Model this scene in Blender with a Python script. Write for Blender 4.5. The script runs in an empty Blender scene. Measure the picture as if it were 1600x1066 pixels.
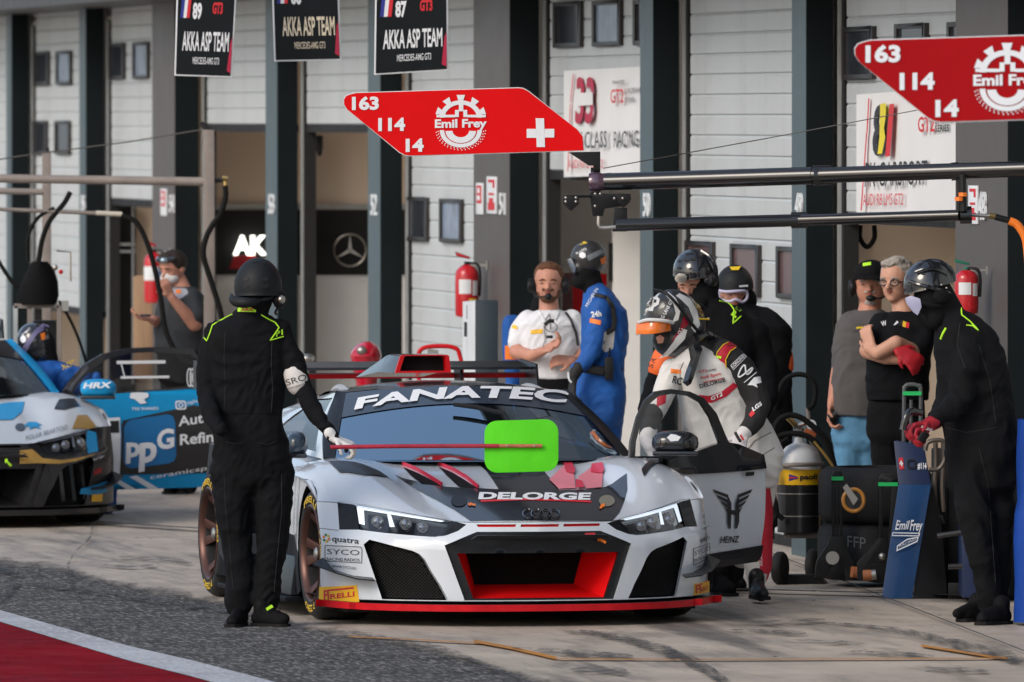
import bpy, bmesh, math, random
import numpy as np
from mathutils import Vector, Matrix, Euler, noise
from mathutils.geometry import delaunay_2d_cdt
random.seed(7)
S = bpy.context.scene
COL = S.collection
# camera
FPX, CAM_H, YH, CX, CY = 16500.0, 2.54, 185.0, 800.0, 533.0     # focal length and horizon measured in photo pixels
cam_d = bpy.data.cameras.new('camera'); cam = bpy.data.objects.new('camera', cam_d); COL.objects.link(cam)
cam_d.sensor_width = 36; cam_d.lens = FPX / 1600 * 36
cam_d.clip_start = 1; cam_d.clip_end = 600
cam.location = (0, 0, CAM_H)
cam.rotation_euler = (math.radians(90) - math.atan((CY - YH) / FPX), 0, 0)
cam_d.dof.use_dof = True; cam_d.dof.focus_distance = 53.2; cam_d.dof.aperture_fstop = 8.0
S.camera = cam
# light
SUN_EL, SUN_AZ = math.radians(34), math.radians(-134)   # direction the light comes from, azimuth from +Y towards +X
w = bpy.data.worlds.new('World'); S.world = w; w.use_nodes = True
nt = w.node_tree; bg = nt.nodes['Background']
sky = nt.nodes.new('ShaderNodeTexSky'); sky.sky_type = 'NISHITA'; sky.sun_disc = False
sky.sun_elevation = SUN_EL; sky.sun_rotation = SUN_AZ; sky.air_density = 1.0; sky.dust_density = 2.5; sky.ozone_density = 1.0
mixc = nt.nodes.new('ShaderNodeVectorMath'); mixc.operation = 'ADD'; mixc.inputs[1].default_value = (1.2, 1.42, 1.7)   # thin bright cloud over the clear sky
nt.links.new(sky.outputs[0], mixc.inputs[0]); nt.links.new(mixc.outputs[0], bg.inputs[0]); bg.inputs[1].default_value = 0.12
sun_d = bpy.data.lights.new('sun', 'SUN'); sun_d.energy = 1.0; sun_d.angle = math.radians(24); sun_d.color = (1.0, 0.93, 0.84)
sun = bpy.data.objects.new('sun', sun_d); COL.objects.link(sun)
sd = Vector((math.sin(SUN_AZ) * math.cos(SUN_EL), math.cos(SUN_AZ) * math.cos(SUN_EL), math.sin(SUN_EL)))
sun.rotation_euler = sd.to_track_quat('Z', 'Y').to_euler()
S.view_settings.view_transform = 'Standard'; S.view_settings.look = 'None'
S.view_settings.exposure = 0.33; S.view_settings.gamma = 1.0; S.view_settings.use_curve_mapping = False
S.render.engine = 'CYCLES'; S.cycles.max_bounces = 8; S.cycles.transparent_max_bounces = 12
S.cycles.use_denoising = True

# helpers
def PX(x, y, Y): return Vector(((x - CX) * Y / FPX, Y, CAM_H - (y - YH) * Y / FPX))
def GY(y): return FPX * CAM_H / (y - YH)
def GND(x, y, z=0.0):
    Y = GY(y) * (CAM_H - z) / CAM_H
    return Vector(((x - CX) * Y / FPX, Y, z))
def TOPX(p): return (CX + FPX * p[0] / p[1], YH + (CAM_H - p[2]) * FPX / p[1])

MATS = {}
def mat(name, col=(.5, .5, .5), rough=.5, metal=0., var=.08, vscale=6., bump=0., bscale=60., coat=0., sheen=0., spec=.5, emis=None, estr=0., alpha=1., trans=0., stretch=(1, 1, 1), rvar=.1, dirt=0., ior=1.45):
    if name in MATS: return MATS[name]
    m = bpy.data.materials.new(name); m.use_nodes = True; t = m.node_tree; N = t.nodes; L = t.links
    b = N['Principled BSDF']; out = N['Material Output']
    tc = N.new('ShaderNodeTexCoord'); mp = N.new('ShaderNodeMapping'); mp.inputs['Scale'].default_value = stretch
    L.new(tc.outputs['Object'], mp.inputs[0])
    nz = N.new('ShaderNodeTexNoise'); nz.inputs['Scale'].default_value = vscale; nz.inputs['Detail'].default_value = 6; nz.inputs['Roughness'].default_value = .6
    L.new(mp.outputs[0], nz.inputs['Vector'])
    mr = N.new('ShaderNodeMapRange'); mr.inputs[1].default_value = .3; mr.inputs[2].default_value = .7
    mr.inputs[3].default_value = 1 - var; mr.inputs[4].default_value = 1 + var
    L.new(nz.outputs[0], mr.inputs[0])
    hs = N.new('ShaderNodeVectorMath'); hs.operation = 'SCALE'; hs.inputs[0].default_value = col[:3]
    L.new(mr.outputs[0], hs.inputs['Scale'])
    last = hs.outputs[0]
    if dirt > 0:
        n2 = N.new('ShaderNodeTexNoise'); n2.inputs['Scale'].default_value = 2.3; n2.inputs['Detail'].default_value = 9; n2.inputs['Roughness'].default_value = .72
        L.new(tc.outputs['Object'], n2.inputs['Vector'])
        m2 = N.new('ShaderNodeMapRange'); m2.inputs[1].default_value = .5; m2.inputs[2].default_value = .75; m2.inputs[4].default_value = dirt
        L.new(n2.outputs[0], m2.inputs[0])
        mx = N.new('ShaderNodeMix'); mx.data_type = 'RGBA'; mx.inputs['B'].default_value = (.11, .09, .07, 1)
        L.new(m2.outputs[0], mx.inputs['Factor']); L.new(last, mx.inputs['A']); last = mx.outputs['Result']
    L.new(last, b.inputs['Base Color'])
    r2 = N.new('ShaderNodeMapRange'); r2.inputs[1].default_value = .3; r2.inputs[2].default_value = .7
    r2.inputs[3].default_value = max(0.02, rough - rvar * rough); r2.inputs[4].default_value = min(1, rough + rvar * rough * 2)
    L.new(nz.outputs[0], r2.inputs[0]); L.new(r2.outputs[0], b.inputs['Roughness'])
    b.inputs['Metallic'].default_value = metal; b.inputs['Coat Weight'].default_value = coat; b.inputs['Coat Roughness'].default_value = .04
    b.inputs['Sheen Weight'].default_value = sheen; b.inputs['Specular IOR Level'].default_value = spec; b.inputs['IOR'].default_value = ior
    b.inputs['Transmission Weight'].default_value = trans; b.inputs['Alpha'].default_value = alpha
    if emis: b.inputs['Emission Color'].default_value = (*emis, 1); b.inputs['Emission Strength'].default_value = estr
    if bump > 0:
        n3 = N.new('ShaderNodeTexNoise'); n3.inputs['Scale'].default_value = bscale; n3.inputs['Detail'].default_value = 5
        L.new(mp.outputs[0], n3.inputs['Vector'])
        bp = N.new('ShaderNodeBump'); bp.inputs['Strength'].default_value = bump; bp.inputs['Distance'].default_value = .01
        L.new(n3.outputs[0], bp.inputs['Height']); L.new(bp.outputs[0], b.inputs['Normal'])
    MATS[name] = m
    return m
def tinted_glass(name, tint, refl_rough=.02, sky_refl=0., spec_boost=1.0):
    """thin clear panel: see-through with a tint, reflecting by Fresnel"""
    m = bpy.data.materials.new(name); m.use_nodes = True; t = m.node_tree; N = t.nodes; L = t.links
    for n in list(N):
        if n.type != 'OUTPUT_MATERIAL': N.remove(n)
    out = N['Material Output']
    tr = N.new('ShaderNodeBsdfTransparent'); tr.inputs[0].default_value = (*tint, 1)
    gl = N.new('ShaderNodeBsdfGlossy'); gl.inputs['Roughness'].default_value = refl_rough
    fr = N.new('ShaderNodeFresnel'); fr.inputs['IOR'].default_value = 1.5 + 1.6 * (spec_boost - 1)
    geo = N.new('ShaderNodeNewGeometry'); io = fr.inputs['IOR'].default_value; mi = N.new('ShaderNodeMapRange'); mi.inputs[3].default_value = io; mi.inputs[4].default_value = 1 / io; L.new(geo.outputs['Backfacing'], mi.inputs[0]); L.new(mi.outputs[0], fr.inputs['IOR'])   # same reflectance from both sides of the thin sheet
    nz = N.new('ShaderNodeTexNoise'); nz.inputs['Scale'].default_value = 2.5
    bp = N.new('ShaderNodeBump'); bp.inputs['Strength'].default_value = .02; L.new(nz.outputs[0], bp.inputs['Height'])
    L.new(bp.outputs[0], gl.inputs['Normal'])
    ad = N.new('ShaderNodeMath'); ad.operation = 'ADD'; ad.use_clamp = True; ad.inputs[1].default_value = sky_refl; L.new(fr.outputs[0], ad.inputs[0])
    if sky_refl: gl.inputs['Color'].default_value = (.62, .83, 1, 1)  # blue of the reflected sky put into the gloss colour, on top of Fresnel
    mx = N.new('ShaderNodeMixShader'); L.new(ad.outputs[0], mx.inputs[0]); L.new(tr.outputs[0], mx.inputs[1]); L.new(gl.outputs[0], mx.inputs[2])
    L.new(mx.outputs[0], out.inputs[0]); MATS[name] = m
    return m

def tag(o, label=None, cat=None, group=None, kind=None):
    if label: o['label'] = label
    if cat: o['category'] = cat
    if group: o['group'] = group
    if kind: o['kind'] = kind
    return o
def thing(name, label, cat, loc=(0, 0, 0), group=None):
    o = bpy.data.objects.new(name, None); COL.objects.link(o); o.location = loc; o.empty_display_size = .1
    return tag(o, label, cat, group)
def link(name, me, parent=None, local=False):
    """links a mesh whose vertices are in world coordinates (or the parent's own, local=True)"""
    o = bpy.data.objects.new(name, me); COL.objects.link(o)
    if parent is not None:
        o.parent = parent
        if not local:
            L = parent; off = Vector((0, 0, 0)); M = Matrix.Identity(4)
            chain = []
            while L is not None: chain.append(L); L = L.parent
            for c in reversed(chain): M = M @ Matrix.LocRotScale(c.location, c.rotation_euler, c.scale)
            me.transform(M.inverted())
    return o

class MB:
    def __init__(s): s.v = []; s.f = []; s.m = []; s.mats = []; s.cur = 0; s.T = None
    def mat(s, m):
        if m not in s.mats: s.mats.append(m)
        s.cur = s.mats.index(m); return s
    def add(s, vs, fs):
        o = len(s.v)
        for p in vs:
            p = Vector(p); s.v.append(s.T(p) if s.T else p)
        for f in fs: s.f.append([o + i for i in f]); s.m.append(s.cur)
        return o
    def box(s, a, b):
        x0, y0, z0 = a; x1, y1, z1 = b
        s.add([(x0, y0, z0), (x1, y0, z0), (x1, y1, z0), (x0, y1, z0), (x0, y0, z1), (x1, y0, z1), (x1, y1, z1), (x0, y1, z1)],
              [(0, 3, 2, 1), (4, 5, 6, 7), (0, 1, 5, 4), (1, 2, 6, 5), (2, 3, 7, 6), (3, 0, 4, 7)])
        return s
    def hexa(s, p):   # 8 points: bottom 4, top 4
        s.add(p, [(0, 3, 2, 1), (4, 5, 6, 7), (0, 1, 5, 4), (1, 2, 6, 5), (2, 3, 7, 6), (3, 0, 4, 7)]); return s
    def bar(s, a, b, w, h, up=(0, 0, 1)):
        a, b = Vector(a), Vector(b); d = (b - a).normalized(); u = Vector(up); x = d.cross(u)
        if x.length < 1e-4: x = d.cross(Vector((0, 1, 0)))
        x.normalize(); y = x.cross(d).normalized(); x = x * w / 2; y = y * h / 2
        s.hexa([a - x - y, a + x - y, b + x - y, b - x - y, a - x + y, a + x + y, b + x + y, b - x + y]); return s
    def tube(s, pts, r, n=10, cap=True):
        pts = [Vector(p) for p in pts]; rs = r if isinstance(r, (list, tuple)) else [r] * len(pts)
        vs = []; fs = []; px_ = None
        for i, p in enumerate(pts):
            d = (pts[min(i + 1, len(pts) - 1)] - pts[max(i - 1, 0)]).normalized()
            if px_ is None:
                a = Vector((0, 0, 1)) if abs(d.z) < .9 else Vector((1, 0, 0)); x = d.cross(a).normalized()
            else: x = (px_ - d * px_.dot(d)).normalized()
            px_ = x; y = d.cross(x)
            for k in range(n):
                t = 2 * math.pi * k / n; vs.append(p + (x * math.cos(t) + y * math.sin(t)) * rs[i])
        for i in range(len(pts) - 1):
            for k in range(n): fs.append((i * n + k, i * n + (k + 1) % n, (i + 1) * n + (k + 1) % n, (i + 1) * n + k))
        if cap: fs.append(tuple(range(n))[::-1]); fs.append(tuple(range((len(pts) - 1) * n, len(pts) * n)))
        s.add(vs, fs); return s
    def lathe(s, prof, org, axis=(0, 0, 1), n=24, cap=True):
        org = Vector(org); ax = Vector(axis).normalized(); a = Vector((0, 0, 1)) if abs(ax.z) < .9 else Vector((1, 0, 0))
        x = ax.cross(a).normalized(); y = ax.cross(x); vs = []; fs = []
        for r, h in prof:
            for k in range(n):
                t = 2 * math.pi * k / n; vs.append(org + ax * h + (x * math.cos(t) + y * math.sin(t)) * r)
        for i in range(len(prof) - 1):
            for k in range(n): fs.append((i * n + k, i * n + (k + 1) % n, (i + 1) * n + (k + 1) % n, (i + 1) * n + k))
        if cap: fs.append(tuple(range(n))[::-1]); fs.append(tuple(range((len(prof) - 1) * n, len(prof) * n)))
        s.add(vs, fs); return s
    def ball(s, c, r, n=12, m=8):
        c = Vector(c); r = r if isinstance(r, (tuple, list)) else (r, r, r)
        vs = []; fs = []
        for i in range(m + 1):
            ph = math.pi * i / m
            for k in range(n):
                t = 2 * math.pi * k / n
                vs.append(c + Vector((r[0] * math.sin(ph) * math.cos(t), r[1] * math.sin(ph) * math.sin(t), r[2] * math.cos(ph))))
        for i in range(m):
            for k in range(n): fs.append((i * n + k, i * n + (k + 1) % n, (i + 1) * n + (k + 1) % n, (i + 1) * n + k))
        s.add(vs, fs); return s
    def prism(s, pts, d):
        """pts: 3-D polygon, extruded by vector d"""
        pts = [Vector(p) for p in pts]; d = Vector(d); n = len(pts)
        s.add(pts + [p + d for p in pts], [tuple(range(n))[::-1], tuple(range(n, 2 * n))] + [(i, (i + 1) % n, n + (i + 1) % n, n + i) for i in range(n)]); return s
    def grid(s, G):
        nr, nc = len(G), len(G[0])
        s.add([p for r in G for p in r], [(i * nc + j, i * nc + j + 1, (i + 1) * nc + j + 1, (i + 1) * nc + j) for i in range(nr - 1) for j in range(nc - 1)]); return s
    def mesh(s, smooth=False, bevel=0., fix=True, split=40):
        me = bpy.data.meshes.new('m'); me.from_pydata([tuple(p) for p in s.v], [], s.f)
        for m in s.mats: me.materials.append(m)
        me.polygons.foreach_set('material_index', s.m)
        bm = bmesh.new(); bm.from_mesh(me)
        bmesh.ops.remove_doubles(bm, verts=bm.verts, dist=1e-5)
        if fix: bmesh.ops.recalc_face_normals(bm, faces=bm.faces)
        if bevel > 0:
            es = [e for e in bm.edges if len(e.link_faces) == 2 and e.calc_face_angle(0) > .5]
            bmesh.ops.bevel(bm, geom=es, offset=bevel, segments=2, profile=.6, affect='EDGES')
        if smooth or bevel > 0:
            for f in bm.faces: f.smooth = True
            for e in bm.edges:
                if len(e.link_faces) == 2 and e.calc_face_angle(0) > math.radians(split): e.smooth = False
        bm.to_mesh(me); bm.free(); return me
    def build(s, name, parent=None, smooth=False, bevel=0., fix=True, split=40, label=None, local=False):
        o = link(name, s.mesh(smooth, bevel, fix, split), parent, local)
        if label: o['label'] = label
        return o

# ---- 2-D shapes
def pin(poly, P):
    """vectorised point in polygon"""
    x, y = P[:, 0], P[:, 1]; r = np.zeros(len(P), bool); n = len(poly)
    for i in range(n):
        x1, y1 = poly[i]; x2, y2 = poly[(i + 1) % n]
        if y1 == y2: continue
        c = ((y1 > y) != (y2 > y)) & (x < (x2 - x1) * (y - y1) / (y2 - y1) + x1); r ^= c
    return r
def dens(poly, step):
    out = []
    for i in range(len(poly)):
        a, b = np.array(poly[i], float), np.array(poly[(i + 1) % len(poly)], float)
        n = max(1, int(np.linalg.norm((b - a) / step)))
        for k in range(n): out.append(tuple(a + (b - a) * k / n))
    return out
def fill2(poly, holes=(), step=(.02, .02), grid=True, lines=()):
    step = np.array(step if isinstance(step, (tuple, list)) else (step, step), float)
    loops = [dens(poly, step)] + [dens(h, step) for h in holes]
    vs = []; es = []
    for lp in loops:
        o = len(vs); n = len(lp); vs += lp; es += [(o + i, o + (i + 1) % n) for i in range(n)]
    for ln in lines:
        o = len(vs); lp = []
        for a, b in zip(ln, ln[1:]):
            a, b = np.array(a, float), np.array(b, float); n = max(1, int(np.linalg.norm((b - a) / step)))
            lp += [tuple(a + (b - a) * k / n) for k in range(n)]
        lp.append(tuple(ln[-1])); vs += lp; es += [(o + i, o + i + 1) for i in range(len(lp) - 1)]
    if grid:
        P = np.array(poly); x0, y0 = P.min(0); x1, y1 = P.max(0)
        gx = np.arange(x0 + step[0] / 2, x1, step[0]); gy = np.arange(y0 + step[1] / 2, y1, step[1])
        if len(gx) and len(gy):
            G = np.stack(np.meshgrid(gx, gy), -1).reshape(-1, 2)
            G = G[pin(loops[0], G)]
            for h in loops[1:]: G = G[~pin(h, G)]
            B = np.array(vs)
            keep = []
            for i in range(0, len(G), 500):
                d = (((G[i:i + 500, None] - B[None]) / step) ** 2).sum(-1).min(1) if len(B) else np.ones(len(G[i:i+500]))
                keep.append(d > .16)
            if keep: G = G[np.concatenate(keep)]
            vs = vs + [tuple(g) for g in G]
    r = delaunay_2d_cdt([Vector(v) for v in vs], es, [], 0, 1e-7)
    V = np.array([tuple(v) for v in r[0]]); Fc = [f for f in r[2]]
    C = np.array([V[f].mean(0) for f in Fc]); ok = pin(loops[0], C)
    for h in loops[1:]: ok &= ~pin(h, C)
    return V, [f for f, k in zip(Fc, ok) if k]
_tc = {}
def text2(txt, bold=0., shear=0., res=3):
    """lettering as flat triangles with cap height 1; x from 0"""
    key = (txt, bold, shear)
    if key in _tc: return _tc[key]
    cu = bpy.data.curves.new('t', 'FONT'); cu.body = txt; cu.offset = bold; cu.shear = shear; cu.resolution_u = res; cu.size = 1.37
    o = bpy.data.objects.new('t', cu); COL.objects.link(o)
    dg = bpy.context.evaluated_depsgraph_get(); me = o.evaluated_get(dg).to_mesh()
    V = np.array([v.co[:2] for v in me.vertices]) if len(me.vertices) else np.zeros((0, 2)); Fc = [tuple(p.vertices) for p in me.polygons]
    o.to_mesh_clear(); bpy.data.objects.remove(o); bpy.data.curves.remove(cu)
    V = V - [V[:, 0].min(), 0]; _tc[key] = (V, Fc); return V, Fc
def put2(mb, VF, fn, maxlen=None):
    V, Fc = VF
    if maxlen:
        bm = bmesh.new(); vv = [bm.verts.new((x, y, 0)) for x, y in V]
        for f in Fc:
            try: bm.faces.new([vv[i] for i in f])
            except ValueError: pass
        bmesh.ops.triangulate(bm, faces=bm.faces)
        for _ in range(5):
            es = [e for e in bm.edges if e.calc_length() > maxlen]
            if not es: break
            bmesh.ops.subdivide_edges(bm, edges=es, cuts=1); bmesh.ops.triangulate(bm, faces=bm.faces)
        bm.verts.index_update()
        V = [(v.co.x, v.co.y) for v in bm.verts]; Fc = [[v.index for v in f.verts] for f in bm.faces]; bm.free()
    mb.add([fn(x, y) for x, y in V], [list(f) for f in Fc])
def text_on(mb, txt, org, xd, yd, height, width=None, bold=.02, shear=0., off=None, align='l', curve=None):
    """lettering in the plane org + x*xd + y*yd (unit vectors); height = cap height; width fits the line"""
    V, Fc = text2(txt, bold, shear); W = V[:, 0].max(); sx = (width / W) if width else height
    xd, yd = Vector(xd), Vector(yd); org = Vector(org)
    tot = W * sx; o0 = {'l': 0, 'c': -tot / 2, 'r': -tot}[align]
    mb.add([org + xd * (x * sx + o0) + yd * (y * height) for x, y in V], [list(f) for f in Fc])
    return mb
def rrect(x0, y0, x1, y1, r, n=4):
    out = []
    for cx, cy, a0 in ((x1 - r, y1 - r, 0), (x0 + r, y1 - r, 90), (x0 + r, y0 + r, 180), (x1 - r, y0 + r, 270)):
        for k in range(n + 1):
            t = math.radians(a0 + 90 * k / n); out.append((cx + r * math.cos(t), cy + r * math.sin(t)))
    return out
def circ(cx, cy, rx, ry=None, n=24, a0=0, a1=360):
    ry = ry or rx
    full = abs(a1 - a0) >= 360
    return [(cx + rx * math.cos(math.radians(a0 + (a1 - a0) * k / (n if full else n - 1))), cy + ry * math.sin(math.radians(a0 + (a1 - a0) * k / (n if full else n - 1)))) for k in range(n)]
def crv(pts, n=8):
    """Catmull-Rom through 3-D points"""
    P = [Vector(p) for p in pts]; P = [P[0] * 2 - P[1]] + P + [P[-1] * 2 - P[-2]]; out = []
    for i in range(1, len(P) - 2):
        for k in range(n):
            t = k / n; a, b, c, d = P[i - 1:i + 3]
            out.append(.5 * ((2 * b) + (c - a) * t + (2 * a - 5 * b + 4 * c - d) * t * t + (3 * b - a - 3 * c + d) * t ** 3))
    out.append(P[-2]); return out

# common materials
white_p = mat('white_paint', (.72, .74, .76), .35, var=.03)
black_pl = mat('black_plastic', (.010, .010, .011), .45, var=.2, spec=.3)
black_gl = mat('black_gloss', (.012, .013, .016), .12, var=.1, coat=.6)
rubber = mat('rubber', (.009, .009, .009), .75, spec=.2, var=.25, bump=.15, bscale=80)
steel = mat('brushed_steel', (.42, .4, .37), .35, metal=.9, var=.1)
dk_steel = mat('dark_steel', (.05, .05, .052), .35, metal=.6, var=.2)
red_p = mat('red_paint', (.55, .006, .010), .35, var=.06, spec=.3)
w_dec = mat('white_lettering', (.75, .77, .8), .5, var=.02)
k_dec = mat('black_lettering', (.015, .015, .018), .5, var=.05)
r_dec = mat('red_lettering', (.6, .02, .03), .5, var=.03)
y_dec = mat('yellow_lettering', (.75, .5, .02), .5, var=.04)
lime = mat('lime_trim', (.45, .85, .03), .6, var=.04)
orange_d = mat('orange_lettering', (.85, .2, .02), .5, var=.04)
# ================================================================== the pit building (right-hand wall, seen at a grazing angle)
WX = lambda x: 205306.0 / (x + 2060)             # depth of the wall plane behind photo column x
wd = Vector((-.1708, .9853, 0)); wn = Vector((-.9853, -.1708, 0))
W0 = Vector(((1600 - CX) * WX(1600) / FPX, WX(1600), 0))
def WP(t, off, z): return W0 + wd * t + wn * off + Vector((0, 0, z))
def wt(x, off=0.):
    """position along the wall that shows at photo column x on the plane standing `off` proud of the wall"""
    k = (x - CX) / FPX; b = W0 + wn * off
    return (k * b.y - b.x) / (wd.x - k * wd.y)
def wz(t, off, y):
    Y = WP(t, off, 0).y; return CAM_H - (y - YH) * Y / FPX
def wbox(mb, t0, t1, o0, o1, z0, z1):
    mb.hexa([WP(t0, o0, z0), WP(t1, o0, z0), WP(t1, o1, z0), WP(t0, o1, z0), WP(t0, o0, z1), WP(t1, o0, z1), WP(t1, o1, z1), WP(t0, o1, z1)])

m_slat = mat('door_panel_grey', (.52, .55, .56), .42, var=.05, vscale=2, bump=.05, dirt=.25)
m_teal = mat('teal_grey_steel', (.05, .085, .102), .38, var=.12, vscale=3, spec=.6)
m_teal_shade = mat('teal_steel_shaded_side', (.005, .009, .011), .6, var=.15, vscale=3, spec=.2)  # darker copy of the column steel; shade of the camera-facing sides in its colour
m_taupe = mat('taupe_cladding', (.085, .074, .071), .45, var=.1, vscale=1.2, bump=.05)
m_rail = mat('galvanised_rail', (.5, .52, .52), .35, metal=.5, var=.1)
m_seal = mat('rubber_seal', (.012, .012, .013), .7)
m_int = mat('cream_partition', (.86, .70, .55), .7, var=.05, vscale=1.5)
m_int2 = mat('light_grey_partition', (.86, .84, .80), .6, var=.04, vscale=1.5)
m_fas = mat('charcoal_fascia', (.05, .052, .055), .5, var=.1)
m_wfr = mat('window_frame_dark', (.03, .026, .026), .4)
m_wgl = mat('window_pane_dark', (.035, .04, .05), .12, var=.4, vscale=4, spec=.9)
m_wgl2 = mat('window_pane_plum', (.13, .075, .075), .2, var=.3, vscale=3)
m_wgl3 = mat('window_pane_blue', (.22, .28, .38), .2, var=.4, vscale=3)

bld = thing('pit_garage_building', 'long pit garage building with teal steel columns and grey sectional doors behind the cars', 'building', WP(0, 0, 0))
# column list: (kind, x_left, x_right of the front face)
TCOL = .16; TPIL = .20
COLS = [('col', 10, 18), ('col', 124, 134), ('pil', 238, 273), ('col', 415, 433), ('col', 575, 594), ('pil', 740, 796), ('col', 1000, 1020), ('col', 1237, 1259), ('pil', 1493, 1574)]
EXT = [('col', 1885, 1915), ('col', 2290, 2325)]
spans = []
for kind, xa, xb in COLS + EXT:
    dep = TCOL if kind == 'col' else TPIL
    t1, t0 = wt(xa, dep), wt(xb, dep)
    spans.append((t0, t1, kind))
    mb = MB().mat(m_teal if kind == 'col' else m_taupe)
    wbox(mb, t0, t1, .003, dep, 0, 3.6)
    mb.mat(m_teal_shade); wbox(mb, t0 - .004, t0, .0, dep - .003, 0, 3.6)
    mb.build('column' if kind == 'col' else 'pillar', bld)
    m2 = MB().mat(m_rail); wbox(m2, t0 - .10, t0 - .05, -.10, -.015, 0, 3.4); m2.mat(m_seal); wbox(m2, t0 - .16, t0 - .10, -.12, -.03, 0, 3.4)
    m2.build('guide_rail', bld)
far = [(spans[0][1] + 5.2 * k, spans[0][1] + 5.2 * k + .45, 'col') for k in (1,)]
for t0, t1, k in far:
    mb = MB().mat(m_teal); wbox(mb, t0, t1, 0.003, TCOL, 0, 3.6); mb.build('column', bld)
spans = sorted(spans + far)
# mass of the building: upper storeys, fascia, roof, interior ceiling and rear wall
tA, tB = -14., 55.
mb = MB().mat(m_fas); wbox(mb, tA, tB, -.3, .75, 3.5, 4.3); mb.build('fascia', bld)
mb = MB().mat(m_taupe); wbox(mb, tA, tB, -.3, .3, 4.3, 9.0)
for k in range(12): wbox(mb, tA + 1 + k * 5.6, tA + 4.5 + k * 5.6, .3, .34, 5.4, 6.9)
mb.build('upper_wall', bld)
mb = MB().mat(m_fas); wbox(mb, tA, tB, -12, .9, 9.0, 9.3); mb.build('roof', bld)
mb = MB().mat(m_int2); wbox(mb, tA, tB, -12, -.3, 3.45, 3.6); mb.build('ceiling', bld)
mb = MB().mat(m_int2); wbox(mb, tA, tB, -10.2, -10, 0, 3.45); mb.build('rear_wall', bld)
mb = MB().mat(m_int2); wbox(mb, tB, tB + .3, -12, .3, 0, 9); wbox(mb, tA - .3, tA, -12, .3, 0, 9); mb.build('end_wall', bld)
# sectional doors, one per bay, each slat a piece
RIB = .125
_slat = {}
def slat_mesh(w_):
    k = round(w_, 3)
    if k not in _slat:
        mb = MB().mat(m_slat); h = RIB
        prof = [(-.03, 0.0), (.004, .0), (.006, .003), (.014, .008), (.014, h - .014), (.007, h - .001), (-.03, h - .001)]
        # profile in (off, z); extruded along t, in local wall frame x=t, y=off
        n = len(prof); vs = [(0, o, z) for o, z in prof] + [(w_, o, z) for o, z in prof]
        mb.add(vs, [tuple(range(n)), tuple(range(n, 2 * n))[::-1]] + [(i, (i + 1) % n, n + (i + 1) % n, n + i) for i in range(n)])
        _slat[k] = mb.mesh()
    return _slat[k]
wall_rot = math.atan2(wd.y, wd.x)
def door(t0, t1, zb, zt=3.47, windows=(), lab=None):
    d = bpy.data.objects.new('garage_door', None); COL.objects.link(d); d.parent = bld; d.location = WP(t0, -.06, 0) - Vector(bld.location)
    d.rotation_euler = (0, 0, wall_rot)
    if lab: d['label'] = lab
    me = slat_mesh(t1 - t0)
    z = zb + .06; k = 0
    while z < zt:
        o = bpy.data.objects.new('slat', me); COL.objects.link(o); o.parent = d; o.location = (0, 0, z)
        z += RIB; k += 1
    # local frame of d: x along wall, y = -off direction (rotation of wd) -> proud of the door is +y?  handled below by world build
    mb = MB().mat(m_seal); wbox(mb, t0, t1, -.10, -.045, zb, zb + .06); s_ = mb.build('bottom_seal', None); reparent(s_, d)
    for xa, xb, ya, yb, gm in windows:
        # window given in photo pixels on the door plane
        ta, tb = wt(xb, -.04), wt(xa, -.04); tm = (ta + tb) / 2; za, zb_ = wz(tm, -.04, yb), wz(tm, -.04, ya)
        fr = MB().mat(m_wfr)
        fw = .07 * (tb - ta) + .012; fh = .028
        wbox(fr, ta, ta + fw, -.055, -.018, za, zb_); wbox(fr, tb - fw, tb, -.055, -.018, za, zb_)
        wbox(fr, ta + fw, tb - fw, -.055, -.018, za, za + fh); wbox(fr, ta + fw, tb - fw, -.055, -.018, zb_ - fh, zb_)
        f_ = fr.build('window_frame', None, bevel=.004); reparent(f_, d)
        gl = MB().mat(gm); wbox(gl, ta + fw - .003, tb - fw + .003, -.052, -.034, za + fh - .003, zb_ - fh + .003)
        g_ = gl.build('window_pane', None); reparent(g_, d)
    return d
def reparent(o, par):
    """o has world-space vertices and no parent"""
    M = Matrix.Identity(4); c = par; ch = []
    while c is not None: ch.append(c); c = c.parent
    for c in reversed(ch): M = M @ Matrix.LocRotScale(c.location, c.rotation_euler, c.scale)
    o.data.transform(M.inverted()); o.parent = par
def bay(i): return spans[i][1], spans[i + 1][0]   # t from the nearer column's far edge to the next one's near edge
# spans sorted by t: 0..1 near extras, then pillar48, col49, col50, pillar51, col52, col53, pillar54, col55, col56, far
names = ['e2', 'e1', 48, 49, 50, 51, 52, 53, 54, 55, 56, 'far']
idx = {n: i for i, n in enumerate(names)}
def bay_of(n):   # bay beyond (further than) column n
    i = idx[n]; return spans[i][1] + .0, spans[i + 1][0] - .17
def zat(x, y): t = wt(x, -.06); return wz(t, -.06, y)
D = {}
D[48] = door(*bay_of(48), zat(1400, 352), windows=[(1320, 1368, 42, 124, m_wgl), (1402, 1450, 37, 120, m_wgl), (1484, 1530, 34, 116, m_wgl)])
D[49] = door(*bay_of(49), .0, windows=[(1074, 1117, 377, 460, m_wgl2), (1145, 1189, 382, 463, m_wgl2), (1217, 1262, 386, 467, m_wgl2),
                                       (1074, 1117, 642, 724, m_wgl2), (1145, 1189, 652, 735, m_wgl2), (1217, 1262, 662, 745, m_wgl2)])
D[50] = door(*bay_of(50), zat(920, 282), windows=[(868, 911, 3, 74, m_wgl), (929, 973, 1, 72, m_wgl3), (993, 1036, -1, 70, m_wgl)])
D[51] = door(*bay_of(51), .0, windows=[(637, 670, 308, 376, m_wgl), (690, 724, 311, 379, m_wgl3)])
D[52] = door(*bay_of(52), zat(520, 207))
D[53] = door(*bay_of(53), zat(370, 206))
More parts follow.
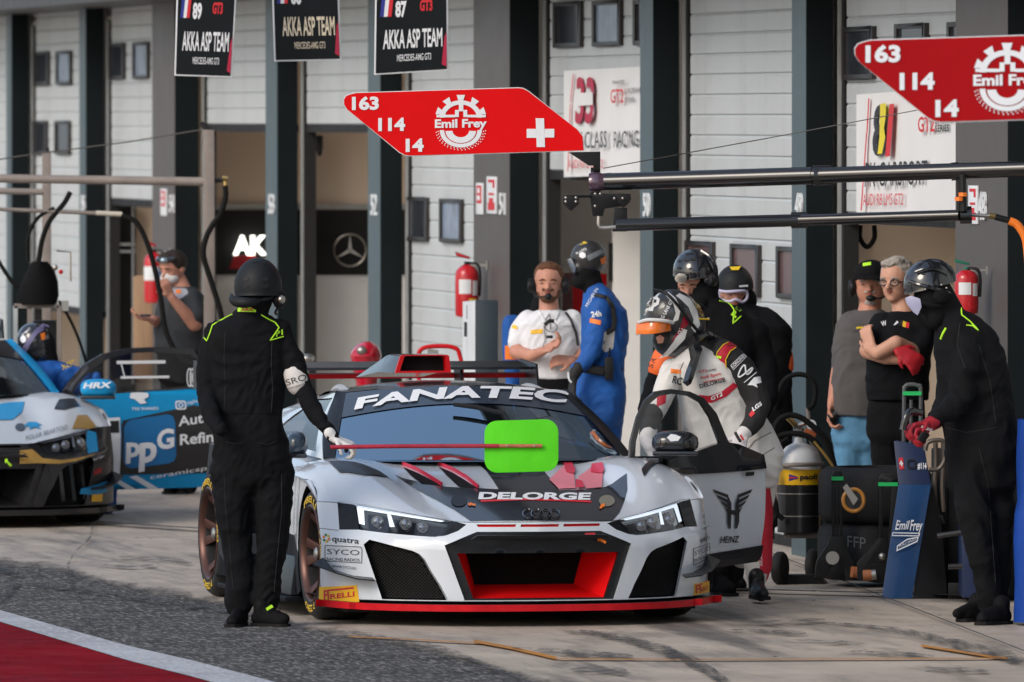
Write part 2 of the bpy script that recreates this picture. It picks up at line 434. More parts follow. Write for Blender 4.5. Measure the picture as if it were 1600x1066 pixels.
D[54] = door(*bay_of(54), zat(200, 322), windows=[(173, 196, 68, 124, m_wgl), (210, 234, 66, 123, m_wgl3)])
D[55] = door(*bay_of(55), zat(90, 487), windows=[(55, 78, 81, 133, m_wgl), (90, 113, 80, 132, m_wgl3), (54, 75, 189, 241, m_wgl), (88, 111, 189, 241, m_wgl)])
D[56] = door(*bay_of(56), .0)
D['e1'] = door(*bay_of('e1'), .0); D['e2'] = door(*bay_of('e2'), .0)
# partitions between garages (they face the camera)
for n in names[:-1]:
    if n == 'far': continue
    t0, t1 = spans[idx[n]][0], spans[idx[n]][1]; tm = (t0 + t1) / 2
    mb = MB().mat(m_int if n not in (51, 50) else m_int2)
    wbox(mb, t1 - .12, t1 + .0, -10, -.17, 0, 3.45); mb.build('partition', bld)
mb = MB().mat(mat('pale_bounce_floor', (.62, .60, .57), .4, var=.06)); wbox(mb, tA, tB, -10, -.35, .001, .006); gf = mb.build('garage_bounce_floor'); tag(gf, kind='structure')  # pale floor sheet added to bounce light into the open bays
# details inside the open garages
def part_x(n, x):   # off (into the building) at which photo column x falls on the camera-facing side of partition at the far end of bay n
    tp = spans[idx[n] + 1][1] - .12
    lo, hi = -9., 0.
    k = (x - CX) / FPX; b = W0 + wd * tp
    off = (k * b.y - b.x) / (wn.x - k * wn.y); return tp, off
def board_on_part(n, xa, xb, ya, yb, m, name, gap=.012, parent=None, th=.01):
    tp, _ = part_x(n, xa); tp -= gap
    def offx(x):
        k = (x - CX) / FPX; b = W0 + wd * (tp - th); return (k * b.y - b.x) / (wn.x - k * wn.y)
    oa, ob = offx(xa), offx(xb)
    Y = WP(tp - th, oa, 0).y; za, zb_ = CAM_H - (yb - YH) * Y / FPX, CAM_H - (ya - YH) * Y / FPX
    mb = MB().mat(m); wbox(mb, tp - th, tp, oa, ob, za, zb_)
    return mb.build(name, parent), (tp - th, oa, ob, za, zb_)
m_blk = mat('matt_black_board', (.008, .008, .009), .6)
m_wpan = mat('white_wall_panel', (.88, .88, .87), .5, var=.03)
m_emw = mat('lit_white_letters', (.9, .9, .85), .5, emis=(1, 1, .9), estr=2.2)
for n, x0 in ((52, 462), (53, 318)):
    x1 = x0 + 190
    o, q = board_on_part(n, x0, x1, 428, 700, m_wpan, 'wall_panel', parent=bld, gap=.004, th=.02)
    o, q = board_on_part(n, x0, x1, 319, 328, m_rail, 'trim_strip', parent=bld, gap=.004, th=.03)
    bo, q = board_on_part(n, x0, x1, 328, 430, m_blk, 'name_board', gap=.03, th=.02)
    if n == 52:
        tag(bo, 'matt black board with a silver three-pointed star in a ring on the garage wall', 'sign', 'black name boards inside the garages')
        c = None
        Yb = WP(q[0], q[1], 0).y; mb = MB().mat(steel)
        def bp(x, y, d=0):  # photo pixel -> board plane
            p = PX(x, y, Yb - d); return p
        R = 25.
        ring = [bp(547 + R * math.cos(a), 391 + R * math.sin(a), .04) for a in [2 * math.pi * k / 40 for k in range(41)]]
        mb.tube(ring, .008, 6, cap=False)
        for a in (-90, 30, 150):
            a = math.radians(a); b1 = a + math.pi / 2; d = (math.cos(b1) * 3.2, math.sin(b1) * 3.2)
            mb.prism([bp(547 + d[0], 391 + d[1], .03), bp(547 + R * math.cos(a), 391 + R * math.sin(a), .03), bp(547 - d[0], 391 - d[1], .03)], (0, -.015, 0))
        mb.build('emblem', bo)
    else:
        tag(bo, 'matt black board with glowing white letters and a red slanted bar behind the marshal', 'sign', 'black name boards inside the garages')
        Yb = WP(q[0], q[1], 0).y
        mb = MB().mat(m_emw); text_on(mb, 'AK', PX(364, 397, Yb - .08), (1, 0, 0), (0, 0, 1), 29 * Yb / FPX, width=54 * Yb / FPX, bold=.07)
        text_on(mb, 'ASP', PX(379, 424, Yb - .08), (1, 0, 0), (0, 0, 1), 18 * Yb / FPX, width=54 * Yb / FPX, bold=.05, shear=.3)
        mb.build('lit_letters', bo)
        mb = MB().mat(r_dec); mb.prism([PX(358, 420, Yb - .07), PX(366, 400, Yb - .07), PX(402, 399, Yb - .07), PX(394, 421, Yb - .07)], (0, .01, 0)); mb.build('red_bar', bo)
# pale inner screen and red box in bay 50, black hoses hanging at the door heads
b0, q = board_on_part(50, 958, 1040, 350, 800, m_wpan, 'inner_screen', gap=1.3, th=.03); tag(b0, 'pale grey screen standing inside the garage behind the blue-suited mechanic', 'screen')
b0, q = board_on_part(50, 895, 948, 428, 700, red_p, 'tool_cabinet', gap=.5, th=.4); tag(b0, 'red tool cabinet inside the garage behind the man in the white shirt', 'cabinet')
b1 = MB().mat(black_pl); tp_, of_ = part_x(50, 957); Yp = WP(tp_, of_, 0).y - 1.35
b1.prism([PX(951, 380, Yp), PX(957, 380, Yp), PX(957, 440, Yp), PX(951, 440, Yp)], (0, .03, 0)); b1.build('wall_strip', b0)
for (x, y, w_, h_, nm) in ((1355, 352, 22, 34, 'a'), (487, 212, 5, 38, 'b'), (499, 212, 5, 30, 'c')):
    Y = WX(x) + .9
    pts = [PX(x - w_ / 2, y, Y), PX(x - w_ / 2, y + h_ * .6, Y), PX(x, y + h_, Y), PX(x + w_ / 2, y + h_ * .6, Y), PX(x + w_ / 2, y, Y)]
    o = MB().mat(rubber).tube(crv(pts), .014, 8).build('hanging_cable', None, smooth=True)
    tag(o, {'a': 'black cable loop hanging below the half-open door behind the capped man', 'b': 'longer black strap hanging under the raised door beside the star board', 'c': 'shorter black strap hanging under the raised door beside the star board'}[nm], 'cable')
# dark doorway with glazed bars in bay 54, plywood board
mb = MB().mat(m_blk); tpb, ob = part_x(54, 158)[0], 0
o, q = board_on_part(54, 176, 212, 322, 700, m_blk, 'inner_door', gap=.05, th=.05); tag(o, 'dark inner door with pale glazing bars behind the fire extinguisher on the left', 'door')
Yb = WP(q[0], q[1], 0).y - .12
m3 = MB().mat(m_rail)
for a in ((206, 322, 209, 600), (178, 380, 212, 384), (178, 391, 212, 395)):
    m3.prism([PX(a[0], a[1], Yb), PX(a[2], a[1], Yb), PX(a[2], a[3], Yb), PX(a[0], a[3], Yb)], (0, .03, 0))
m3.build('glazing_bar', o)
m_ply = mat('plywood', (.36, .23, .14), .7, var=.15, vscale=5, stretch=(6, 6, .8))
mb = MB().mat(m_ply); Yb = WX(238) - 1.2
mb.prism([PX(208, 432, Yb), PX(238, 428, Yb), PX(238, 590, Yb), PX(208, 590, Yb)], (0, .04, 0))
o = mb.build('plywood_board', None, bevel=.004); tag(o, 'bare plywood board leaning at the pillar beside the masked man', 'board')

# ground
def ground_mat(name, base, dark, mark, kind):
    m = bpy.data.materials.new(name); m.use_nodes = True; t = m.node_tree; N = t.nodes; L = t.links; b = N['Principled BSDF']
    tc = N.new('ShaderNodeTexCoord'); rot = N.new('ShaderNodeMapping'); rot.inputs['Rotation'].default_value = (0, 0, math.radians(-10))
    L.new(tc.outputs['Object'], rot.inputs[0])
    def nz(scale, det, rough, st=(1, 1, 1)):
        mp = N.new('ShaderNodeMapping'); mp.inputs['Scale'].default_value = st; L.new(rot.outputs[0], mp.inputs[0])
        n = N.new('ShaderNodeTexNoise'); n.inputs['Scale'].default_value = scale; n.inputs['Detail'].default_value = det; n.inputs['Roughness'].default_value = rough
        L.new(mp.outputs[0], n.inputs['Vector']); return n.outputs[0]
    def rng(src, a, b_, c, d):
        r = N.new('ShaderNodeMapRange'); r.inputs[1].default_value = a; r.inputs[2].default_value = b_; r.inputs[3].default_value = c; r.inputs[4].default_value = d
        L.new(src, r.inputs[0]); return r.outputs[0]
    def mix(f, a, b_):
        x = N.new('ShaderNodeMix'); x.data_type = 'RGBA'; L.new(f, x.inputs['Factor'])
        if isinstance(a, tuple): x.inputs['A'].default_value = (*a, 1)
        else: L.new(a, x.inputs['A'])
        if isinstance(b_, tuple): x.inputs['B'].default_value = (*b_, 1)
        else: L.new(b_, x.inputs['B'])
        return x.outputs['Result']
    c = mix(rng(nz(1.1, 8, .6), .35, .65, 0, 1), base, dark)
    c = mix(rng(nz(4.0 if kind == 'c' else 60, 9, .75, (1, .18, 1) if kind == 'c' else (1, .5, 1)), .50, .60, 0, .55 if kind == 'c' else .9), c, mark)
    if kind == 'c':
        c = mix(rng(nz(.55, 7, .7, (3.0, .22, 1)), .54, .66, 0, .75), c, (.05, .05, .052))
        c = mix(rng(nz(90, 3, .6), .62, .8, 0, .5), c, (.04, .04, .04))
        v = N.new('ShaderNodeTexVoronoi'); v.feature = 'DISTANCE_TO_EDGE'; v.inputs['Scale'].default_value = .33; L.new(rot.outputs[0], v.inputs['Vector'])
    else:
        c = mix(rng(nz(42, 5, .75, (1, .16, 1)), .50, .62, 0, 1), c, (.26, .255, .25) if kind == 'a' else base)
        c = mix(rng(nz(2.2, 8, .65), .5, .72, 0, .6), c, dark)
    L.new(c, b.inputs['Base Color']); b.inputs['Specular IOR Level'].default_value = .3 if kind == 'c' else .02
    L.new(rng(nz(3, 6, .6), .35, .65, .42 if kind == 'c' else .6, .62 if kind == 'c' else .85), b.inputs['Roughness'])
    bp = N.new('ShaderNodeBump'); bp.inputs['Strength'].default_value = .12 if kind == 'c' else .5; bp.inputs['Distance'].default_value = .01
    L.new(nz(150 if kind == 'c' else 90, 4, .6), bp.inputs['Height']); L.new(bp.outputs[0], b.inputs['Normal'])
    return m
m_conc = ground_mat('concrete', (.52, .445, .365), (.36, .31, .26), (.19, .165, .145), 'c')
m_asph = ground_mat('asphalt', (.075, .074, .074), (.04, .04, .042), (.15, .148, .145), 'a')
m_redg = ground_mat('red_surface', (.22, .004, .012), (.13, .004, .009), (.25, .012, .02), 'r')
m_wl = ground_mat('white_line_paint', (.5, .52, .56), (.36, .37, .4), (.25, .25, .27), 'r')
mb = MB().mat(m_conc); mb.add([(-250, -250, 0), (250, -250, 0), (250, 400, 0), (-250, 400, 0)], [(0, 1, 2, 3)])
g = mb.build('concrete_ground', fix=False); tag(g, kind='structure')
def sheet(name, pts, m, z, step=None):
    P = [GND(x, y, z) for x, y in pts]
    V, Fc = fill2([(p.x, p.y) for p in P], grid=False, step=(5, 5))
    me = bpy.data.meshes.new(name); me.from_pydata([(x, y, z) for x, y in V], [], Fc); me.materials.append(m)
    o = bpy.data.objects.new(name, me); COL.objects.link(o); tag(o, kind='structure'); return o
def wob(pts, n=6, a=3.):
    out = []
    for i in range(len(pts) - 1):
        for k in range(n):
            t = k / n; out.append((pts[i][0] * (1 - t) + pts[i + 1][0] * t + random.uniform(-a, a), pts[i][1] * (1 - t) + pts[i + 1][1] * t + random.uniform(-a, a) * .35))
    out.append(pts[-1]); return out
ABND = [(-900, 790), (-300, 856), (0, 884), (105, 897), (165, 915), (350, 950), (500, 990), (640, 1014), (800, 1058), (980, 1112)]
ab_ = [(p.x, p.y) for p in crv([(x, y, 0) for x, y in ABND], 10)]
sheet('asphalt_lane', [(x, y + 12) for x, y in ab_] + [(980, 1300), (-900, 1300)], m_asph, .004)
m_asb = m_asph.copy(); m_asb.name = 'asphalt_worn_edge'; nt_ = m_asb.node_tree; at_ = nt_.nodes.new('ShaderNodeAttribute'); at_.attribute_name = 'cover'
nz_ = nt_.nodes.new('ShaderNodeTexNoise'); nz_.inputs['Scale'].default_value = 3.5; nz_.inputs['Detail'].default_value = 10; nz_.inputs['Roughness'].default_value = .8
tc_ = nt_.nodes.new('ShaderNodeTexCoord'); mp_ = nt_.nodes.new('ShaderNodeMapping'); mp_.inputs['Scale'].default_value = (2.5, .5, 1); nt_.links.new(tc_.outputs['Object'], mp_.inputs[0]); nt_.links.new(mp_.outputs[0], nz_.inputs['Vector'])
ma_ = nt_.nodes.new('ShaderNodeMath'); ma_.operation = 'MULTIPLY_ADD'; ma_.inputs[1].default_value = 2.4; nt_.links.new(at_.outputs['Fac'], ma_.inputs[0])
mb_ = nt_.nodes.new('ShaderNodeMath'); mb_.operation = 'MULTIPLY_ADD'; mb_.inputs[1].default_value = 3.4; mb_.inputs[2].default_value = -2.35; nt_.links.new(nz_.outputs[0], mb_.inputs[0]); nt_.links.new(mb_.outputs[0], ma_.inputs[2]); ma_.use_clamp = True
nt_.links.new(ma_.outputs[0], nt_.nodes['Principled BSDF'].inputs['Alpha'])
rows_ = []; vals_ = []
for k, dy in enumerate((-26, -14, -5, 4, 13)):
    for x, y in ab_: rows_.append(tuple(GND(x, y + dy, .0045))); vals_.append(k / 4)
nb_ = len(ab_); me_ = bpy.data.meshes.new('asphalt_edge'); me_.from_pydata(rows_, [], [(k * nb_ + i, k * nb_ + i + 1, (k + 1) * nb_ + i + 1, (k + 1) * nb_ + i) for k in range(4) for i in range(nb_ - 1)])
at2 = me_.attributes.new('cover', 'FLOAT', 'POINT'); at2.data.foreach_set('value', vals_); me_.materials.append(m_asb)
oe_ = bpy.data.objects.new('asphalt_edge', me_); COL.objects.link(oe_); tag(oe_, kind='structure')
line = [(-300, 880), (-60, 948), (0, 963), (100, 992), (200, 1021), (300, 1045), (392, 1070), (520, 1106), (700, 1150)]
def offl(l, dy): return [(x, y + dy) for x, y in l]
sheet('white_line', [(x, y - 9 - max(0, x) * .012) for x, y in line] + [(x, y + 9 + max(0, x) * .012) for x, y in line][::-1], m_wl, .008)
sheet('red_run_off', [(x, y + 10 + max(0, x) * .012) for x, y in line] + [(700, 1300), (-900, 1300), (-900, 880)], m_redg, .0085)
m_or = ground_mat('orange_line_paint', (.50, .22, .06), (.38, .2, .09), (.35, .2, .1), 'r')
def strip(pts, w_): return [(x, y - w_ / 2) for x, y in pts] + [(x, y + w_ / 2) for x, y in pts[::-1]]
sheet('orange_line', strip([(545, 995), (650, 1000), (760, 1006)], 1.6), m_or, .0092)
sheet('orange_line', strip([(740, 1002), (800, 1013), (870, 1029)], 4.5), m_or, .0094)
sheet('orange_line', strip([(872, 1030), (1100, 1031), (1350, 1030), (1560, 1029)], 1.6), m_or, .0094)
sheet('orange_line', strip([(1440, 1009), (1560, 1028), (1576, 1029)], 3.6), m_or, .0096)
def mark_mat(name, col, dens_, scale, st):
    m = bpy.data.materials.new(name); m.use_nodes = True; t = m.node_tree; N = t.nodes; L = t.links; b = N['Principled BSDF']
    b.inputs['Base Color'].default_value = (*col, 1); b.inputs['Roughness'].default_value = .7
    tc = N.new('ShaderNodeTexCoord'); mp = N.new('ShaderNodeMapping'); mp.inputs['Scale'].default_value = st; L.new(tc.outputs['Object'], mp.inputs[0])
    n = N.new('ShaderNodeTexNoise'); n.inputs['Scale'].default_value = scale; n.inputs['Detail'].default_value = 8; n.inputs['Roughness'].default_value = .7; L.new(mp.outputs[0], n.inputs['Vector'])
    r = N.new('ShaderNodeMapRange'); r.inputs[1].default_value = .38; r.inputs[2].default_value = .6; r.inputs[3].default_value = dens_; r.inputs[4].default_value = 0; L.new(n.outputs[0], r.inputs[0])
    L.new(r.outputs[0], b.inputs['Alpha']); return m
m_tm = mark_mat('tyre_mark_rubber', (.04, .04, .042), .8, 2.5, (5, .8, 1)); m_tm2 = mark_mat('faint_tyre_mark', (.05, .05, .05), .7, 4, (3, 1.2, 1))
def cstrip(pts, w0, w1):
    P = crv([(x, y, 0) for x, y in pts], 8); n = len(P) - 1; ww = [(w0 + (w1 - w0) * i / n) / 2 * (math.sin(math.pi * (i + .15) / (n + .3)) ** .45) * random.uniform(.8, 1.15) for i in range(n + 1)]
    return [(p.x, p.y - ww[i]) for i, p in enumerate(P)] + [(p.x, p.y + ww[i] * .9) for i, p in reversed(list(enumerate(P)))]
TM = [([(905, 985), (990, 1002), (1080, 1034), (1150, 1075)], 12, 26, m_tm), ([(870, 984), (960, 996), (1060, 1024), (1130, 1070)], 9, 14, m_tm2), ([(1285, 972), (1400, 985), (1500, 1008), (1590, 1030), (1700, 1060)], 5, 26, m_tm), ([(1140, 984), (1190, 987), (1260, 990)], 4, 10, m_tm), ([(1240, 1000), (1300, 1004), (1350, 1007)], 4, 9, m_tm2),
      ([(1325, 1018), (1400, 1022), (1460, 1026)], 5, 10, m_tm), ([(1440, 1044), (1500, 1047), (1545, 1049)], 6, 8, m_tm), ([(890, 1046), (940, 1048), (980, 1049)], 8, 16, m_tm2), ([(800, 1012), (900, 1020), (990, 1026)], 4, 14, m_tm),
      ([(180, 870), (260, 874), (300, 880)], 5, 9, m_tm2), ([(150, 882), (200, 885), (240, 883)], 3, 5, m_tm), ([(0, 940), (20, 915), (25, 900), (-30, 880)], 26, 14, m_tm), ([(40, 912), (150, 925), (280, 945), (420, 962)], 8, 10, m_tm),
      ([(1130, 970), (1200, 972), (1290, 968)], 3, 7, m_tm2), ([(560, 992), (680, 1010), (760, 1040), (850, 1075)], 6, 8, m_tm2)]
for p, a, b_, m in TM: sheet('tyre_mark', cstrip(p, a, b_), m, .0100 + .0007 * TM.index((p, a, b_, m)))
P = crv([(146, 808, 0), (140, 840, 0), (118, 862, 0), (106, 885, 0), (112, 915, 0), (132, 950, 0), (152, 992, 0)], 6)
sheet('expansion_joint', [(p.x - 2.2, p.y) for p in P] + [(p.x + 2.2, p.y) for p in reversed(P)], m_tm, .0215)

# sawn joints in the concrete apron
m_jt = mat('joint_sealant', (.045, .043, .04), .8)
for pts in ([(560, 905), (1700, 935)], [(1190, 858), (1750, 1075)], [(150, 815), (560, 842)]):
    sheet('expansion_joint', [(x, y - .8) for x, y in pts] + [(x, y + .8) for x, y in reversed(pts)], m_jt, .0225)
# oil drips and grime spots
rs = random.Random(4)
for k in range(70):
    x, y = rs.uniform(150, 1600), rs.uniform(830, 1060)
    if x < 700 and y > 860 + x * .18: continue
    r = rs.uniform(1.2, 4.5); pts = [(x + r * math.cos(a) * (1 + .3 * math.sin(3 * a + k)), y + r * .28 * math.sin(a)) for a in np.linspace(0, 2 * math.pi, 13)[:-1]]
    sheet('oil_spot', pts, m_tm2 if k % 3 else m_tm, .0232 + .00002 * k)

# ================================================================== the two racing cars (same body, different paint)
def lerp(a, b, t): return a + (b - a) * t
def ip(x, xs, ys): return float(np.interp(x, xs, ys))
AU = Vector((.976, .218, 0)); AV = Vector((-.218, .976, 0))       # car axes in the world: to the picture's right, and rearwards
GX = [0, .2, .38, .47, .58, .70, .77, .85, .90, .94, .975, 1.0, 1.03]; GV = [0, .012, .04, .07, .125, .21, .28, .37, .435, .49, .55, .60, .66]
def Vf(u, z):                                    # nose surface: distance behind the nose tip
    a = abs(u); k = .35 + .75 * min(1, a / .75) - .5 * min(1, max(0, (a - .86) / .12))
    return ip(a, GX, GV) + k * max(0, z - .42) + .10 * max(0, .2 - z) * (1 if a < .9 else 0) * 0
def zs(u):                                       # height of the edge between nose and bonnet
    a = abs(u); return ip(a, [0, .36, .42, .60, .80, .94, 1.0, 1.03], [.520, .518, .522, .552, .584, .606, .606, .60])
def Zend(u): return ip(abs(u), [0, .3, .5, .62, .72, .80, .88, .94, .98, 1.0, 1.02], [.785, .782, .782, .795, .806, .800, .782, .758, .735, .715, .69])
VE = 1.35
def Zt(u, v):                                    # bonnet and wings
    a = abs(u); z0 = zs(a); v0 = Vf(a, z0); t = max(0., min(1., (v - v0) / (VE - v0)))
    p = 1.3 + .9 * min(1, max(0, (a - .45) / .35)); z = lerp(z0, Zend(a), 1 - (1 - t) ** p)
    z -= .018 * math.exp(-((a - .53) / .07) ** 2) * math.sin(math.pi * min(1, t * 1.1)) if t < .9 else 0
    if v > VE: z += -.02 * (v - VE) * 2 * min(1, a) ** 2
    return z
WINB = lambda a: Vector((.775 * a, 1.20 + .27 * a * a, .795))
def WINT(a): return Vector((.585 * a, 1.93 + .17 * a * a, 1.158 - .042 * a * a))
def WIN(a, b):
    p = WINB(a).lerp(WINT(a), b); s = 4 * b * (1 - b) * (1 - .4 * a * a)
    return p + Vector((0, -.010, .022)) * s
def ROOF(a, b):
    t = b; f = WINT(a); r = Vector((.50 * a, 3.15 - .1 * a * a, 1.11 - .04 * a * a)); p = f.lerp(r, t); p.z += .13 * t * (1 - t) * (1 - .35 * a * a); return p
def SIDE(b, c, s):                               # cabin side: b along 0..1, c from belt to roof
    lo = Vector((s * lerp(.80, .86, b), lerp(1.50, 3.7, b), lerp(.80, .86, b))); hi = Vector((s * lerp(.60, .52, b), lerp(2.12, 3.05, b), lerp(1.118, 1.07, b)))
    p = lo.lerp(hi, c); p.x += s * .03 * math.sin(math.pi * c); return p
VS0 = Vf(1.0, zs(1.0))
def topz(v): return ip(v, [VS0, .80, .95, 1.35, 2.0, 2.8, 3.2, 3.6, 4.0, 4.45], [zs(1.0), .665, .71, .715, .75, .775, .795, .805, .80, .77])
def WS(v, z):
    w_ = ip(v, [.55, .8, 1.0, 1.35, 1.6, 2.6, 3.0, 3.4, 4.0, 4.45], [1.0, 1.0, 1.0, .975, .94, .945, .98, 1.015, .94, .80])
    return w_ - .10 * max(0, (z - .45)) ** 2 * 2 - .04 * max(0, .25 - z)
class CarFrame:
    def __init__(s, nose_px, s0):
        s.Y0 = FPX / s0; s.O = Vector(((nose_px - CX) / s0, s.Y0, 0))
    def W(s, p): return s.O + AU * p[0] + AV * p[1] + Vector((0, 0, p[2]))
    def px(s, p): return TOPX(s.W(p))
    def at_v(s, x, y, v):                        # photo pixel -> (u, z) on the cross-section at v
        k = (x - CX) / FPX; b = s.O + AV * v; u = (k * b.y - b.x) / (AU.x - k * AU.y); Y = b.y + AU.y * u
        return u, CAM_H - (y - YH) * Y / FPX
    def nose(s, x, y):
        v = .2
        for _ in range(30): u, z = s.at_v(x, y, v); v = lerp(v, Vf(u, z), .6)
        return (u, z)
    def top(s, x, y):
        lo, hi = 0., 1.6
        for _ in range(40):
            m = (lo + hi) / 2; u, z = s.at_v(x, y, m)
            if z > Zt(u, m) if m > Vf(u, zs(u)) else True: lo = m
            else: hi = m
        u, z = s.at_v(x, y, lo); return (u, lo)
    def win(s, x, y):
        a, b = 0., .5
        for _ in range(30):
            p = WIN(a, b); u, z = s.at_v(x, y, p.y); a += (u - p.x) / .70 * .8; b += (z - p.z) / .37 * .8; b = max(-.2, min(1.2, b)); a = max(-1.2, min(1.2, a))
        return (a, b)
REF = CarFrame(846, 312.8)                       # the near car's frame, used to read feature lines off the photograph
def nosep(pts, mirror_avg=True): return [REF.nose(x, y) for x, y in pts]
def absu(pts): return [(abs(u), z) for u, z in pts]
# feature outlines read on the left half, given as (|u|, z)
F_HEAD = absu(nosep([(527, 784), (545, 785), (575, 790), (620, 798.5), (660, 806), (700, 812.5), (729, 820), (716, 830), (700, 836), (680, 839.5), (655, 838), (600, 833), (560, 828), (530, 828)]))
F_INT = absu(nosep([(568, 851), (577, 843.5), (611, 852.5), (644, 861), (655, 866), (664, 875), (675, 895), (688, 915), (700.5, 940.5), (597, 940.5)]))
F_GRL = absu(nosep([(694.5, 852.5), (722, 841), (745, 831.4)])) + [(0, .478)]
F_GRB = absu(nosep([(726, 940.5)]))
ZB = .128                                        # bottom edge of the nose skin
F_INT[-1] = (F_INT[-1][0], ZB + .004); F_INT[-2] = (F_INT[-2][0], ZB + .004)
gl0, gl1, gl2, _ = F_GRL
GRILLE = [(-gl0[0], gl0[1]), (-gl1[0], gl1[1]), (-gl2[0], gl2[1]), (gl2[0], gl2[1]), (gl1[0], gl1[1]), (gl0[0], gl0[1]), (F_GRB[0][0], ZB + .004), (-F_GRB[0][0], ZB + .004)]
i0 = REF.nose(716, 865.4); i1 = REF.nose(741, 938)
GIN = [(-abs(i0[0]), i0[1]), (abs(i0[0]), i0[1]), (abs(i1[0]), ZB + .012), (-abs(i1[0]), ZB + .012)]
def mir(p): return [(-u, z) for u, z in p]
SLOT = [[(lerp(-.33, .33, i / 3) + .012 + (.012 if i == 0 else 0), .497), (lerp(-.33, .33, (i + 1) / 3) - .012, .497), (lerp(-.33, .33, (i + 1) / 3) - .008, .510), (lerp(-.33, .33, i / 3) + .016, .510)] for i in range(3)]
def nose3(u, z, d=0.):                           # point on the nose, d metres proud
    return Vector((u, Vf(u, z) - d, z))
def top3(u, v, d=0.): return Vector((u, v - d * .5, Zt(u, v) + d))
def rim_band(mb, loop, fn, dx):
    n = len(loop); A = [fn(*p) for p in loop]; B = [a + Vector(dx) for a in A]
    mb.add(A + B, [(i, (i + 1) % n, n + (i + 1) % n, n + i) for i in range(n)])
def skin(name, mats, VF, fn, root, th=None, smooth=True, parent=None):
    V, Fc = VF; mb = MB().mat(mats); mb.add([fn(x, y) for x, y in V], [list(f) for f in Fc]); return mb
def CB(mb, name, parent, **k): return mb.build(name, parent, local=True, **k)

m_mesh = mat('black_mesh', (.005, .005, .0055), .7, var=.5, vscale=90, spec=.1)
m_carb = mat('dark_carbon', (.009, .0105, .013), .3, var=.25, vscale=40, spec=.35)
m_tyre = mat('tyre_rubber', (.014, .014, .015), .68, var=.25, vscale=12, bump=.1)
m_bronze = mat('bronze_alloy', (.105, .052, .042), .38, metal=.6, var=.12)
m_lamp = mat('daylight_strip', (.8, .85, .9), .2, emis=(.9, .95, 1.0), estr=.9)
m_lens = tinted_glass('lamp_lens', (.75, .78, .82), .02)
m_wind = tinted_glass('windscreen_glass', (.38, .42, .46), .03, sky_refl=.30, spec_boost=2.3)
m_sideg = tinted_glass('side_window_glass', (.55, .6, .66), .03, spec_boost=1.3)
m_chrome = mat('lamp_reflector', (.5, .5, .52), .18, metal=.9)
m_cabin = mat('cabin_black', (.008, .008, .009), .85, spec=.2)
m_cage = mat('roll_cage_grey', (.35, .36, .38), .4, var=.05)

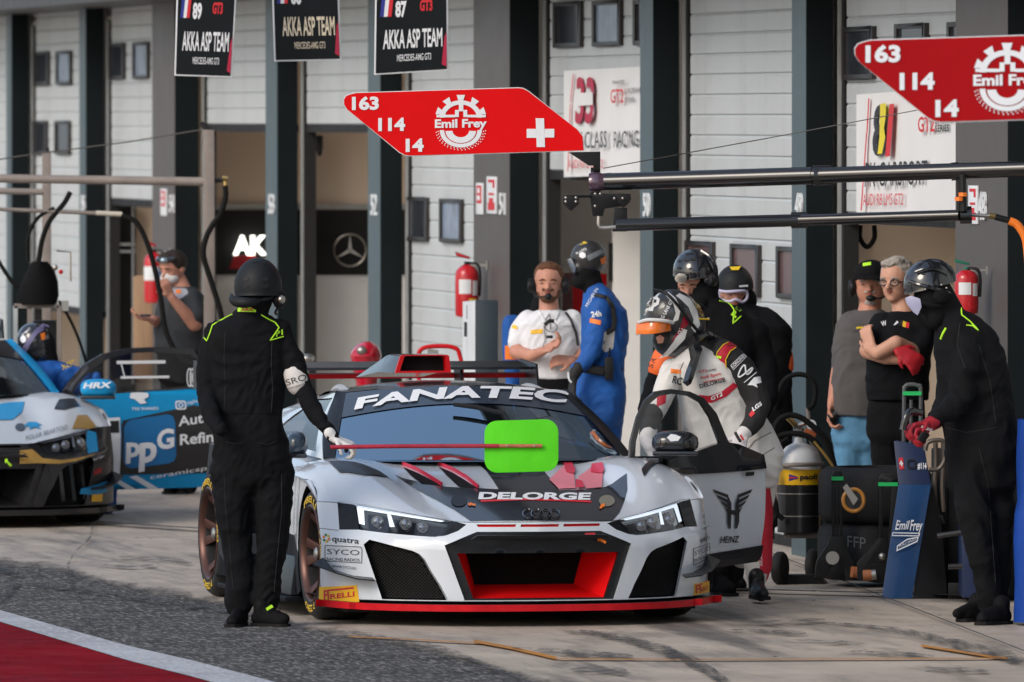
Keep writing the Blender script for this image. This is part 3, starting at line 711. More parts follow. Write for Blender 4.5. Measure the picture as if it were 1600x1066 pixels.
_car_mesh = {}
def part_mesh(key, fn):
    if key not in _car_mesh: _car_mesh[key] = fn()
    return _car_mesh[key]
def wheel(parent, u, v, side, rim_m, r=.335, wd_=.30, steer=0., letters=True):
    w_ = bpy.data.objects.new('wheel', None); COL.objects.link(w_); w_.parent = parent; w_.location = (u, v, r); w_.rotation_euler = (0, 0, steer)
    s = side                                     # outer face looks towards s*x
    mb = MB().mat(m_tyre)
    prof = [(.245, -wd_), (.30, -wd_ + .0), (.325, -wd_ + .03), (r, -wd_ + .07), (r, -.07), (.328, -.03), (.31, -.006), (.285, 0), (.252, -.004), (.243, -.02)]
    mb.lathe(prof, (0, 0, 0), (s, 0, 0), 64, cap=False); mb.build('tyre', w_, smooth=True, local=True, split=70)
    if letters:
        mb = MB().mat(y_dec)
        for txt, a0, aw in (('PIRELLI', 90, 62), ('P ZERO', 270, 48), ('P ZERO', 10, 34)):
            VT = text2(txt, .03, 0.); Wt = VT[0][:, 0].max()
            def fn(x, y):
                a = math.radians(a0 + s * 0 + (.5 - x / Wt) * aw); rr = .262 + y * .034
                hgt = .0015 - max(0, (rr - .285)) * .25
                return Vector((s * (hgt + .002), math.cos(a) * rr * (1 if s > 0 else -1), math.sin(a) * rr))
            put2(mb, VT, fn, .12)
        mb.build('tyre_lettering', w_, local=True, fix=False)
    rim = MB().mat(rim_m); rim.lathe([(.246, -.03), (.250, -.002), (.242, .003), (.230, -.006), (.224, -.03)], (0, 0, 0), (s, 0, 0), 56, cap=False); rim.mat(dk_steel); rim.lathe([(.224, -.03), (.222, -.05), (.215, -.16), (.215, -wd_ + .02), (.243, -wd_ + .01)], (0, 0, 0), (s, 0, 0), 56, cap=False); rim.mat(rim_m)
    rim.lathe([(.0, -.13), (.075, -.13), (.085, -.10), (.07, -.075), (.0, -.07)], (0, 0, 0), (s, 0, 0), 24)
    R = rim.build('rim', w_, smooth=True, local=True, split=50)
    for k in range(10):
        b = k // 2 * 72 + (13 if k % 2 else -13); a = math.radians(b); ah = math.radians(k // 2 * 72 + (4 if k % 2 else -4))
        sp = MB().mat(rim_m); P0 = Vector((s * -.085, math.cos(ah) * .05, math.sin(ah) * .05)); P1 = Vector((s * -.075, math.cos((a + ah) / 2) * .14, math.sin((a + ah) / 2) * .14)); P2 = Vector((s * -.012, math.cos(a) * .243, math.sin(a) * .243))
        tan = lambda q: Vector((0, -math.sin(q), math.cos(q)))
        ps = [(P0, .026, ah), (P1, .019, (a + ah) / 2), (P2, .028, a)]
        vs = []
        for p, hw, q in ps: vs += [p - tan(q) * hw, p + tan(q) * hw, p + tan(q) * hw * .7 + Vector((s * -.035, 0, 0)), p - tan(q) * hw * .7 + Vector((s * -.035, 0, 0))]
        sp.add(vs, [(0, 1, 2, 3), (8, 9, 10, 11)] + [(i * 4 + j, i * 4 + (j + 1) % 4, i * 4 + 4 + (j + 1) % 4, i * 4 + 4 + j) for i in range(2) for j in range(4)])
        sp.build('spoke', w_, bevel=.004, local=True)
    nb = MB().mat(steel); nb.lathe([(.0, -.07), (.032, -.07), (.034, -.03), (.02, -.02), (.0, -.018)], (0, 0, 0), (s, 0, 0), 12); nb.build('wheel_nut', w_, smooth=True, local=True, split=30)
    db = MB().mat(dk_steel); db.lathe([(.08, -.20), (.19, -.20), (.19, -.17), (.08, -.17)], (0, 0, 0), (s, 0, 0), 32); db.build('brake_disc', w_, local=True)
    return w_

def gt_car(frame, name, label, liv):
    root = thing(name, label, 'racing car', frame.O); root.rotation_euler = (0, 0, math.atan2(AU.y, AU.x))
    B, LOW, SK, DUCT, ROOFM = liv['body'], liv['low'], liv['skirt'], liv['duct'], liv['roof']
    # ---------------- nose skin
    N = 28
    def nz_loop():
        us = np.linspace(-1.0, 1.0, 61); top = [(u, zs(u)) for u in us]
        side = lambda s: [(s * 1.0, zs(1) - .02 - k * (zs(1) - .03 - ZB) / 14) for k in range(15)]
        bot = [(u, ZB) for u in np.linspace(1., -1., 41)][1:-1]
        return top + side(1) + bot + side(-1)[::-1]
    holes = [F_HEAD, mir(F_HEAD), F_INT, mir(F_INT), GRILLE] + SLOT
    def mk():
        VF = fill2(nz_loop(), holes, (.03, .03)); mb = MB().mat(None); mb.mats = [None]
        mb.add([nose3(x, y) for x, y in VF[0]], [list(f) for f in VF[1]])
        for h in holes: rim_band(mb, dens(h, (.03, .03)), nose3, (0, .05, 0))
        rim_band(mb, dens(nz_loop(), (.03, .03)), nose3, (0, .012, -.004)); return mb
    mb = mk(); mb.mats = [liv.get('nose', B)]; CB(mb, 'nose_skin', root, smooth=True, split=42)
    # ---------------- bonnet and wings
    us = np.concatenate([np.linspace(-1.0, -.9, 9), np.linspace(-.87, .87, 59), np.linspace(.9, 1.0, 9)])
    G = []
    for j in range(42):
        t = (j / 41) ** 1.25; row = []
        for u in us:
            v0 = Vf(u, zs(u)) + .002; v = lerp(v0, 1.60, t); row.append(Vector((u, v, Zt(u, v) + .002)))
        G.append(row)
    mb = MB().mat(B); mb.grid(G); CB(mb, 'bonnet', root, smooth=True, split=60)
    # cowl under the windscreen
    mb = MB().mat(black_gl); mb.grid([[Vector((.82 * a, 1.13 + .27 * a * a, .789)) for a in np.linspace(-1, 1, 25)], [Vector((.82 * a, 1.24 + .27 * a * a, .797)) for a in np.linspace(-1, 1, 25)], [Vector((.82 * a, 1.42 + .27 * a * a, .78)) for a in np.linspace(-1, 1, 25)]]); CB(mb, 'cowl', root, smooth=True)
    # ---------------- sides with wheel arches
    for s in (-1, 1):
        vs = list(np.linspace(VS0, 4.45, 60)); top = [(v, topz(v)) for v in vs]
        def arch(c, R): return [(c + R * math.cos(math.radians(a)), .335 + R * math.sin(math.radians(a))) for a in np.linspace(-35, 215, 26)]
        bot = [(4.45, .20), (4.0, .14)] + arch(3.6, .365) + [(3.25, .13), (1.35, .11)] + [q for q in arch(.95, .352) if q[0] > Vf(1, q[1]) + .004] + [(Vf(1, z), z) for z in np.linspace(.42, zs(1.0) - .02, 6)]
        loop = top + bot
        VF = fill2(loop, (), (.05, .04), lines=[[(1.31, .335), (1.5, .40), (2.5, .44), (2.95, .50), (3.0, .62), (2.9, .775)]]); mb = MB().mat(B)
        LOWP = [(1.2, .0), (1.31, .335), (1.5, .40), (2.5, .44), (2.95, .50), (3.0, .62), (2.9, .775), (2.9, 1.0), (5, 1.0), (5, 0)]
        C_ = np.array([VF[0][f].mean(0) for f in VF[1]]); lowm = pin(LOWP, C_)
        upper = [f for f, q in zip(VF[1], lowm) if not q]; lower = [f for f, q in zip(VF[1], lowm) if q]
        P = [Vector((s * WS(v, z), v, z)) for v, z in VF[0]]
        mb.add(P, [list(f) for f in upper]); mb.mat(LOW); mb.add(P, [list(f) for f in lower])
        mb.mat(m_carb); rim_band(mb, dens([q for q in arch(.95, .352) if q[0] > Vf(1, q[1]) + .004], .05), lambda v, z: Vector((s * (WS(v, z) - .003), v, z)), (-s * .06, 0, 0)); rim_band(mb, dens(arch(3.6, .365), .05), lambda v, z: Vector((s * WS(v, z), v, z)), (-s * .06, 0, 0))
        CB(mb, 'side_skin', root, smooth=True, split=35)
        # shoulder between side and wing top / belt
        mb = MB().mat(B); A = []; Bq = []; Cq = []
        for v in np.linspace(1.5, 4.45, 40):
            A.append(Vector((s * WS(v, topz(v)), v, topz(v)))); Bq.append(Vector((s * (WS(v, topz(v)) - .05), v, topz(v) + .018))); Cq.append(Vector((s * ip(v, [1.5, 2.5, 3.5, 4.45], [.76, .80, .78, .6]), v, topz(v) + .05)))
        mb.grid([A, Bq, Cq]); CB(mb, 'shoulder', root, smooth=True)
        mb = MB().mat(B); rr = []
        for v in np.linspace(VS0, 1.5, 24):
            rr.append([Vector((s * WS(v, topz(v)), v, topz(v))), Vector((s * 1.004, v, (topz(v) + Zt(1.0, v)) / 2 + .008)), Vector((s * 1.0, v, Zt(1.0, v) + .002))])
        mb.grid(rr); CB(mb, 'wing_edge', root, smooth=True)
        # skirt and side blade
        mb = MB().mat(LOW); mb.hexa([(s * .90, 1.38, .07), (s * 1.03, 1.38, .07), (s * 1.03, 3.2, .07), (s * .90, 3.2, .07), (s * .90, 1.38, .10), (s * 1.03, 1.38, .095), (s * 1.03, 3.2, .095), (s * .90, 3.2, .10)]); CB(mb, 'side_skirt', root, bevel=.004)
        # cabin side glass and pillars
        mb = MB().mat(m_sideg); mb.grid([[SIDE(b, c, s) for b in np.linspace(.07, .62, 12)] for c in np.linspace(.06, .93, 8)]); CB(mb, 'side_window', root, smooth=True)
        fr = MB().mat(B if liv.get('pillar') is None else liv['pillar'])
        def pane_gap(b0, b1, c0, c1): fr.grid([[SIDE(b, c, s) + Vector((s * .006, 0, .002)) for b in np.linspace(b0, b1, 14)] for c in np.linspace(c0, c1, 6)])
        pane_gap(0, 1, -.02, .07); pane_gap(0, 1, .92, 1.02); pane_gap(0, .075, 0, 1); pane_gap(.62, 1., 0, 1)
        CB(fr, 'window_surround', root, smooth=True)
        ap = MB().mat(liv['apillar']); rows = []
        for b in np.linspace(-.02, 1, 14):
            e = WIN(s * 1.0, b) + Vector((0, 0, .006)); q = SIDE(0, b, s); rows.append([e + Vector((-s * .02, -.01, .004)), e, e.lerp(q, .5) + Vector((s * .02, 0, .012)), q + Vector((s * .008, 0, .004))])
        ap.grid(rows); CB(ap, 'windscreen_pillar', root, smooth=True, split=80)
    # ---------------- cabin
    mb = MB().mat(m_wind); mb.grid([[WIN(a, b) for a in np.linspace(-1, 1, 33)] for b in np.linspace(0, 1, 15)]); CB(mb, 'windscreen', root, smooth=True)
    mb = MB().mat(ROOFM); mb.grid([[ROOF(a, b) + Vector((0, 0, .004)) for a in np.linspace(-1.04, 1.04, 25)] for b in np.linspace(-.01, 1, 14)]); CB(mb, 'roof', root, smooth=True)
    mb = MB().mat(B); rows = []
    for b in np.linspace(0, 1, 10): rows.append([Vector((lerp(.52, .80, b) * a, lerp(3.05, 4.4, b), lerp(1.10, .86, b) - .03 * a * a)) for a in np.linspace(-1, 1, 13)])
    mb.grid(rows); CB(mb, 'engine_cover', root, smooth=True)
    mb = MB().mat(LOW); mb.hexa([(-.79, 4.40, .2), (.79, 4.40, .2), (.76, 4.48, .25), (-.76, 4.48, .25), (-.79, 4.4, .80), (.79, 4.4, .80), (.76, 4.45, .78), (-.76, 4.45, .78)]); CB(mb, 'tail_panel', root)
    # interior: tub, dash, seat, cage
    mb = MB().mat(m_cabin); mb.hexa([(-.74, 1.35, .25), (.74, 1.35, .25), (.74, 3.3, .25), (-.74, 3.3, .25), (-.74, 1.40, .74), (.74, 1.40, .74), (.74, 3.3, .78), (-.74, 3.3, .78)])
    mb.hexa([(-.7, 1.45, .7), (.7, 1.45, .7), (.7, 1.75, .7), (-.7, 1.75, .7), (-.7, 1.5, .79), (.7, 1.5, .79), (.7, 1.75, .84), (-.7, 1.75, .84)])
    mb.hexa([(-.66, 3.1, .7), (.66, 3.1, .7), (.66, 3.2, .7), (-.66, 3.2, .7), (-.5, 3.0, 1.08), (.5, 3.0, 1.08), (.5, 3.1, 1.08), (-.5, 3.1, 1.08)]); CB(mb, 'cockpit_tub', root)
    mb = MB().mat(black_pl)
    for sx in (-.32,):
        mb.hexa([(sx - .24, 2.35, .4), (sx + .24, 2.35, .4), (sx + .26, 2.75, .4), (sx - .26, 2.75, .4), (sx - .2, 2.62, 1.0), (sx + .2, 2.62, 1.0), (sx + .2, 2.85, 1.0), (sx - .2, 2.85, 1.0)])
    CB(mb, 'seat', root, bevel=.03)
    for s in (-1, 1):
        mb = MB().mat(m_cage); mb.tube(crv([(s * .70, 1.62, .74), (s * .62, 1.85, .95), (s * .53, 2.12, 1.09), (s * .50, 2.7, 1.11), (s * .55, 2.9, .8)]), .021, 8); mb.tube([(s * .53, 2.12, 1.09), (-s * .5, 2.75, 1.11)], .018, 8); CB(mb, 'roll_cage_tube', root, smooth=True)
    mb = MB().mat(black_pl); ring = [Vector((-.32 + .15 * math.cos(a), 2.0 + .05 * math.sin(a), .84 + .13 * math.sin(a))) for a in np.linspace(0, 2 * math.pi, 25)]; mb.tube(ring, .014, 6, cap=False); CB(mb, 'steering_wheel', root, smooth=True)
    # windscreen banner, wiper
    ban = MB().mat(liv['banner']); rows = []
    for a in np.linspace(-.985, .985, 41):
        bl = .70 - .13 * abs(a) ** 2.2; rows.append([WIN(a, lerp(bl, .985, t)) + Vector((0, -.002, .004)) for t in np.linspace(0, 1, 6)])
    ban.grid(rows); CB(ban, 'windscreen_banner', root, smooth=True)
    if liv.get('wiper', True):
        mb = MB().mat(black_pl); P = [WIN(*frame.win(x, y)) + Vector((0, -.03, .03)) for x, y in liv.get('wiperpx', ((707, 641), (740, 645), (785, 655)))]
        mb.tube(P, [.012, .014, .012], 6); P2 = [WIN(*frame.win(x, y)) + Vector((0, -.03, .035)) for x, y in liv.get('wiperpx2', ((785, 655), (800, 680), (812, 722)))]; mb.tube(P2, .009, 6); CB(mb, 'wiper', root, smooth=True)
    # ---------------- splitter
    mb = MB().mat(SK); us = np.linspace(-1.05, 1.05, 61); top = []; bot = []; tb = []; bb = []
    for u in us:
        a = abs(u); vf = ip(a, GX + [1.05], GV + [.60]) - .055 - (.05 if a > .9 else 0); vf = min(vf, .60)
        lift = .012 * max(0, (a - .85) / .2)
        top.append(Vector((u, vf, .112 + lift))); bot.append(Vector((u, vf + .006, .078 + lift))); tb.append(Vector((u, max(vf + .10, .70 if a > .8 else .5), .118))); bb.append(Vector((u, max(vf + .10, .70), .074)))
    mb.grid([top, bot]); mb.mat(liv['splitter_top']); mb.grid([tb, top]); mb.mat(black_pl); mb.grid([bot, bb]); CB(mb, 'front_splitter', root, smooth=True, split=30)
    mb = MB().mat(black_pl); mb.hexa([(-.9, .45, .06), (.9, .45, .06), (.72, 4.40, .08), (-.72, 4.40, .08), (-.9, .45, .11), (.9, .45, .11), (.72, 4.40, .14), (-.72, 4.40, .14)])
    for v in (.95, 3.6): 
        mb.hexa([(-.64, v - .42, .12), (.64, v - .42, .12), (.64, v + .4, .12), (-.64, v + .4, .12), (-.64, v - .38, .48), (.64, v - .38, .48), (.64, v + .4, .66), (-.64, v + .4, .66)])
    mb.box((-.62, .35, .40), (.62, .6, .42)); CB(mb, 'underbody', root)
    # ---------------- grille
    mb = MB().mat(liv['grille']); VF = fill2(GRILLE, [GIN], (.04, .04)); 
    def g3(u, z): return Vector((u, Vf(u, z) + .022 - (.030 if z > .42 else .0) * min(1, (z - .42) / .03 if z > .42 else 0), z))
    mb.add([g3(x, y) for x, y in VF[0]], [list(f) for f in VF[1]]); rim_band(mb, dens(GIN, (.05, .05)), g3, (0, .03, 0)); CB(mb, 'grille_surround', root, smooth=True, split=25)
    mb = MB().mat(liv['grille']); mb.prism([(-.36, -.006, .438), (.36, -.006, .438), (.33, -.016, .458), (-.33, -.016, .458)], (0, .03, 0)); CB(mb, 'bumper_bar', root, bevel=.004)
    # duct walls and dark core
    c = [Vector((u, Vf(u, z) + .05, z)) for u, z in GIN]; d_ = [Vector((p.x * .76, .40, lerp(.185, .425, (p.z - .13) / .25))) for p in c]
    mb = MB().mat(DUCT); mb.add(c + d_, [(i, (i + 1) % 4, 4 + (i + 1) % 4, 4 + i) for i in range(4)]); CB(mb, 'air_duct', root)
    mb = MB().mat(m_mesh); mb.add([d + Vector((0, -.004, 0)) for d in d_], [(0, 1, 2, 3)]); CB(mb, 'radiator_mesh', root)
    # intakes
    for s in (-1, 1):
        L_ = F_INT if s > 0 else mir(F_INT); VF = fill2(L_, (), (.03, .03), grid=False); mb = MB().mat(m_mesh)
        mb.add([nose3(x, y, -.075) for x, y in VF[0]], [list(f) for f in VF[1]]); CB(mb, 'intake_mesh', root)
        # honeycomb wires
        hw = MB().mat(black_pl); x0 = min(p[0] for p in L_); x1 = max(p[0] for p in L_); st = .016
        P = np.array(L_)
        for fam in (1, -1):
            for k in range(-60, 60):
                pts = []
                for q in np.arange(-1.2, 1.2, .03):
                    u = s * .66 + (k * st + q * .5 * fam) * 1.0; z = .26 + q * .5
                    pts.append((u, z))
                run = []
                inside = pin(L_, np.array(pts))
                for (u, z), ok in zip(pts, inside):
                    if ok: run.append((u, z))
                if len(run) > 1:
                    a, b = run[0], run[-1]; A, Bb = nose3(*a, -.06), nose3(*b, -.06); hw.bar(A, Bb, .003, .003)
        h_ = CB(hw, 'intake_grid', root); h_['kind'] = 'stuff'
        if liv.get('bars'):
            for k in range(4):
                u = s * lerp(.60, .84, k / 3); mb = MB().mat(black_gl); mb.bar(nose3(u - s * .03, .40 - .01 * k, -.02), nose3(u, .16, -.02), .012, .03); CB(mb, 'intake_bar', root)
    # headlights
    for s in (-1, 1):
        L_ = F_HEAD if s > 0 else mir(F_HEAD)
        VF = fill2(L_, (), (.04, .04)); mb = MB().mat(black_gl); mb.add([nose3(x, y, -.055) for x, y in VF[0]], [list(f) for f in VF[1]]); rim_band(mb, dens(L_, .04), lambda u, z: nose3(u, z, -.01), (0, .05, 0)); hl = CB(mb, 'headlight', root)
        def H(pts, d): return [Vector((s * abs(REF.nose(x, y)[0]), Vf(REF.nose(x, y)[0], REF.nose(x, y)[1]) - d, REF.nose(x, y)[1])) for x, y in pts]
        def slab(pts, d, m, nm, th=.012):
            P2 = [(s * abs(REF.nose(x, y)[0]), REF.nose(x, y)[1]) for x, y in pts]; V2, F2 = fill2(P2, (), (.03, .03), grid=False); mb = MB().mat(m)
            mb.add([nose3(x, y, d) for x, y in V2], [list(f) for f in F2]); rim_band(mb, dens(P2, .03), lambda u, z: nose3(u, z, d), (0, th, 0)); return CB(mb, nm, hl)
        slab([(558.5, 790.5), (600, 797.5), (660, 807.5), (700, 814.5), (690, 816.0), (655, 811.2), (600, 802.4), (569.5, 797.5), (571, 821), (563, 819)], -.018, liv.get('drl', m_lamp), 'daylight_strip')
        slab([(607, 804), (612, 805), (618, 824), (611, 824)], -.022, liv.get('drl', m_lamp), 'daylight_bar')
        slab([(527.5, 785), (554, 789), (561, 827.5), (530.5, 827.5)], .001, m_carb, 'outer_cover')
        slab([(705, 815), (728, 820.5), (714, 830), (697, 837), (690, 838)], .000, m_carb, 'inner_cover')
        for (x, y, r) in ((592, 816, .026), (636, 820, .026), (662, 825, .024)):
            q = REF.nose(x, y); mb = MB().mat(m_chrome); mb.lathe([(.004, .03), (r * .8, .025), (r, 0), (r * 1.1, -.012), (r * 1.12, 0.02)], nose3(s * abs(q[0]), q[1], -.045), (0, -1, 0), 18); CB(mb, 'projector_lamp', hl, smooth=True)
        mb = MB().mat(m_lens); Lq = [(s * abs(REF.nose(x, y)[0]), REF.nose(x, y)[1]) for x, y in [(556, 788), (600, 795.5), (660, 806), (710, 816), (694, 838), (670, 839), (600, 832), (563, 827.5)]]
        VF = fill2(Lq, (), (.05, .05)); mb.add([nose3(x, y, .003) for x, y in VF[0]], [list(f) for f in VF[1]]); CB(mb, 'lamp_glass', hl, smooth=True)
        # canards
        mb = MB().mat(m_carb); P = [(s * .985, .50 + .07, .305), (s * .93, .46, .262), (s * .86, .36, .235), (s * .79, .27, .232)]
        out = [Vector((s * 1.055, .55, .30)), Vector((s * .97, .36, .262)), Vector((s * .885, .26, .238)), Vector((s * .80, .24, .230))]
        inn = [nose3(s * .995, .33), nose3(s * .955, .272), nose3(s * .875, .246), nose3(s * .80, .240)]
        mb.add(inn + out + [p + Vector((0, 0, -.006)) for p in inn] + [p + Vector((0, 0, -.006)) for p in out], [(i, i + 1, 5 + i, 4 + i) for i in range(3)] + [(8 + i, 8 + i + 1, 13 + i, 12 + i) for i in range(3)] + [(4 + i, 5 + i, 13 + i, 12 + i) for i in range(3)])
        CB(mb, 'canard', root)
    # roof scoop
    mb = MB().mat(ROOFM); us_ = .0
    sc = Vector((-.025, 2.72, 1.205)); f = [(-.150, 0, .0), (.150, 0, .0), (.140, .0, .09), (-.118, .0, .09)]
    fr = [sc + Vector(p) for p in [(-.15, 0, 0), (.15, 0, 0), (.142, 0.01, .088), (.13, 0.01, .094), (-.11, 0.01, .094), (-.12, .01, .088)]]
    bk = [sc + Vector(p) for p in [(-.20, .75, -.04), (.16, .75, -.04), (.10, .72, .0), (.08, .72, .01), (-.10, .72, .01), (-.14, .72, .0)]]
    mid = [sc + Vector(p) for p in [(-.18, .25, -.0), (.16, .25, -.0), (.15, .25, .085), (.13, .25, .095), (-.11, .25, .095), (-.14, .25, .085)]]
    mb.add(fr + mid + bk, [(i, (i + 1) % 6, 6 + (i + 1) % 6, 6 + i) for i in range(6)] + [(6 + i, 6 + (i + 1) % 6, 12 + (i + 1) % 6, 12 + i) for i in range(6)] + [(12, 13, 14, 15, 16, 17)])
    o = CB(mb, 'roof_scoop', root, smooth=True, split=45)
    mb = MB().mat(liv['trim']); cn = sum(fr, Vector()) / 6; inn = [cn + (p - cn) * .84 + Vector((0, 0, 0)) for p in fr]; o1 = [p + Vector((0, -.02, 0)) for p in fr]; i1_ = [p + Vector((0, -.02, 0)) for p in inn]
    mb.add(o1 + i1_ + fr + [p + Vector((0, .05, 0)) for p in inn], [(i, (i + 1) % 6, 6 + (i + 1) % 6, 6 + i) for i in range(6)] + [(i, (i + 1) % 6, 12 + (i + 1) % 6, 12 + i) for i in range(6)] + [(6 + i, 6 + (i + 1) % 6, 18 + (i + 1) % 6, 18 + i) for i in range(6)]); CB(mb, 'scoop_rim', o)
    mb = MB().mat(m_cabin); mb.add([p + Vector((0, .05, 0)) for p in inn], [tuple(range(6))]); CB(mb, 'scoop_mouth', o)
    # rear wing
    mb = MB().mat(ROOFM); rows = []
    for u in np.linspace(-.895, .895, 21): rows.append([Vector((u, 4.15, 1.185)), Vector((u, 4.14, 1.20)), Vector((u, 4.28, 1.212)), Vector((u, 4.45, 1.225)), Vector((u, 4.45, 1.212)), Vector((u, 4.28, 1.188)), Vector((u, 4.15, 1.185))])
    mb.grid(rows); CB(mb, 'rear_wing', root, smooth=True, split=30)
    mb = MB().mat(liv['trim']); mb.hexa([(-.895, 4.35, 1.135), (.895, 4.35, 1.135), (.895, 4.40, 1.14), (-.895, 4.40, 1.14), (-.895, 4.35, 1.16), (.895, 4.35, 1.16), (.895, 4.40, 1.165), (-.895, 4.40, 1.165)]); CB(mb, 'wing_flap', root)
    for s in (-1, 1):
        mb = MB().mat(m_carb); mb.prism([(s * .895, 4.05, 1.09), (s * .895, 4.5, 1.08), (s * .895, 4.5, 1.235), (s * .895, 4.1, 1.215)], (s * .012, 0, 0)); CB(mb, 'wing_endplate', root)
        mb = MB().mat(m_carb); mb.prism([(s * .5, 4.1, .85), (s * .5, 4.3, .85), (s * .5, 4.36, 1.19), (s * .5, 4.2, 1.19)], (s * .015, 0, 0)); CB(mb, 'wing_support', root)
    # wheels
    for (v, wd2) in ((.95, .30), (3.6, .32)):
        for s in (-1, 1): wheel(root, s * (.985 if v < 2 else 1.0), v, s, liv['rim'], wd_=wd2, letters=(s < 0))
    return root

def decal_nose(mb, VF, fn2): put2(mb, VF, fn2, .06)
def poly_decal(root, name, m, pts, chart, frame, d=.0022, step=.03):
    """flat paint or vinyl area; pts are photo pixels read on the near or far car"""
    conv = {'nose': frame.nose, 'top': frame.top, 'win': frame.win}[chart]
    P2 = [conv(x, y) for x, y in pts]
    st = (.04, .04) if chart != 'top' else (.04, .05)
    V2, F2 = fill2(P2, (), st); f3 = {'nose': lambda a, b: nose3(a, b, d), 'top': lambda a, b: top3(a, b, d + .002), 'win': lambda a, b: WIN(a, b) + Vector((0, -.003, .006 + d))}[chart]
    mb = MB().mat(m); mb.add([f3(x, y) for x, y in V2], [list(f) for f in F2]); return CB(mb, name, root, smooth=True)
def text_decal(root, name, m, txt, p0, p1, h, chart, frame, bold=.03, shear=0., d=.0045, hy=None, arc=0., mb=None):
    """lettering whose baseline runs from photo pixel p0 to p1, h photo pixels high"""
    conv = {'nose': frame.nose, 'top': frame.top, 'win': frame.win}[chart]
    V, Fc = text2(txt, bold, shear); Wt = V[:, 0].max()
    def px_(x, y):
        t = x / Wt; X = lerp(p0[0], p1[0], t) + (hy or 0) * y; Y = lerp(p0[1], p1[1], t) - y * h - arc * 4 * t * (1 - t); return X, Y
    f3 = {'nose': lambda a, b: nose3(a, b, d), 'top': lambda a, b: top3(a, b, d + .002), 'win': lambda a, b: WIN(a, b) + Vector((0, -.005, .008 + d))}[chart]
    own = mb is None
    if own: mb = MB()
    mb.mat(m); put2(mb, (V, Fc), lambda x, y: f3(*conv(*px_(x, y))), .9 if chart != 'win' else .5)
    if own: return CB(mb, name, root)
def line_decal(mb, m, pts, w_, chart, frame, d=.0045):
    conv = {'nose': frame.nose, 'top': frame.top, 'win': frame.win}[chart]
    f3 = {'nose': lambda a, b: nose3(a, b, d), 'top': lambda a, b: top3(a, b, d + .002), 'win': lambda a, b: WIN(a, b) + Vector((0, -.005, .008 + d))}[chart]
    mb.mat(m)
    for (x0, y0), (x1, y1) in zip(pts, pts[1:]):
        n = max(1, int(math.hypot(x1 - x0, y1 - y0) / 12)); L_ = math.hypot(x1 - x0, y1 - y0) or 1; nx, ny = -(y1 - y0) / L_ * w_ / 2, (x1 - x0) / L_ * w_ / 2
        rows = [[f3(*conv(lerp(x0, x1, k / n) + nx, lerp(y0, y1, k / n) + ny)), f3(*conv(lerp(x0, x1, k / n) - nx, lerp(y0, y1, k / n) - ny))] for k in range(n + 1)]
        mb.grid(rows)

# near car: white with a black bonnet
m_white = mat('white_car_paint', (.64, .69, .75), .2, var=.03, vscale=1.5, coat=.9)
m_hoodb = mat('black_bonnet_paint', (.012, .014, .018), .16, var=.1, coat=.4)
m_duct = mat('red_duct', (.72, .006, .008), .4, var=.05, spec=.25)
m_redsp = mat('red_splitter', (.55, .010, .018), .4, var=.15, vscale=14, spec=.25)
m_ban = mat('navy_banner', (.035, .05, .075), .12, var=.1, coat=.5)
LIV1 = dict(body=m_white, low=mat('flank_black', (.006, .007, .010), .45, var=.2, spec=.12), skirt=m_redsp, splitter_top=m_carb, duct=m_duct, roof=m_hoodb, grille=m_carb, apillar=m_carb, banner=m_ban, trim=red_p, rim=m_bronze)
car1 = gt_car(REF, 'racing_car', 'white racing car with black bonnet, red grille duct and open door', LIV1)
c1 = REF
poly_decal(car1, 'bonnet_paint', m_hoodb, [(735, 815.5), (711, 799), (652, 767), (616, 743), (640, 751), (696, 762), (779, 766), (772, 755), (760, 738), (746, 726), (851, 726), (851, 739), (874, 767.5), (926, 766), (957, 757), (979, 741), (980, 766), (975, 785), (968, 802), (957, 815), (945, 816), (848, 815.3)], 'top', c1)
poly_decal(car1, 'wing_vent', m_carb, [(512, 723.5), (523, 733), (530, 740.5), (570, 744.5), (608, 749), (592, 738), (576, 731), (545, 723), (530, 722)], 'top', c1, d=.006)
poly_decal(car1, 'wing_vent', m_carb, [(1002, 735.5), (1006, 747), (1057, 734), (1048, 728), (1032, 723), (1012, 724)], 'top', c1, d=.006)
mb = MB()
text_decal(car1, 'lettering', w_dec, 'DELORGE', (747, 781.5), (922, 782.5), 10.5, 'top', c1, bold=.06, hy=2, mb=mb); CB(mb, 'bonnet_lettering', car1)
poly_decal(car1, 'red_underline', r_dec, [(750, 783.5), (922, 784.3), (925, 787.2), (752, 786.4)], 'top', c1, d=.004)
mb = MB(); text_decal(car1, '', w_dec, 'FANATEC', (553, 643), (884, 633), 18, 'win', c1, bold=.05, hy=6, arc=13, mb=mb); CB(mb, 'banner_lettering', car1)
# four rings
mb = MB().mat(black_gl)
for k in range(4):
    cx = 825.5 + k * 13.2
    mb.tube([top3(*c1.top(cx + 9 * math.cos(a), 806 + 7 * math.sin(a)), .010) for a in np.linspace(0, 2 * math.pi, 21)], .004, 5, cap=False)
CB(mb, 'ring_emblem', car1, smooth=True)
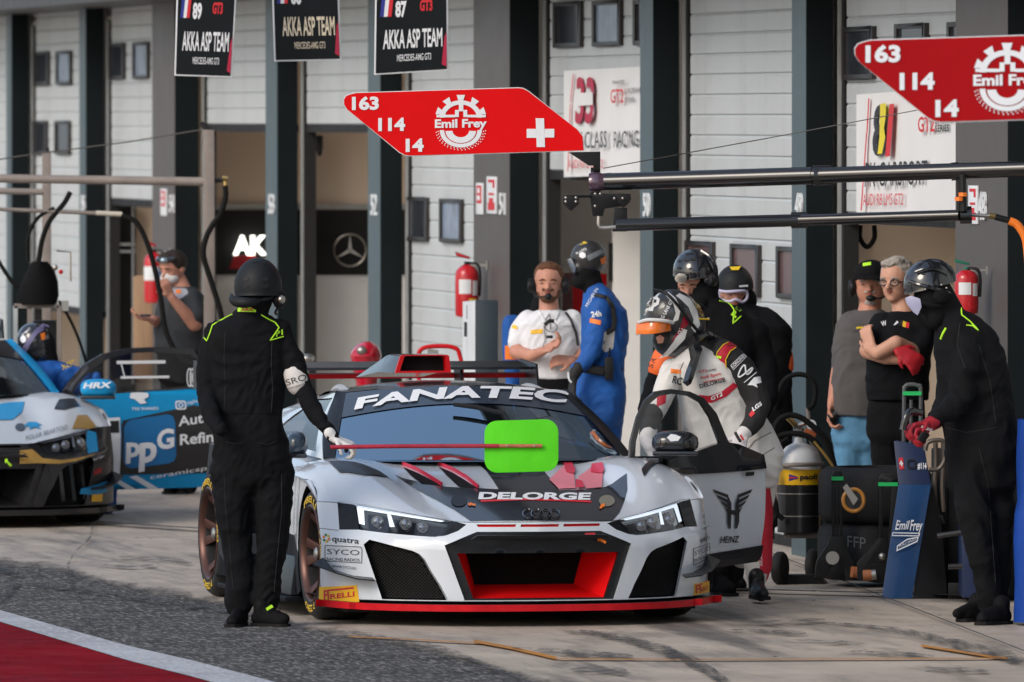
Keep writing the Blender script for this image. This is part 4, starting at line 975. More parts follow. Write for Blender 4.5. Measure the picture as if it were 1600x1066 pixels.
# quick-release pads and arrows
for (x, y, m) in ((717, 785, m_carb), (948, 785, mat('pad_grey', (.2, .19, .15), .4))):
    poly_decal(car1, 'bonnet_catch', m, circ(x, y, 12.5, 9, 14), 'top', c1, d=.006)
for P in ([(730, 790.5), (736, 787.8), (735.5, 789.5), (743, 790.8), (742.4, 793.4), (735, 792), (734.5, 794)], [(936, 797), (938.5, 793.5), (938, 791.5), (945, 789.5), (944, 796), (942, 794.6), (939.5, 797.8)]):
    poly_decal(car1, 'orange_arrow', orange_d, P, 'top', c1, d=.008)
q = [(930.5, 838.5), (938, 839), (937, 841.5), (946, 846), (944.5, 850), (935, 844.5), (933.5, 846.5)]
mb = MB().mat(orange_d); V2, F2 = fill2([c1.nose(x, y) for x, y in q], (), .05, grid=False); mb.add([nose3(x, y, .022) for x, y in V2], [list(f) for f in F2]); CB(mb, 'orange_arrow', car1)
mb = MB().mat(r_dec); p_ = c1.nose(922, 836); mb.tube([nose3(p_[0] - .03, p_[1], .012), nose3(p_[0] + .02, p_[1] + .002, .03)], .009, 8); CB(mb, 'towing_eye', car1, smooth=True)
# red duct slots behind the gap, red lip
for P in SLOT:
    V2, F2 = fill2(P, (), .05, grid=False); mb = MB().mat(red_p); mb.add([nose3(x, y, -.012) for x, y in V2], [list(f) for f in F2]); CB(mb, 'slot_strip', car1)
# sponsor lettering on the nose corners
mb = MB(); text_decal(car1, '', k_dec, 'quatra', (518, 846), (560, 850), 9.5, 'nose', c1, bold=.01, mb=mb)
for k, cc in enumerate((orange_d, y_dec, mat('green_dot', (.02, .25, .12), .5), orange_d, mat('green_dot'), y_dec)):
    a = math.radians(60 * k + 20); x, y = 509 + 4.2 * math.cos(a), 841 + 5 * math.sin(a); V2, F2 = fill2([c1.nose(*p) for p in circ(x, y, 1.9, 2.3, 8)], (), .05, grid=False); mb.mat(cc); mb.add([nose3(a_, b_, .0045) for a_, b_ in V2], [list(f) for f in F2])
text_decal(car1, '', k_dec, 'SYCO', (510.5, 866), (561, 868), 8.5, 'nose', c1, bold=-.01, mb=mb)
text_decal(car1, '', k_dec, 'RACING RADIOS', (510, 876), (561.5, 878), 5, 'nose', c1, bold=0, mb=mb)
text_decal(car1, '', k_dec, 'WWW.SYCO.EU', (518, 886.5), (556, 890.5), 4, 'nose', c1, bold=0, mb=mb)
line_decal(mb, k_dec, [(508, 852.5), (563, 855), (565, 859), (564.5, 880), (509, 877), (507, 873), (507, 855), (508, 852.5)], .9, 'nose', c1)
CB(mb, 'sponsor_lettering', car1)
mb = MB(); text_decal(car1, '', k_dec, 'quatra', (1094, 848), (1108.5, 842.5), 8.5, 'nose', c1, bold=.01, mb=mb)
text_decal(car1, '', k_dec, 'SYCO', (1085.5, 869), (1109, 860), 8, 'nose', c1, bold=-.01, mb=mb); text_decal(car1, '', k_dec, 'RACING RADIOS', (1085, 878), (1109.5, 870), 5, 'nose', c1, bold=0, mb=mb)
text_decal(car1, '', k_dec, 'WWW.SYCO.EU', (1088, 889), (1105, 882), 3.5, 'nose', c1, bold=0, mb=mb)
line_decal(mb, k_dec, [(1083.5, 858), (1109, 849.5), (1109.5, 871), (1084, 883.5), (1083.5, 858)], .9, 'nose', c1); CB(mb, 'sponsor_lettering', car1)
for P, t0, t1, h in (([(498.5, 917.5), (557.5, 914.5), (561, 941), (497.5, 941)], (505, 937), (553, 932), 10), ([(1085, 912.5), (1108.5, 908), (1108.5, 925), (1084, 931)], (1087, 927), (1106, 920), 9)):
    poly_decal(car1, 'yellow_sticker', mat('yellow_vinyl', (.85, .48, .02), .4, var=.03), P, 'nose', c1, d=.003)
    mb = MB(); text_decal(car1, '', r_dec, 'IRELLI', (t0[0] + 6, t0[1]), t1, h * .8, 'nose', c1, bold=.03, d=.006, mb=mb); text_decal(car1, '', r_dec, 'P', t0, (t0[0] + 8, t0[1]), h * 1.5, 'nose', c1, bold=.03, d=.006, mb=mb)
    line_decal(mb, r_dec, [(t0[0] + 6, t0[1] - h * 1.4), (t1[0] - 1, t1[1] - h * 1.3)], 2.6, 'nose', c1, d=.006); CB(mb, 'sticker_lettering', car1)
# panel joint below the headlight
mb = MB(); line_decal(mb, k_dec, [(494.5, 825), (528, 829)], .8, 'nose', c1, d=.003); line_decal(mb, k_dec, [(1096, 827.5), (1109, 822)], .8, 'nose', c1, d=.003); CB(mb, 'panel_gap', car1)
# bonnet louvres: raised blades
m_lou = mat('louvre_red', (.62, .03, .07), .35, coat=.2); m_pink = mat('louvre_pink', (.72, .22, .27), .35)
def blade(pts, m, d0, d1, nm='louvre_blade'):
    P = [top3(*c1.top(x, y), .003) for x, y in pts]; n = len(P)
    mb = MB().mat(m); Q = [p + Vector((0, -.01, d0 + (d1 - d0) * i / (n - 1))) for i, p in enumerate(P)]
    mb.grid([P, Q]); mb.grid([[q + Vector((.006, .0, 0)) for q in Q], [p + Vector((.006, 0, 0)) for p in P]]); mb.grid([Q, [q + Vector((.006, 0, 0)) for q in Q]]); CB(mb, nm, car1)
for x0, y0 in ((627, 727), (683, 727)):
    x1 = x0 + 62 if x0 < 650 else x0 + 63; y1 = 761 if x0 < 650 else 765
    poly_decal(car1, 'louvre_slot', m_cabin, [(x0 + 2, y0 + 4), (x0 + 22, y0 + 12), (x1 - 4, y1 - 3), (x1, y1), (x1 - 30, y1 - 3), (x0 + 14, y0 + 17)], 'top', c1, d=.003)
    blade([(x0, y0), (x0 + 22, y0 + 9), (x0 + 44, y0 + 22), (x1, y1)], m_lou, .016, .02)
for q in ([(858, 752), (884, 727), (896, 740), (899, 765.5), (873, 766.5)], [(902, 748), (930, 726.5), (942, 738), (940, 764), (916, 766)]):
    poly_decal(car1, 'louvre_panel', m_pink, q, 'top', c1, d=.007)
for q in ([(880, 727), (893, 726), (899, 738), (896, 744), (884, 741)], [(924, 728), (941, 726), (944, 738), (940, 743), (922, 741)], [(899, 752), (909, 755), (913, 765), (900, 766)]):
    poly_decal(car1, 'louvre_blade', m_lou, q, 'top', c1, d=.011)
# roof livery, left pillar lettering
mb = MB().mat(w_dec)
def roofpt(x, y):
    a, b = 0., .3
    for _ in range(40):
        p = ROOF(a, b); u, z = c1.at_v(x, y, p.y); a += (u - p.x) / .6 * .7; b += (z - p.z) * 2.5; b = max(-.02, min(.45, b)); a = max(-1, min(1, a))
    return ROOF(a, b) + Vector((0, 0, .007))
for q in ([(545, 600), (570, 592.5), (608, 589), (588, 597)], [(600, 596), (615, 588.5), (634, 587), (622, 597)], [(634, 592), (648, 587), (676, 588), (640, 597)], [(560, 600.5), (585, 598), (590, 600), (566, 603)]):
    P = [roofpt(x, y) for x, y in q]; mb.add(P, [tuple(range(len(P)))])
CB(mb, 'roof_lettering', car1)
# extra side kit: dark pod behind the front wheel
mb = MB().mat(m_carb); mb.hexa([(-.99, 1.45, .10), (-.90, 1.45, .10), (-.90, 2.4, .10), (-.99, 2.4, .10), (-.95, 1.5, .30), (-.90, 1.5, .30), (-.90, 2.4, .30), (-.95, 2.4, .30)]); CB(mb, 'side_pod', car1, bevel=.01)
mb = MB().mat(m_carb); mb.prism([(-1.02, 3.02, .2), (-1.02, 3.2, .25), (-1.02, 3.28, .55), (-1.02, 3.05, .5)], (.05, 0, 0)); CB(mb, 'rear_arch_blade', car1)

# ---------------- mirror and doors
def mirror_part(root, frame, m, x0, x1, y0, y1, Yw, nm='door_mirror', stalk=True, txt=None):
    """housing traced on the photograph, given a real depth"""
    mb = MB().mat(m); w_ = x1 - x0; h = y1 - y0; cx, cy = (x0 + x1) / 2, (y0 + y1) / 2
    c = PX(cx, cy, Yw); rx = w_ / 2 * Yw / FPX; rz = h / 2 * Yw / FPX
    vs = []; n = 20; mm = 12
    for i in range(mm + 1):
        ph = math.pi * i / mm
        for k in range(n):
            t = 2 * math.pi * k / n; x = math.sin(ph) * math.cos(t); z = math.sin(ph) * math.sin(t); yy = math.cos(ph)
            sq = lambda q, e: math.copysign(abs(q) ** e, q)
            z2 = sq(z, .75); z2 = z2 if z2 > 0 else z2 * .85
            vs.append(c + Vector((sq(x, .7) * rx, -.09 * yy if yy > 0 else -.05 * yy, z2 * rz)))
    mb.add(vs, [(i * n + k, i * n + (k + 1) % n, (i + 1) * n + (k + 1) % n, (i + 1) * n + k) for i in range(mm) for k in range(n)])
    o = mb.build(nm, root, smooth=True, split=80)
    mb = MB().mat(black_gl); mb.box((c.x - rx * .96, c.y - .085, c.z - rz * .98), (c.x + rx * .96, c.y + .04, c.z - rz * .62)); mb.build('mirror_base', o, bevel=.008)
    return o
class DoorPlane:
    def __init__(s, x, Y, ang):
        """hinge line at photo column x and depth Y; the door swings out at `ang` degrees from the picture's right"""
        s.P = Vector(((x - CX) * Y / FPX, Y, 0)); a = math.radians(ang); s.d = Vector((math.cos(a), math.sin(a), 0)); s.n = Vector((math.sin(a), -math.cos(a), 0))
    def uv(s, x, y):
        k = (x - CX) / FPX; a = (k * s.P.y - s.P.x) / (s.d.x - k * s.d.y); Y = s.P.y + s.d.y * a; return a, CAM_H - (y - YH) * Y / FPX
    def pt(s, a, z, d=0.): return s.P + s.d * a + s.n * (d + .05 * math.sin(max(0, min(1, (z - .15) / .7)) * math.pi) * (1 if z < .86 else 0)) + Vector((0, 0, z))
    def panel(s, pts, m, name, parent, d=0., th=.05, holes=(), step=.08, smooth=True):
        L = [s.uv(*p) for p in pts]; Hs = [[s.uv(*p) for p in h] for h in holes]; VF = fill2(L, Hs, step); mb = MB().mat(m)
        mb.add([s.pt(a, z, d) for a, z in VF[0]], [list(f) for f in VF[1]])
        if th: mb.add([s.pt(a, z, d - th) for a, z in VF[0]], [list(f)[::-1] for f in VF[1]])
        if th:
            for lp in [L] + Hs: rim_band(mb, dens(lp, step), lambda a, z: s.pt(a, z, d), -s.n * th)
        return mb.build(name, parent, smooth=smooth, split=35)
    def text(s, txt, m, p0, p1, h, mb, bold=.03, shear=0., d=.006):
        V, Fc = text2(txt, bold, shear); Wt = V[:, 0].max(); mb.mat(m)
        put2(mb, (V, Fc), lambda x, y: s.pt(*s.uv(lerp(p0[0], p1[0], x / Wt), lerp(p0[1], p1[1], x / Wt) - y * h), d), .8)
    def poly(s, pts, m, mb, d=.004):
        V2, F2 = fill2([s.uv(*p) for p in pts], (), .1); mb.mat(m); mb.add([s.pt(a, z, d) for a, z in V2], [list(f) for f in F2])
mirror_part(car1, REF, mat('mirror_navy', (.02, .035, .055), .2, coat=.4), 447, 480.5, 675, 716, 54.2)
D1 = DoorPlane(1004, 54.2, 58)
dr = D1.panel([(1004, 722), (1010, 716), (1050, 712), (1100, 706), (1186, 712), (1187, 733), (1183, 800), (1180, 872), (1176, 878), (1108, 886), (1040, 888), (1012, 880)], m_white, 'door', car1, th=.09)
D1.panel([(1046, 712), (1080, 706), (1128, 690), (1150, 694), (1186, 711), (1186, 732), (1150, 736), (1092, 740), (1040, 742), (1020, 736)], m_hoodb, 'door_top_trim', dr, d=.018, th=.03)
D1.panel([(1100, 866), (1182, 852), (1181, 872), (1177, 878), (1108, 888), (1060, 890), (1062, 880)], m_carb, 'door_sill_trim', dr, d=.012, th=.02)
m_dfr = mat('door_frame_black', (.02, .02, .022), .2, coat=.5)
D1.panel([(981, 716), (986, 690), (996, 652), (1008, 626), (1024, 612), (1048, 608), (1078, 612), (1100, 622), (1120, 646), (1134, 680), (1142, 700), (1100, 708), (1040, 716)], m_dfr, 'window_frame', dr, th=.012,
         holes=[[(990, 713), (994, 690), (1003, 655), (1014, 632), (1029, 619.5), (1050, 615.5), (1076, 619), (1094, 629), (1109, 652), (1121, 684), (1126, 700), (1100, 705), (1040, 713)]])
D1.panel([(989, 714), (993, 690), (1002, 655), (1013, 631), (1028, 618.5), (1050, 614.5), (1077, 618), (1095, 628), (1110, 652), (1122, 684), (1127, 701), (1100, 706), (1040, 714)], tinted_glass('door_glass', (.86, .87, .89), .03), 'window_glass', dr, d=-.012, th=0)
mb = MB(); 
for s in (-1, 1):                                # winged H
    cx = 1131.5
    for k in range(5):
        y = 764 + k * 8.6; x1 = 31 - k * 5.2; D1.poly([(cx + s * (7.5), y + 9 - k * .2), (cx + s * (7.5), y + 14.4), (cx + s * (x1 - 3), y + 5.8), (cx + s * x1, y + .2)], k_dec, mb, .008)
    D1.poly([(cx + s * 3.3, 786), (cx + s * 9.2, 772), (cx + s * 9.2, 815), (cx + s * 6.5, 826), (cx + s * 3.3, 826)], k_dec, mb, .009)
D1.poly([(1127, 797), (1136, 797), (1136, 804), (1127, 804)], k_dec, mb, .0095)
D1.text('HEINZ', k_dec, (1114.5, 848.5), (1143.5, 847.5), 10.5, mb, bold=.03); mb.build('door_lettering', dr)
mb = MB(); D1.poly([(1152, 738), (1166, 737), (1164, 743), (1151, 744)], black_pl, mb, .02); mb.build('door_handle', dr)
mo = mirror_part(dr, REF, black_gl, 1018, 1092, 673, 712, 54.05)
mb = MB().mat(w_dec); Pm = lambda x, y: PX(x, y, 53.955)
mb.add([Pm(*p) for p in [(1042, 684), (1048, 678.5), (1056, 679.5), (1064, 683), (1060, 689), (1048, 690)]], [tuple(range(6))]); mb.build('skull_sticker', mo)
mb = MB().mat(m_carb); mb.tube([PX(1046, 706, 54.2), PX(1040, 722, 54.3), PX(1012, 728, 54.4)], [.05, .03, .03], 8); mb.build('mirror_arm', mo, smooth=True)

# far car: white, blue and gold with a black nose
m_white2 = mat('silver_white_paint', (.50, .53, .56), .3, var=.04, coat=.4)
m_blue = mat('sky_blue_paint', (.008, .27, .56), .35, var=.04, spec=.3)
m_gold = mat('gold_paint', (.55, .33, .09), .3, metal=.5, var=.1)
m_blk2 = mat('black_nose_paint', (.014, .014, .016), .35, var=.1, coat=.3)
LIV2 = dict(body=m_white2, low=m_blk2, skirt=m_blk2, splitter_top=m_blk2, duct=m_blk2, roof=m_white2, grille=m_blk2, apillar=m_blue, banner=mat('black_banner', (.012, .012, .014), .2), trim=m_blue, rim=m_bronze, bars=True, wiper=False, nose=m_blk2, drl=mat('unlit_strip', (.4, .42, .45), .2))
c2 = CarFrame(-44, 252.5)
car2 = gt_car(c2, 'racing_car', 'white, blue and gold racing car with black nose at the left edge', LIV2)
def N2(nm, m, pts, d=.003, ch='nose'): return poly_decal(car2, nm, m, pts, ch, c2, d=d)
N2('gold_paint', m_gold, [(30, 704), (50, 702), (66, 716), (96, 719), (120, 716), (150, 709), (118, 721), (92, 725), (60, 724), (30, 725)], .005)
N2('blue_paint', m_blue, [(136, 672), (150, 676), (153, 705), (137, 709), (134, 690)], .005)
N2('blue_paint', m_blue, [(126, 764), (150, 758), (166, 752), (167, 768), (150, 774), (124, 772)], .006)
N2('gold_paint', m_gold, [(112, 672), (121, 650), (136, 650), (150, 668), (136, 672), (120, 671)], .004, 'top')
N2('blue_paint', m_blue, [(-20, 636), (15, 630), (38, 629), (34, 645), (20, 657), (-20, 658)], .004, 'top')
N2('wing_vent', m_carb, [(84, 641), (92, 626), (116, 625), (124, 636), (100, 642)], .006, 'top')
N2('bonnet_catch', m_blk2, circ(31, 669, 8, 6, 12), .005, 'top')
mb = MB(); text_decal(car2, '', mat('grey_lettering', (.16, .18, .2), .5), 'POLAR BEARTOO', (40, 690), (105, 672), 7.5, 'top', c2, bold=0, mb=mb); CB(mb, 'bonnet_lettering', car2)
N2('bear_emblem', m_blue, [(36, 668), (44, 661), (56, 661), (66, 666), (58, 666), (64, 672), (54, 669), (46, 672), (44, 667)], .005, 'top')
mb = MB(); text_decal(car2, '', w_dec, 'Audi Sport', (145, 721), (163, 714), 5, 'nose', c2, bold=0, d=.006, mb=mb); text_decal(car2, '', r_dec, 'AKMS', (146, 743), (158, 738), 8, 'nose', c2, bold=.03, d=.006, mb=mb); CB(mb, 'sponsor_lettering', car2)
N2('yellow_sticker', mat('yellow_vinyl'), [(143, 773), (160, 772), (159, 784), (142, 784)], .008)
mb = MB().mat(lime); V2, F2 = fill2([c2.nose(x, y) for x, y in [(6, 717), (10, 717), (10, 720), (17, 727), (14, 729), (8, 722), (6, 724)]], (), .05, grid=False); mb.add([nose3(x, y, .035) for x, y in V2], [list(f) for f in F2]); CB(mb, 'lime_arrow', car2)
D2 = DoorPlane(128, 67.4, 22)
dr = D2.panel([(120, 619), (150, 618), (200, 613), (290, 608), (318, 607), (352, 640), (374, 700), (368, 757), (300, 762), (165, 766), (140, 765), (126, 700)], m_blue, 'door', car2, th=.08)
D2.panel([(186, 664), (188, 657), (300, 633), (350, 642), (370, 690), (368, 738), (184, 742)], m_blk2, 'sponsor_panel', dr, d=.004, th=0)
D2.panel([(p[0], p[1]) for p in [(189, 668), (193, 660), (200, 656), (258, 647), (266, 650), (269, 660), (271, 712), (268, 720), (260, 724), (202, 732), (193, 729), (189, 720)]], mat('logo_blue', (.008, .14, .36), .4), 'sponsor_badge', dr, d=.007, th=0)
mb = MB(); D2.text('p', w_dec, (192, 713), (214, 712), 32, mb, bold=.05, d=.011); D2.text('p', w_dec, (213, 722), (240, 718), 44, mb, bold=.05, d=.011); D2.text('G', w_dec, (240, 702), (267, 698), 30, mb, bold=.05, d=.011)
D2.text('Auto', w_dec, (274, 666), (326, 658), 16, mb, bold=.02, d=.010); D2.text('Refinish', w_dec, (276, 695), (358, 687), 17, mb, bold=.03, d=.010)
D2.text('ceramicspeed', w_dec, (232, 749), (352, 729), 7, mb, bold=.01, d=.008); D2.text('TRE SHARED', w_dec, (202, 641), (244, 640), 4.5, mb, bold=.01, d=.008)
D2.text('tagheuer', w_dec, (289, 632), (318, 626), 6, mb, bold=.0, d=.008); mb.build('door_lettering', dr)
mb = MB()
D2.poly([(202, 614), (214, 613), (229, 614), (230, 620), (222, 624), (226, 630), (216, 631), (208, 624), (200, 622)], w_dec, mb, .008)
D2.poly([(172, 749), (181, 748), (212, 765), (196, 765)], w_dec, mb, .008); D2.poly([(199, 745), (211, 743), (246, 763), (232, 764)], w_dec, mb, .008)
D2.poly([(162, 653), (183, 652), (184, 746), (168, 747), (166, 700)], w_dec, mb, .009); D2.poly([(162, 658), (181, 657), (181, 676), (163, 676)], k_dec, mb, .011)
mb.build('white_stripes', dr)
mb = MB()
for a, b in ((14, 11),): 
    P = rrect(270.5, 626, 287.5, 640, 4); Q = rrect(272.5, 628, 285.5, 638, 3)
    V2, F2 = fill2([D2.uv(*p) for p in P], [[D2.uv(*p) for p in Q]], .1, grid=False); mb.mat(w_dec); mb.add([D2.pt(a_, z_, .009) for a_, z_ in V2], [list(f) for f in F2])
    V2, F2 = fill2([D2.uv(*p) for p in circ(279, 633, 4)], [[D2.uv(*p) for p in circ(279, 633, 2.5)]], .1, grid=False); mb.add([D2.pt(a_, z_, .009) for a_, z_ in V2], [list(f) for f in F2])
mb.build('camera_icon', dr)
D2.panel([(92, 618), (104, 600), (130, 570), (160, 553), (200, 544), (250, 542), (300, 546), (318, 552), (322, 606), (290, 609), (200, 614), (120, 619)], m_dfr, 'window_frame', dr, th=.012,
         holes=[[(112, 616), (120, 602), (142, 578), (168, 561), (202, 552), (250, 550), (296, 554), (308, 560), (310, 602), (240, 609), (180, 613)]])
D2.panel([(112, 616), (120, 602), (142, 578), (168, 561), (202, 552), (250, 550), (296, 554), (308, 560), (310, 602), (240, 609), (180, 613)], tinted_glass('door_glass_far', (.45, .46, .48), .03), 'window_glass', dr, d=-.012, th=0)
mb = MB(); D2.poly([(182, 564), (258, 563), (258, 568), (182, 569)], w_dec, mb, .004); D2.poly([(188, 588), (264, 587), (264, 591), (188, 592)], w_dec, mb, .004); D2.poly([(188, 569), (190, 569), (195, 588), (193, 588)], w_dec, mb, .004)
for k in range(4):
    cx = 294 + k * 4.5; V2, F2 = fill2([D2.uv(*p) for p in circ(cx, 590, 4.3, 15, 20)], [[D2.uv(*p) for p in circ(cx, 590, 2.6, 12.5, 20)]], .1, grid=False); mb.mat(w_dec); mb.add([D2.pt(a_, z_, .02 + k * .001) for a_, z_ in V2], [list(f) for f in F2])
mb.build('window_markings', dr)
mo = mirror_part(dr, c2, m_blue, 125, 182, 592, 624, 66.6)
mb = MB(); text_on(mb.mat(w_dec), 'HRX', PX(129, 607, 66.49), (1, 0, .03), (0, 0, 1), 9 * 66.5 / FPX, width=46 * 66.5 / FPX, bold=.05, shear=.2); mb.build('mirror_lettering', mo)
# ================================================================== signs, gantries, equipment
def sgn(name, label, cat, group=None): return thing(name, label, cat, group=group)
# numbered plates and red-and-white signs on the columns
m_plate = mat('white_enamel', (.72, .75, .78), .35)
def face_quad(x0, x1, y0, y1, off, th, m, name, parent=None):
    ta, tb = wt(x1, off), wt(x0, off); Ym = WP((ta + tb) / 2, off, 0).y; za, zb_ = CAM_H - (y1 - YH) * Ym / FPX, CAM_H - (y0 - YH) * Ym / FPX
    mb = MB().mat(m); wbox(mb, ta, tb, off - th, off, za, zb_); return mb.build(name, parent, bevel=.002), (ta, tb, za, zb_)
def face_text(txt, q, off, m, name, parent, bold=.05, pad=.1, shear=0., y0=0., y1=1.):
    ta, tb, za, zb_ = q; mb = MB().mat(m); w_ = tb - ta
    text_on(mb, txt, WP(tb - w_ * pad, off + .003, lerp(za, zb_, y0)), -wd, (0, 0, 1), (zb_ - za) * (y1 - y0), width=w_ * (1 - 2 * pad), bold=bold, shear=shear)
    return mb.build(name, parent, fix=False)
def num_sign(n, x0, x1, y0, y1, kind, extra):
    off = (TCOL if kind == 'c' else TPIL)
    off += .015
    ta, tb = wt(x1, off), wt(x0, off); Ym = WP((ta + tb) / 2, off, 0).y; za, zb_ = CAM_H - (y1 - YH) * Ym / FPX, CAM_H - (y0 - YH) * Ym / FPX
    V, Fc = text2(str(n), .015); Wt = V[:, 0].max(); mb = MB().mat(m_plate)
    P = [WP(tb - (x / Wt) * (tb - ta), off, za + y * (zb_ - za)) for x, y in V]; Q = [p - wn * .012 for p in P]
    mb.add(P, [list(f) for f in Fc]); mb.add(Q, [list(f)[::-1] for f in Fc])
    # side walls of the raised digits
    from collections import Counter
    ec = Counter(); 
    for f in Fc:
        for i in range(len(f)): ec[tuple(sorted((f[i], f[(i + 1) % len(f)])))] += 1
    o = len(mb.v); mb.add(P + Q, [(a, b, len(P) + b, len(P) + a) for (a, b), c in ec.items() if c == 1])
    s_ = mb.build('bay_number', None); tag(s_, 'white raised bay number %d %s' % (n, extra), 'bay number', 'bay numbers on the garage columns')
num_sign(54, 263.5, 271, 303, 332, 'p', 'on the brown pillar at the left')
num_sign(53, 418.5, 427, 302, 334, 'c', 'on the column left of the star board')
num_sign(52, 578.5, 587.5, 302, 336, 'c', 'on the column right of the star board')
num_sign(51, 779, 788, 300, 335, 'p', 'on the brown pillar in the centre')
num_sign(50, 1004, 1014, 300, 338, 'c', 'on the column left of the closed door')
num_sign(49, 1241.5, 1252, 300, 340, 'c', 'on the column right of the closed door')
num_sign(48, 1527.5, 1539, 298, 343, 'p', 'on the brown pillar at the right')
num_sign(55, 126, 131.5, 304, 330, 'c', 'on the narrow column behind the grey gantry')
for (x0, x1, y0, y1, lab, big) in ((743.5, 754, 286, 335, 'small red and white hydrant sign left of the larger one on the centre pillar', 0), (760, 775, 276, 334, 'larger red and white extinguisher sign on the centre pillar', 1),
                              (1512.5, 1526.5, 290, 350, 'red and white fire sign on the right-hand brown pillar behind the boom', 1), (250.5, 259.5, 295, 337, 'red and white fire sign on the left brown pillar above the extinguisher', 0)):
    o, q = face_quad(x0, x1, y0, y1, TPIL + .012, .01, m_plate, 'fire_sign'); tag(o, lab, 'sign', 'red and white fire signs on the pillars')
    ta, tb, za, zb_ = q; w_, h = tb - ta, zb_ - za; mb = MB().mat(r_dec); off = TPIL + .0145
    def fq(a0, a1, b0, b1, mb=mb, off=off, ta=ta, tb=tb, za=za, w_=w_, h=h): wbox(mb, tb - w_ * a1, tb - w_ * a0, off - .002, off, za + h * b0, za + h * b1)
    if big: fq(.18, .86, .10, .30); fq(.3, .7, .30, .42); fq(.2, .86, .84, .92); fq(.66, .86, .70, .84)
    else: fq(.15, .85, .35, .92)
    mb.build('pictogram', o)
    mb = MB().mat(w_dec if not big else r_dec)
    if not big: fq(.3, .7, .45, .6, mb, off + .003); fq(.35, .65, .68, .84, mb, off + .003)
    else: fq(.25, .8, .5, .56, mb, off)
    mb.build('sign_mark', o)
# fire extinguishers
def extinguisher(x, ytop, ybot, Y, w_, label, kind=0):
    Y = WP(wt(x, .34), .34, 0).y
    s = Y / FPX; p = PX(x, ybot, Y); H = (ybot - ytop) * s; r = w_ / 2 * s
    t = thing('fire_extinguisher', label, 'extinguisher', p, 'fire extinguishers hung on the pillars')
    h = H * .80; mb = MB().mat(mat('extinguisher_red', (.50, .012, .02), .25, coat=.4)); mb.lathe([(r * .6, 0), (r * .95, .01), (r, .04), (r, h * .80), (r * .93, h * .88), (r * .6, h * .96), (r * .28, h)], (0, 0, 0), n=24); mb.build('cylinder', t, smooth=True, local=True, split=60)
    mb = MB().mat(m_plate); a0, a1 = (-130, -70) if kind != 1 else (-140, -60)
    rows = []
    for z in (h * .45, h * .72): rows.append([Vector((math.cos(math.radians(a)) * (r + .002), math.sin(math.radians(a)) * (r + .002), z)) for a in np.linspace(a0 - (25 if kind == 1 else 0), a1, 8)])
    mb.grid(rows); mb.build('label', t, smooth=True, local=True)
    mb = MB().mat(mat('label_blue_print', (.2, .3, .5), .5) if kind == 1 else m_plate); mb.grid([[Vector((math.cos(math.radians(a)) * (r + .002), math.sin(math.radians(a)) * (r + .002), z)) for a in np.linspace(-62, -30, 6)] for z in (h * .42, h * .70)]); mb.build('side_label', t, smooth=True, local=True)
    if kind == 0: mb = MB().mat(y_dec); mb.grid([[Vector((math.cos(math.radians(a)) * (r + .003), math.sin(math.radians(a)) * (r + .003), z)) for a in np.linspace(-80, -40, 6)] for z in (h * .28, h * .36)]); mb.build('yellow_label', t, smooth=True, local=True)
    mb = MB().mat(black_pl if kind != 2 else mat('green_grip', (.01, .16, .10), .4)); mb.tube([(0, 0, h), (0, 0, h * 1.06)], r * .25, 10); 
    hm = mat('green_grip', (.01, .16, .10), .4) if kind == 2 else mat('extinguisher_red')
    mb.mat(hm); mb.hexa([(-r * .9, -.012, H * .93), (r * .25, -.012, H * .88), (r * .25, .012, H * .88), (-r * .9, .012, H * .93), (-r * 1.0, -.012, H * 1.0), (r * .25, -.012, H * .92), (r * .25, .012, H * .92), (-r * 1.0, .012, H * 1.0)]); mb.build('lever', t, local=True, bevel=.003)
    mb = MB().mat(black_pl); mb.tube(crv([(r * .2, 0, h * 1.03), (r * .9, -.01, h * 1.0), (r * 1.12, -.02, h * .8), (r * 1.08, -.02, h * .4)]), .009, 8); mb.build('discharge_hose', t, smooth=True, local=True)
    mb = MB().mat(steel); mb.box((r * .3, -.01, h * .97), (r * 1.7, .01, h * 1.01)); mb.box((r * 1.6, -.012, h * .9), (r * 1.75, .012, h * 1.08)); mb.build('wall_bracket', t, local=True)
    return t
extinguisher(729.5, 393, 496, WX(742) - .3, 37, 'red fire extinguisher on the centre pillar above the dark cabinet', 0)
extinguisher(240, 374, 474, WX(250) - .6, 30, 'red fire extinguisher on the left pillar behind the masked man', 1)
extinguisher(1510, 404, 492, WX(1500) - .15, 38, 'dark red fire extinguisher with green lever behind the black helmet', 2)
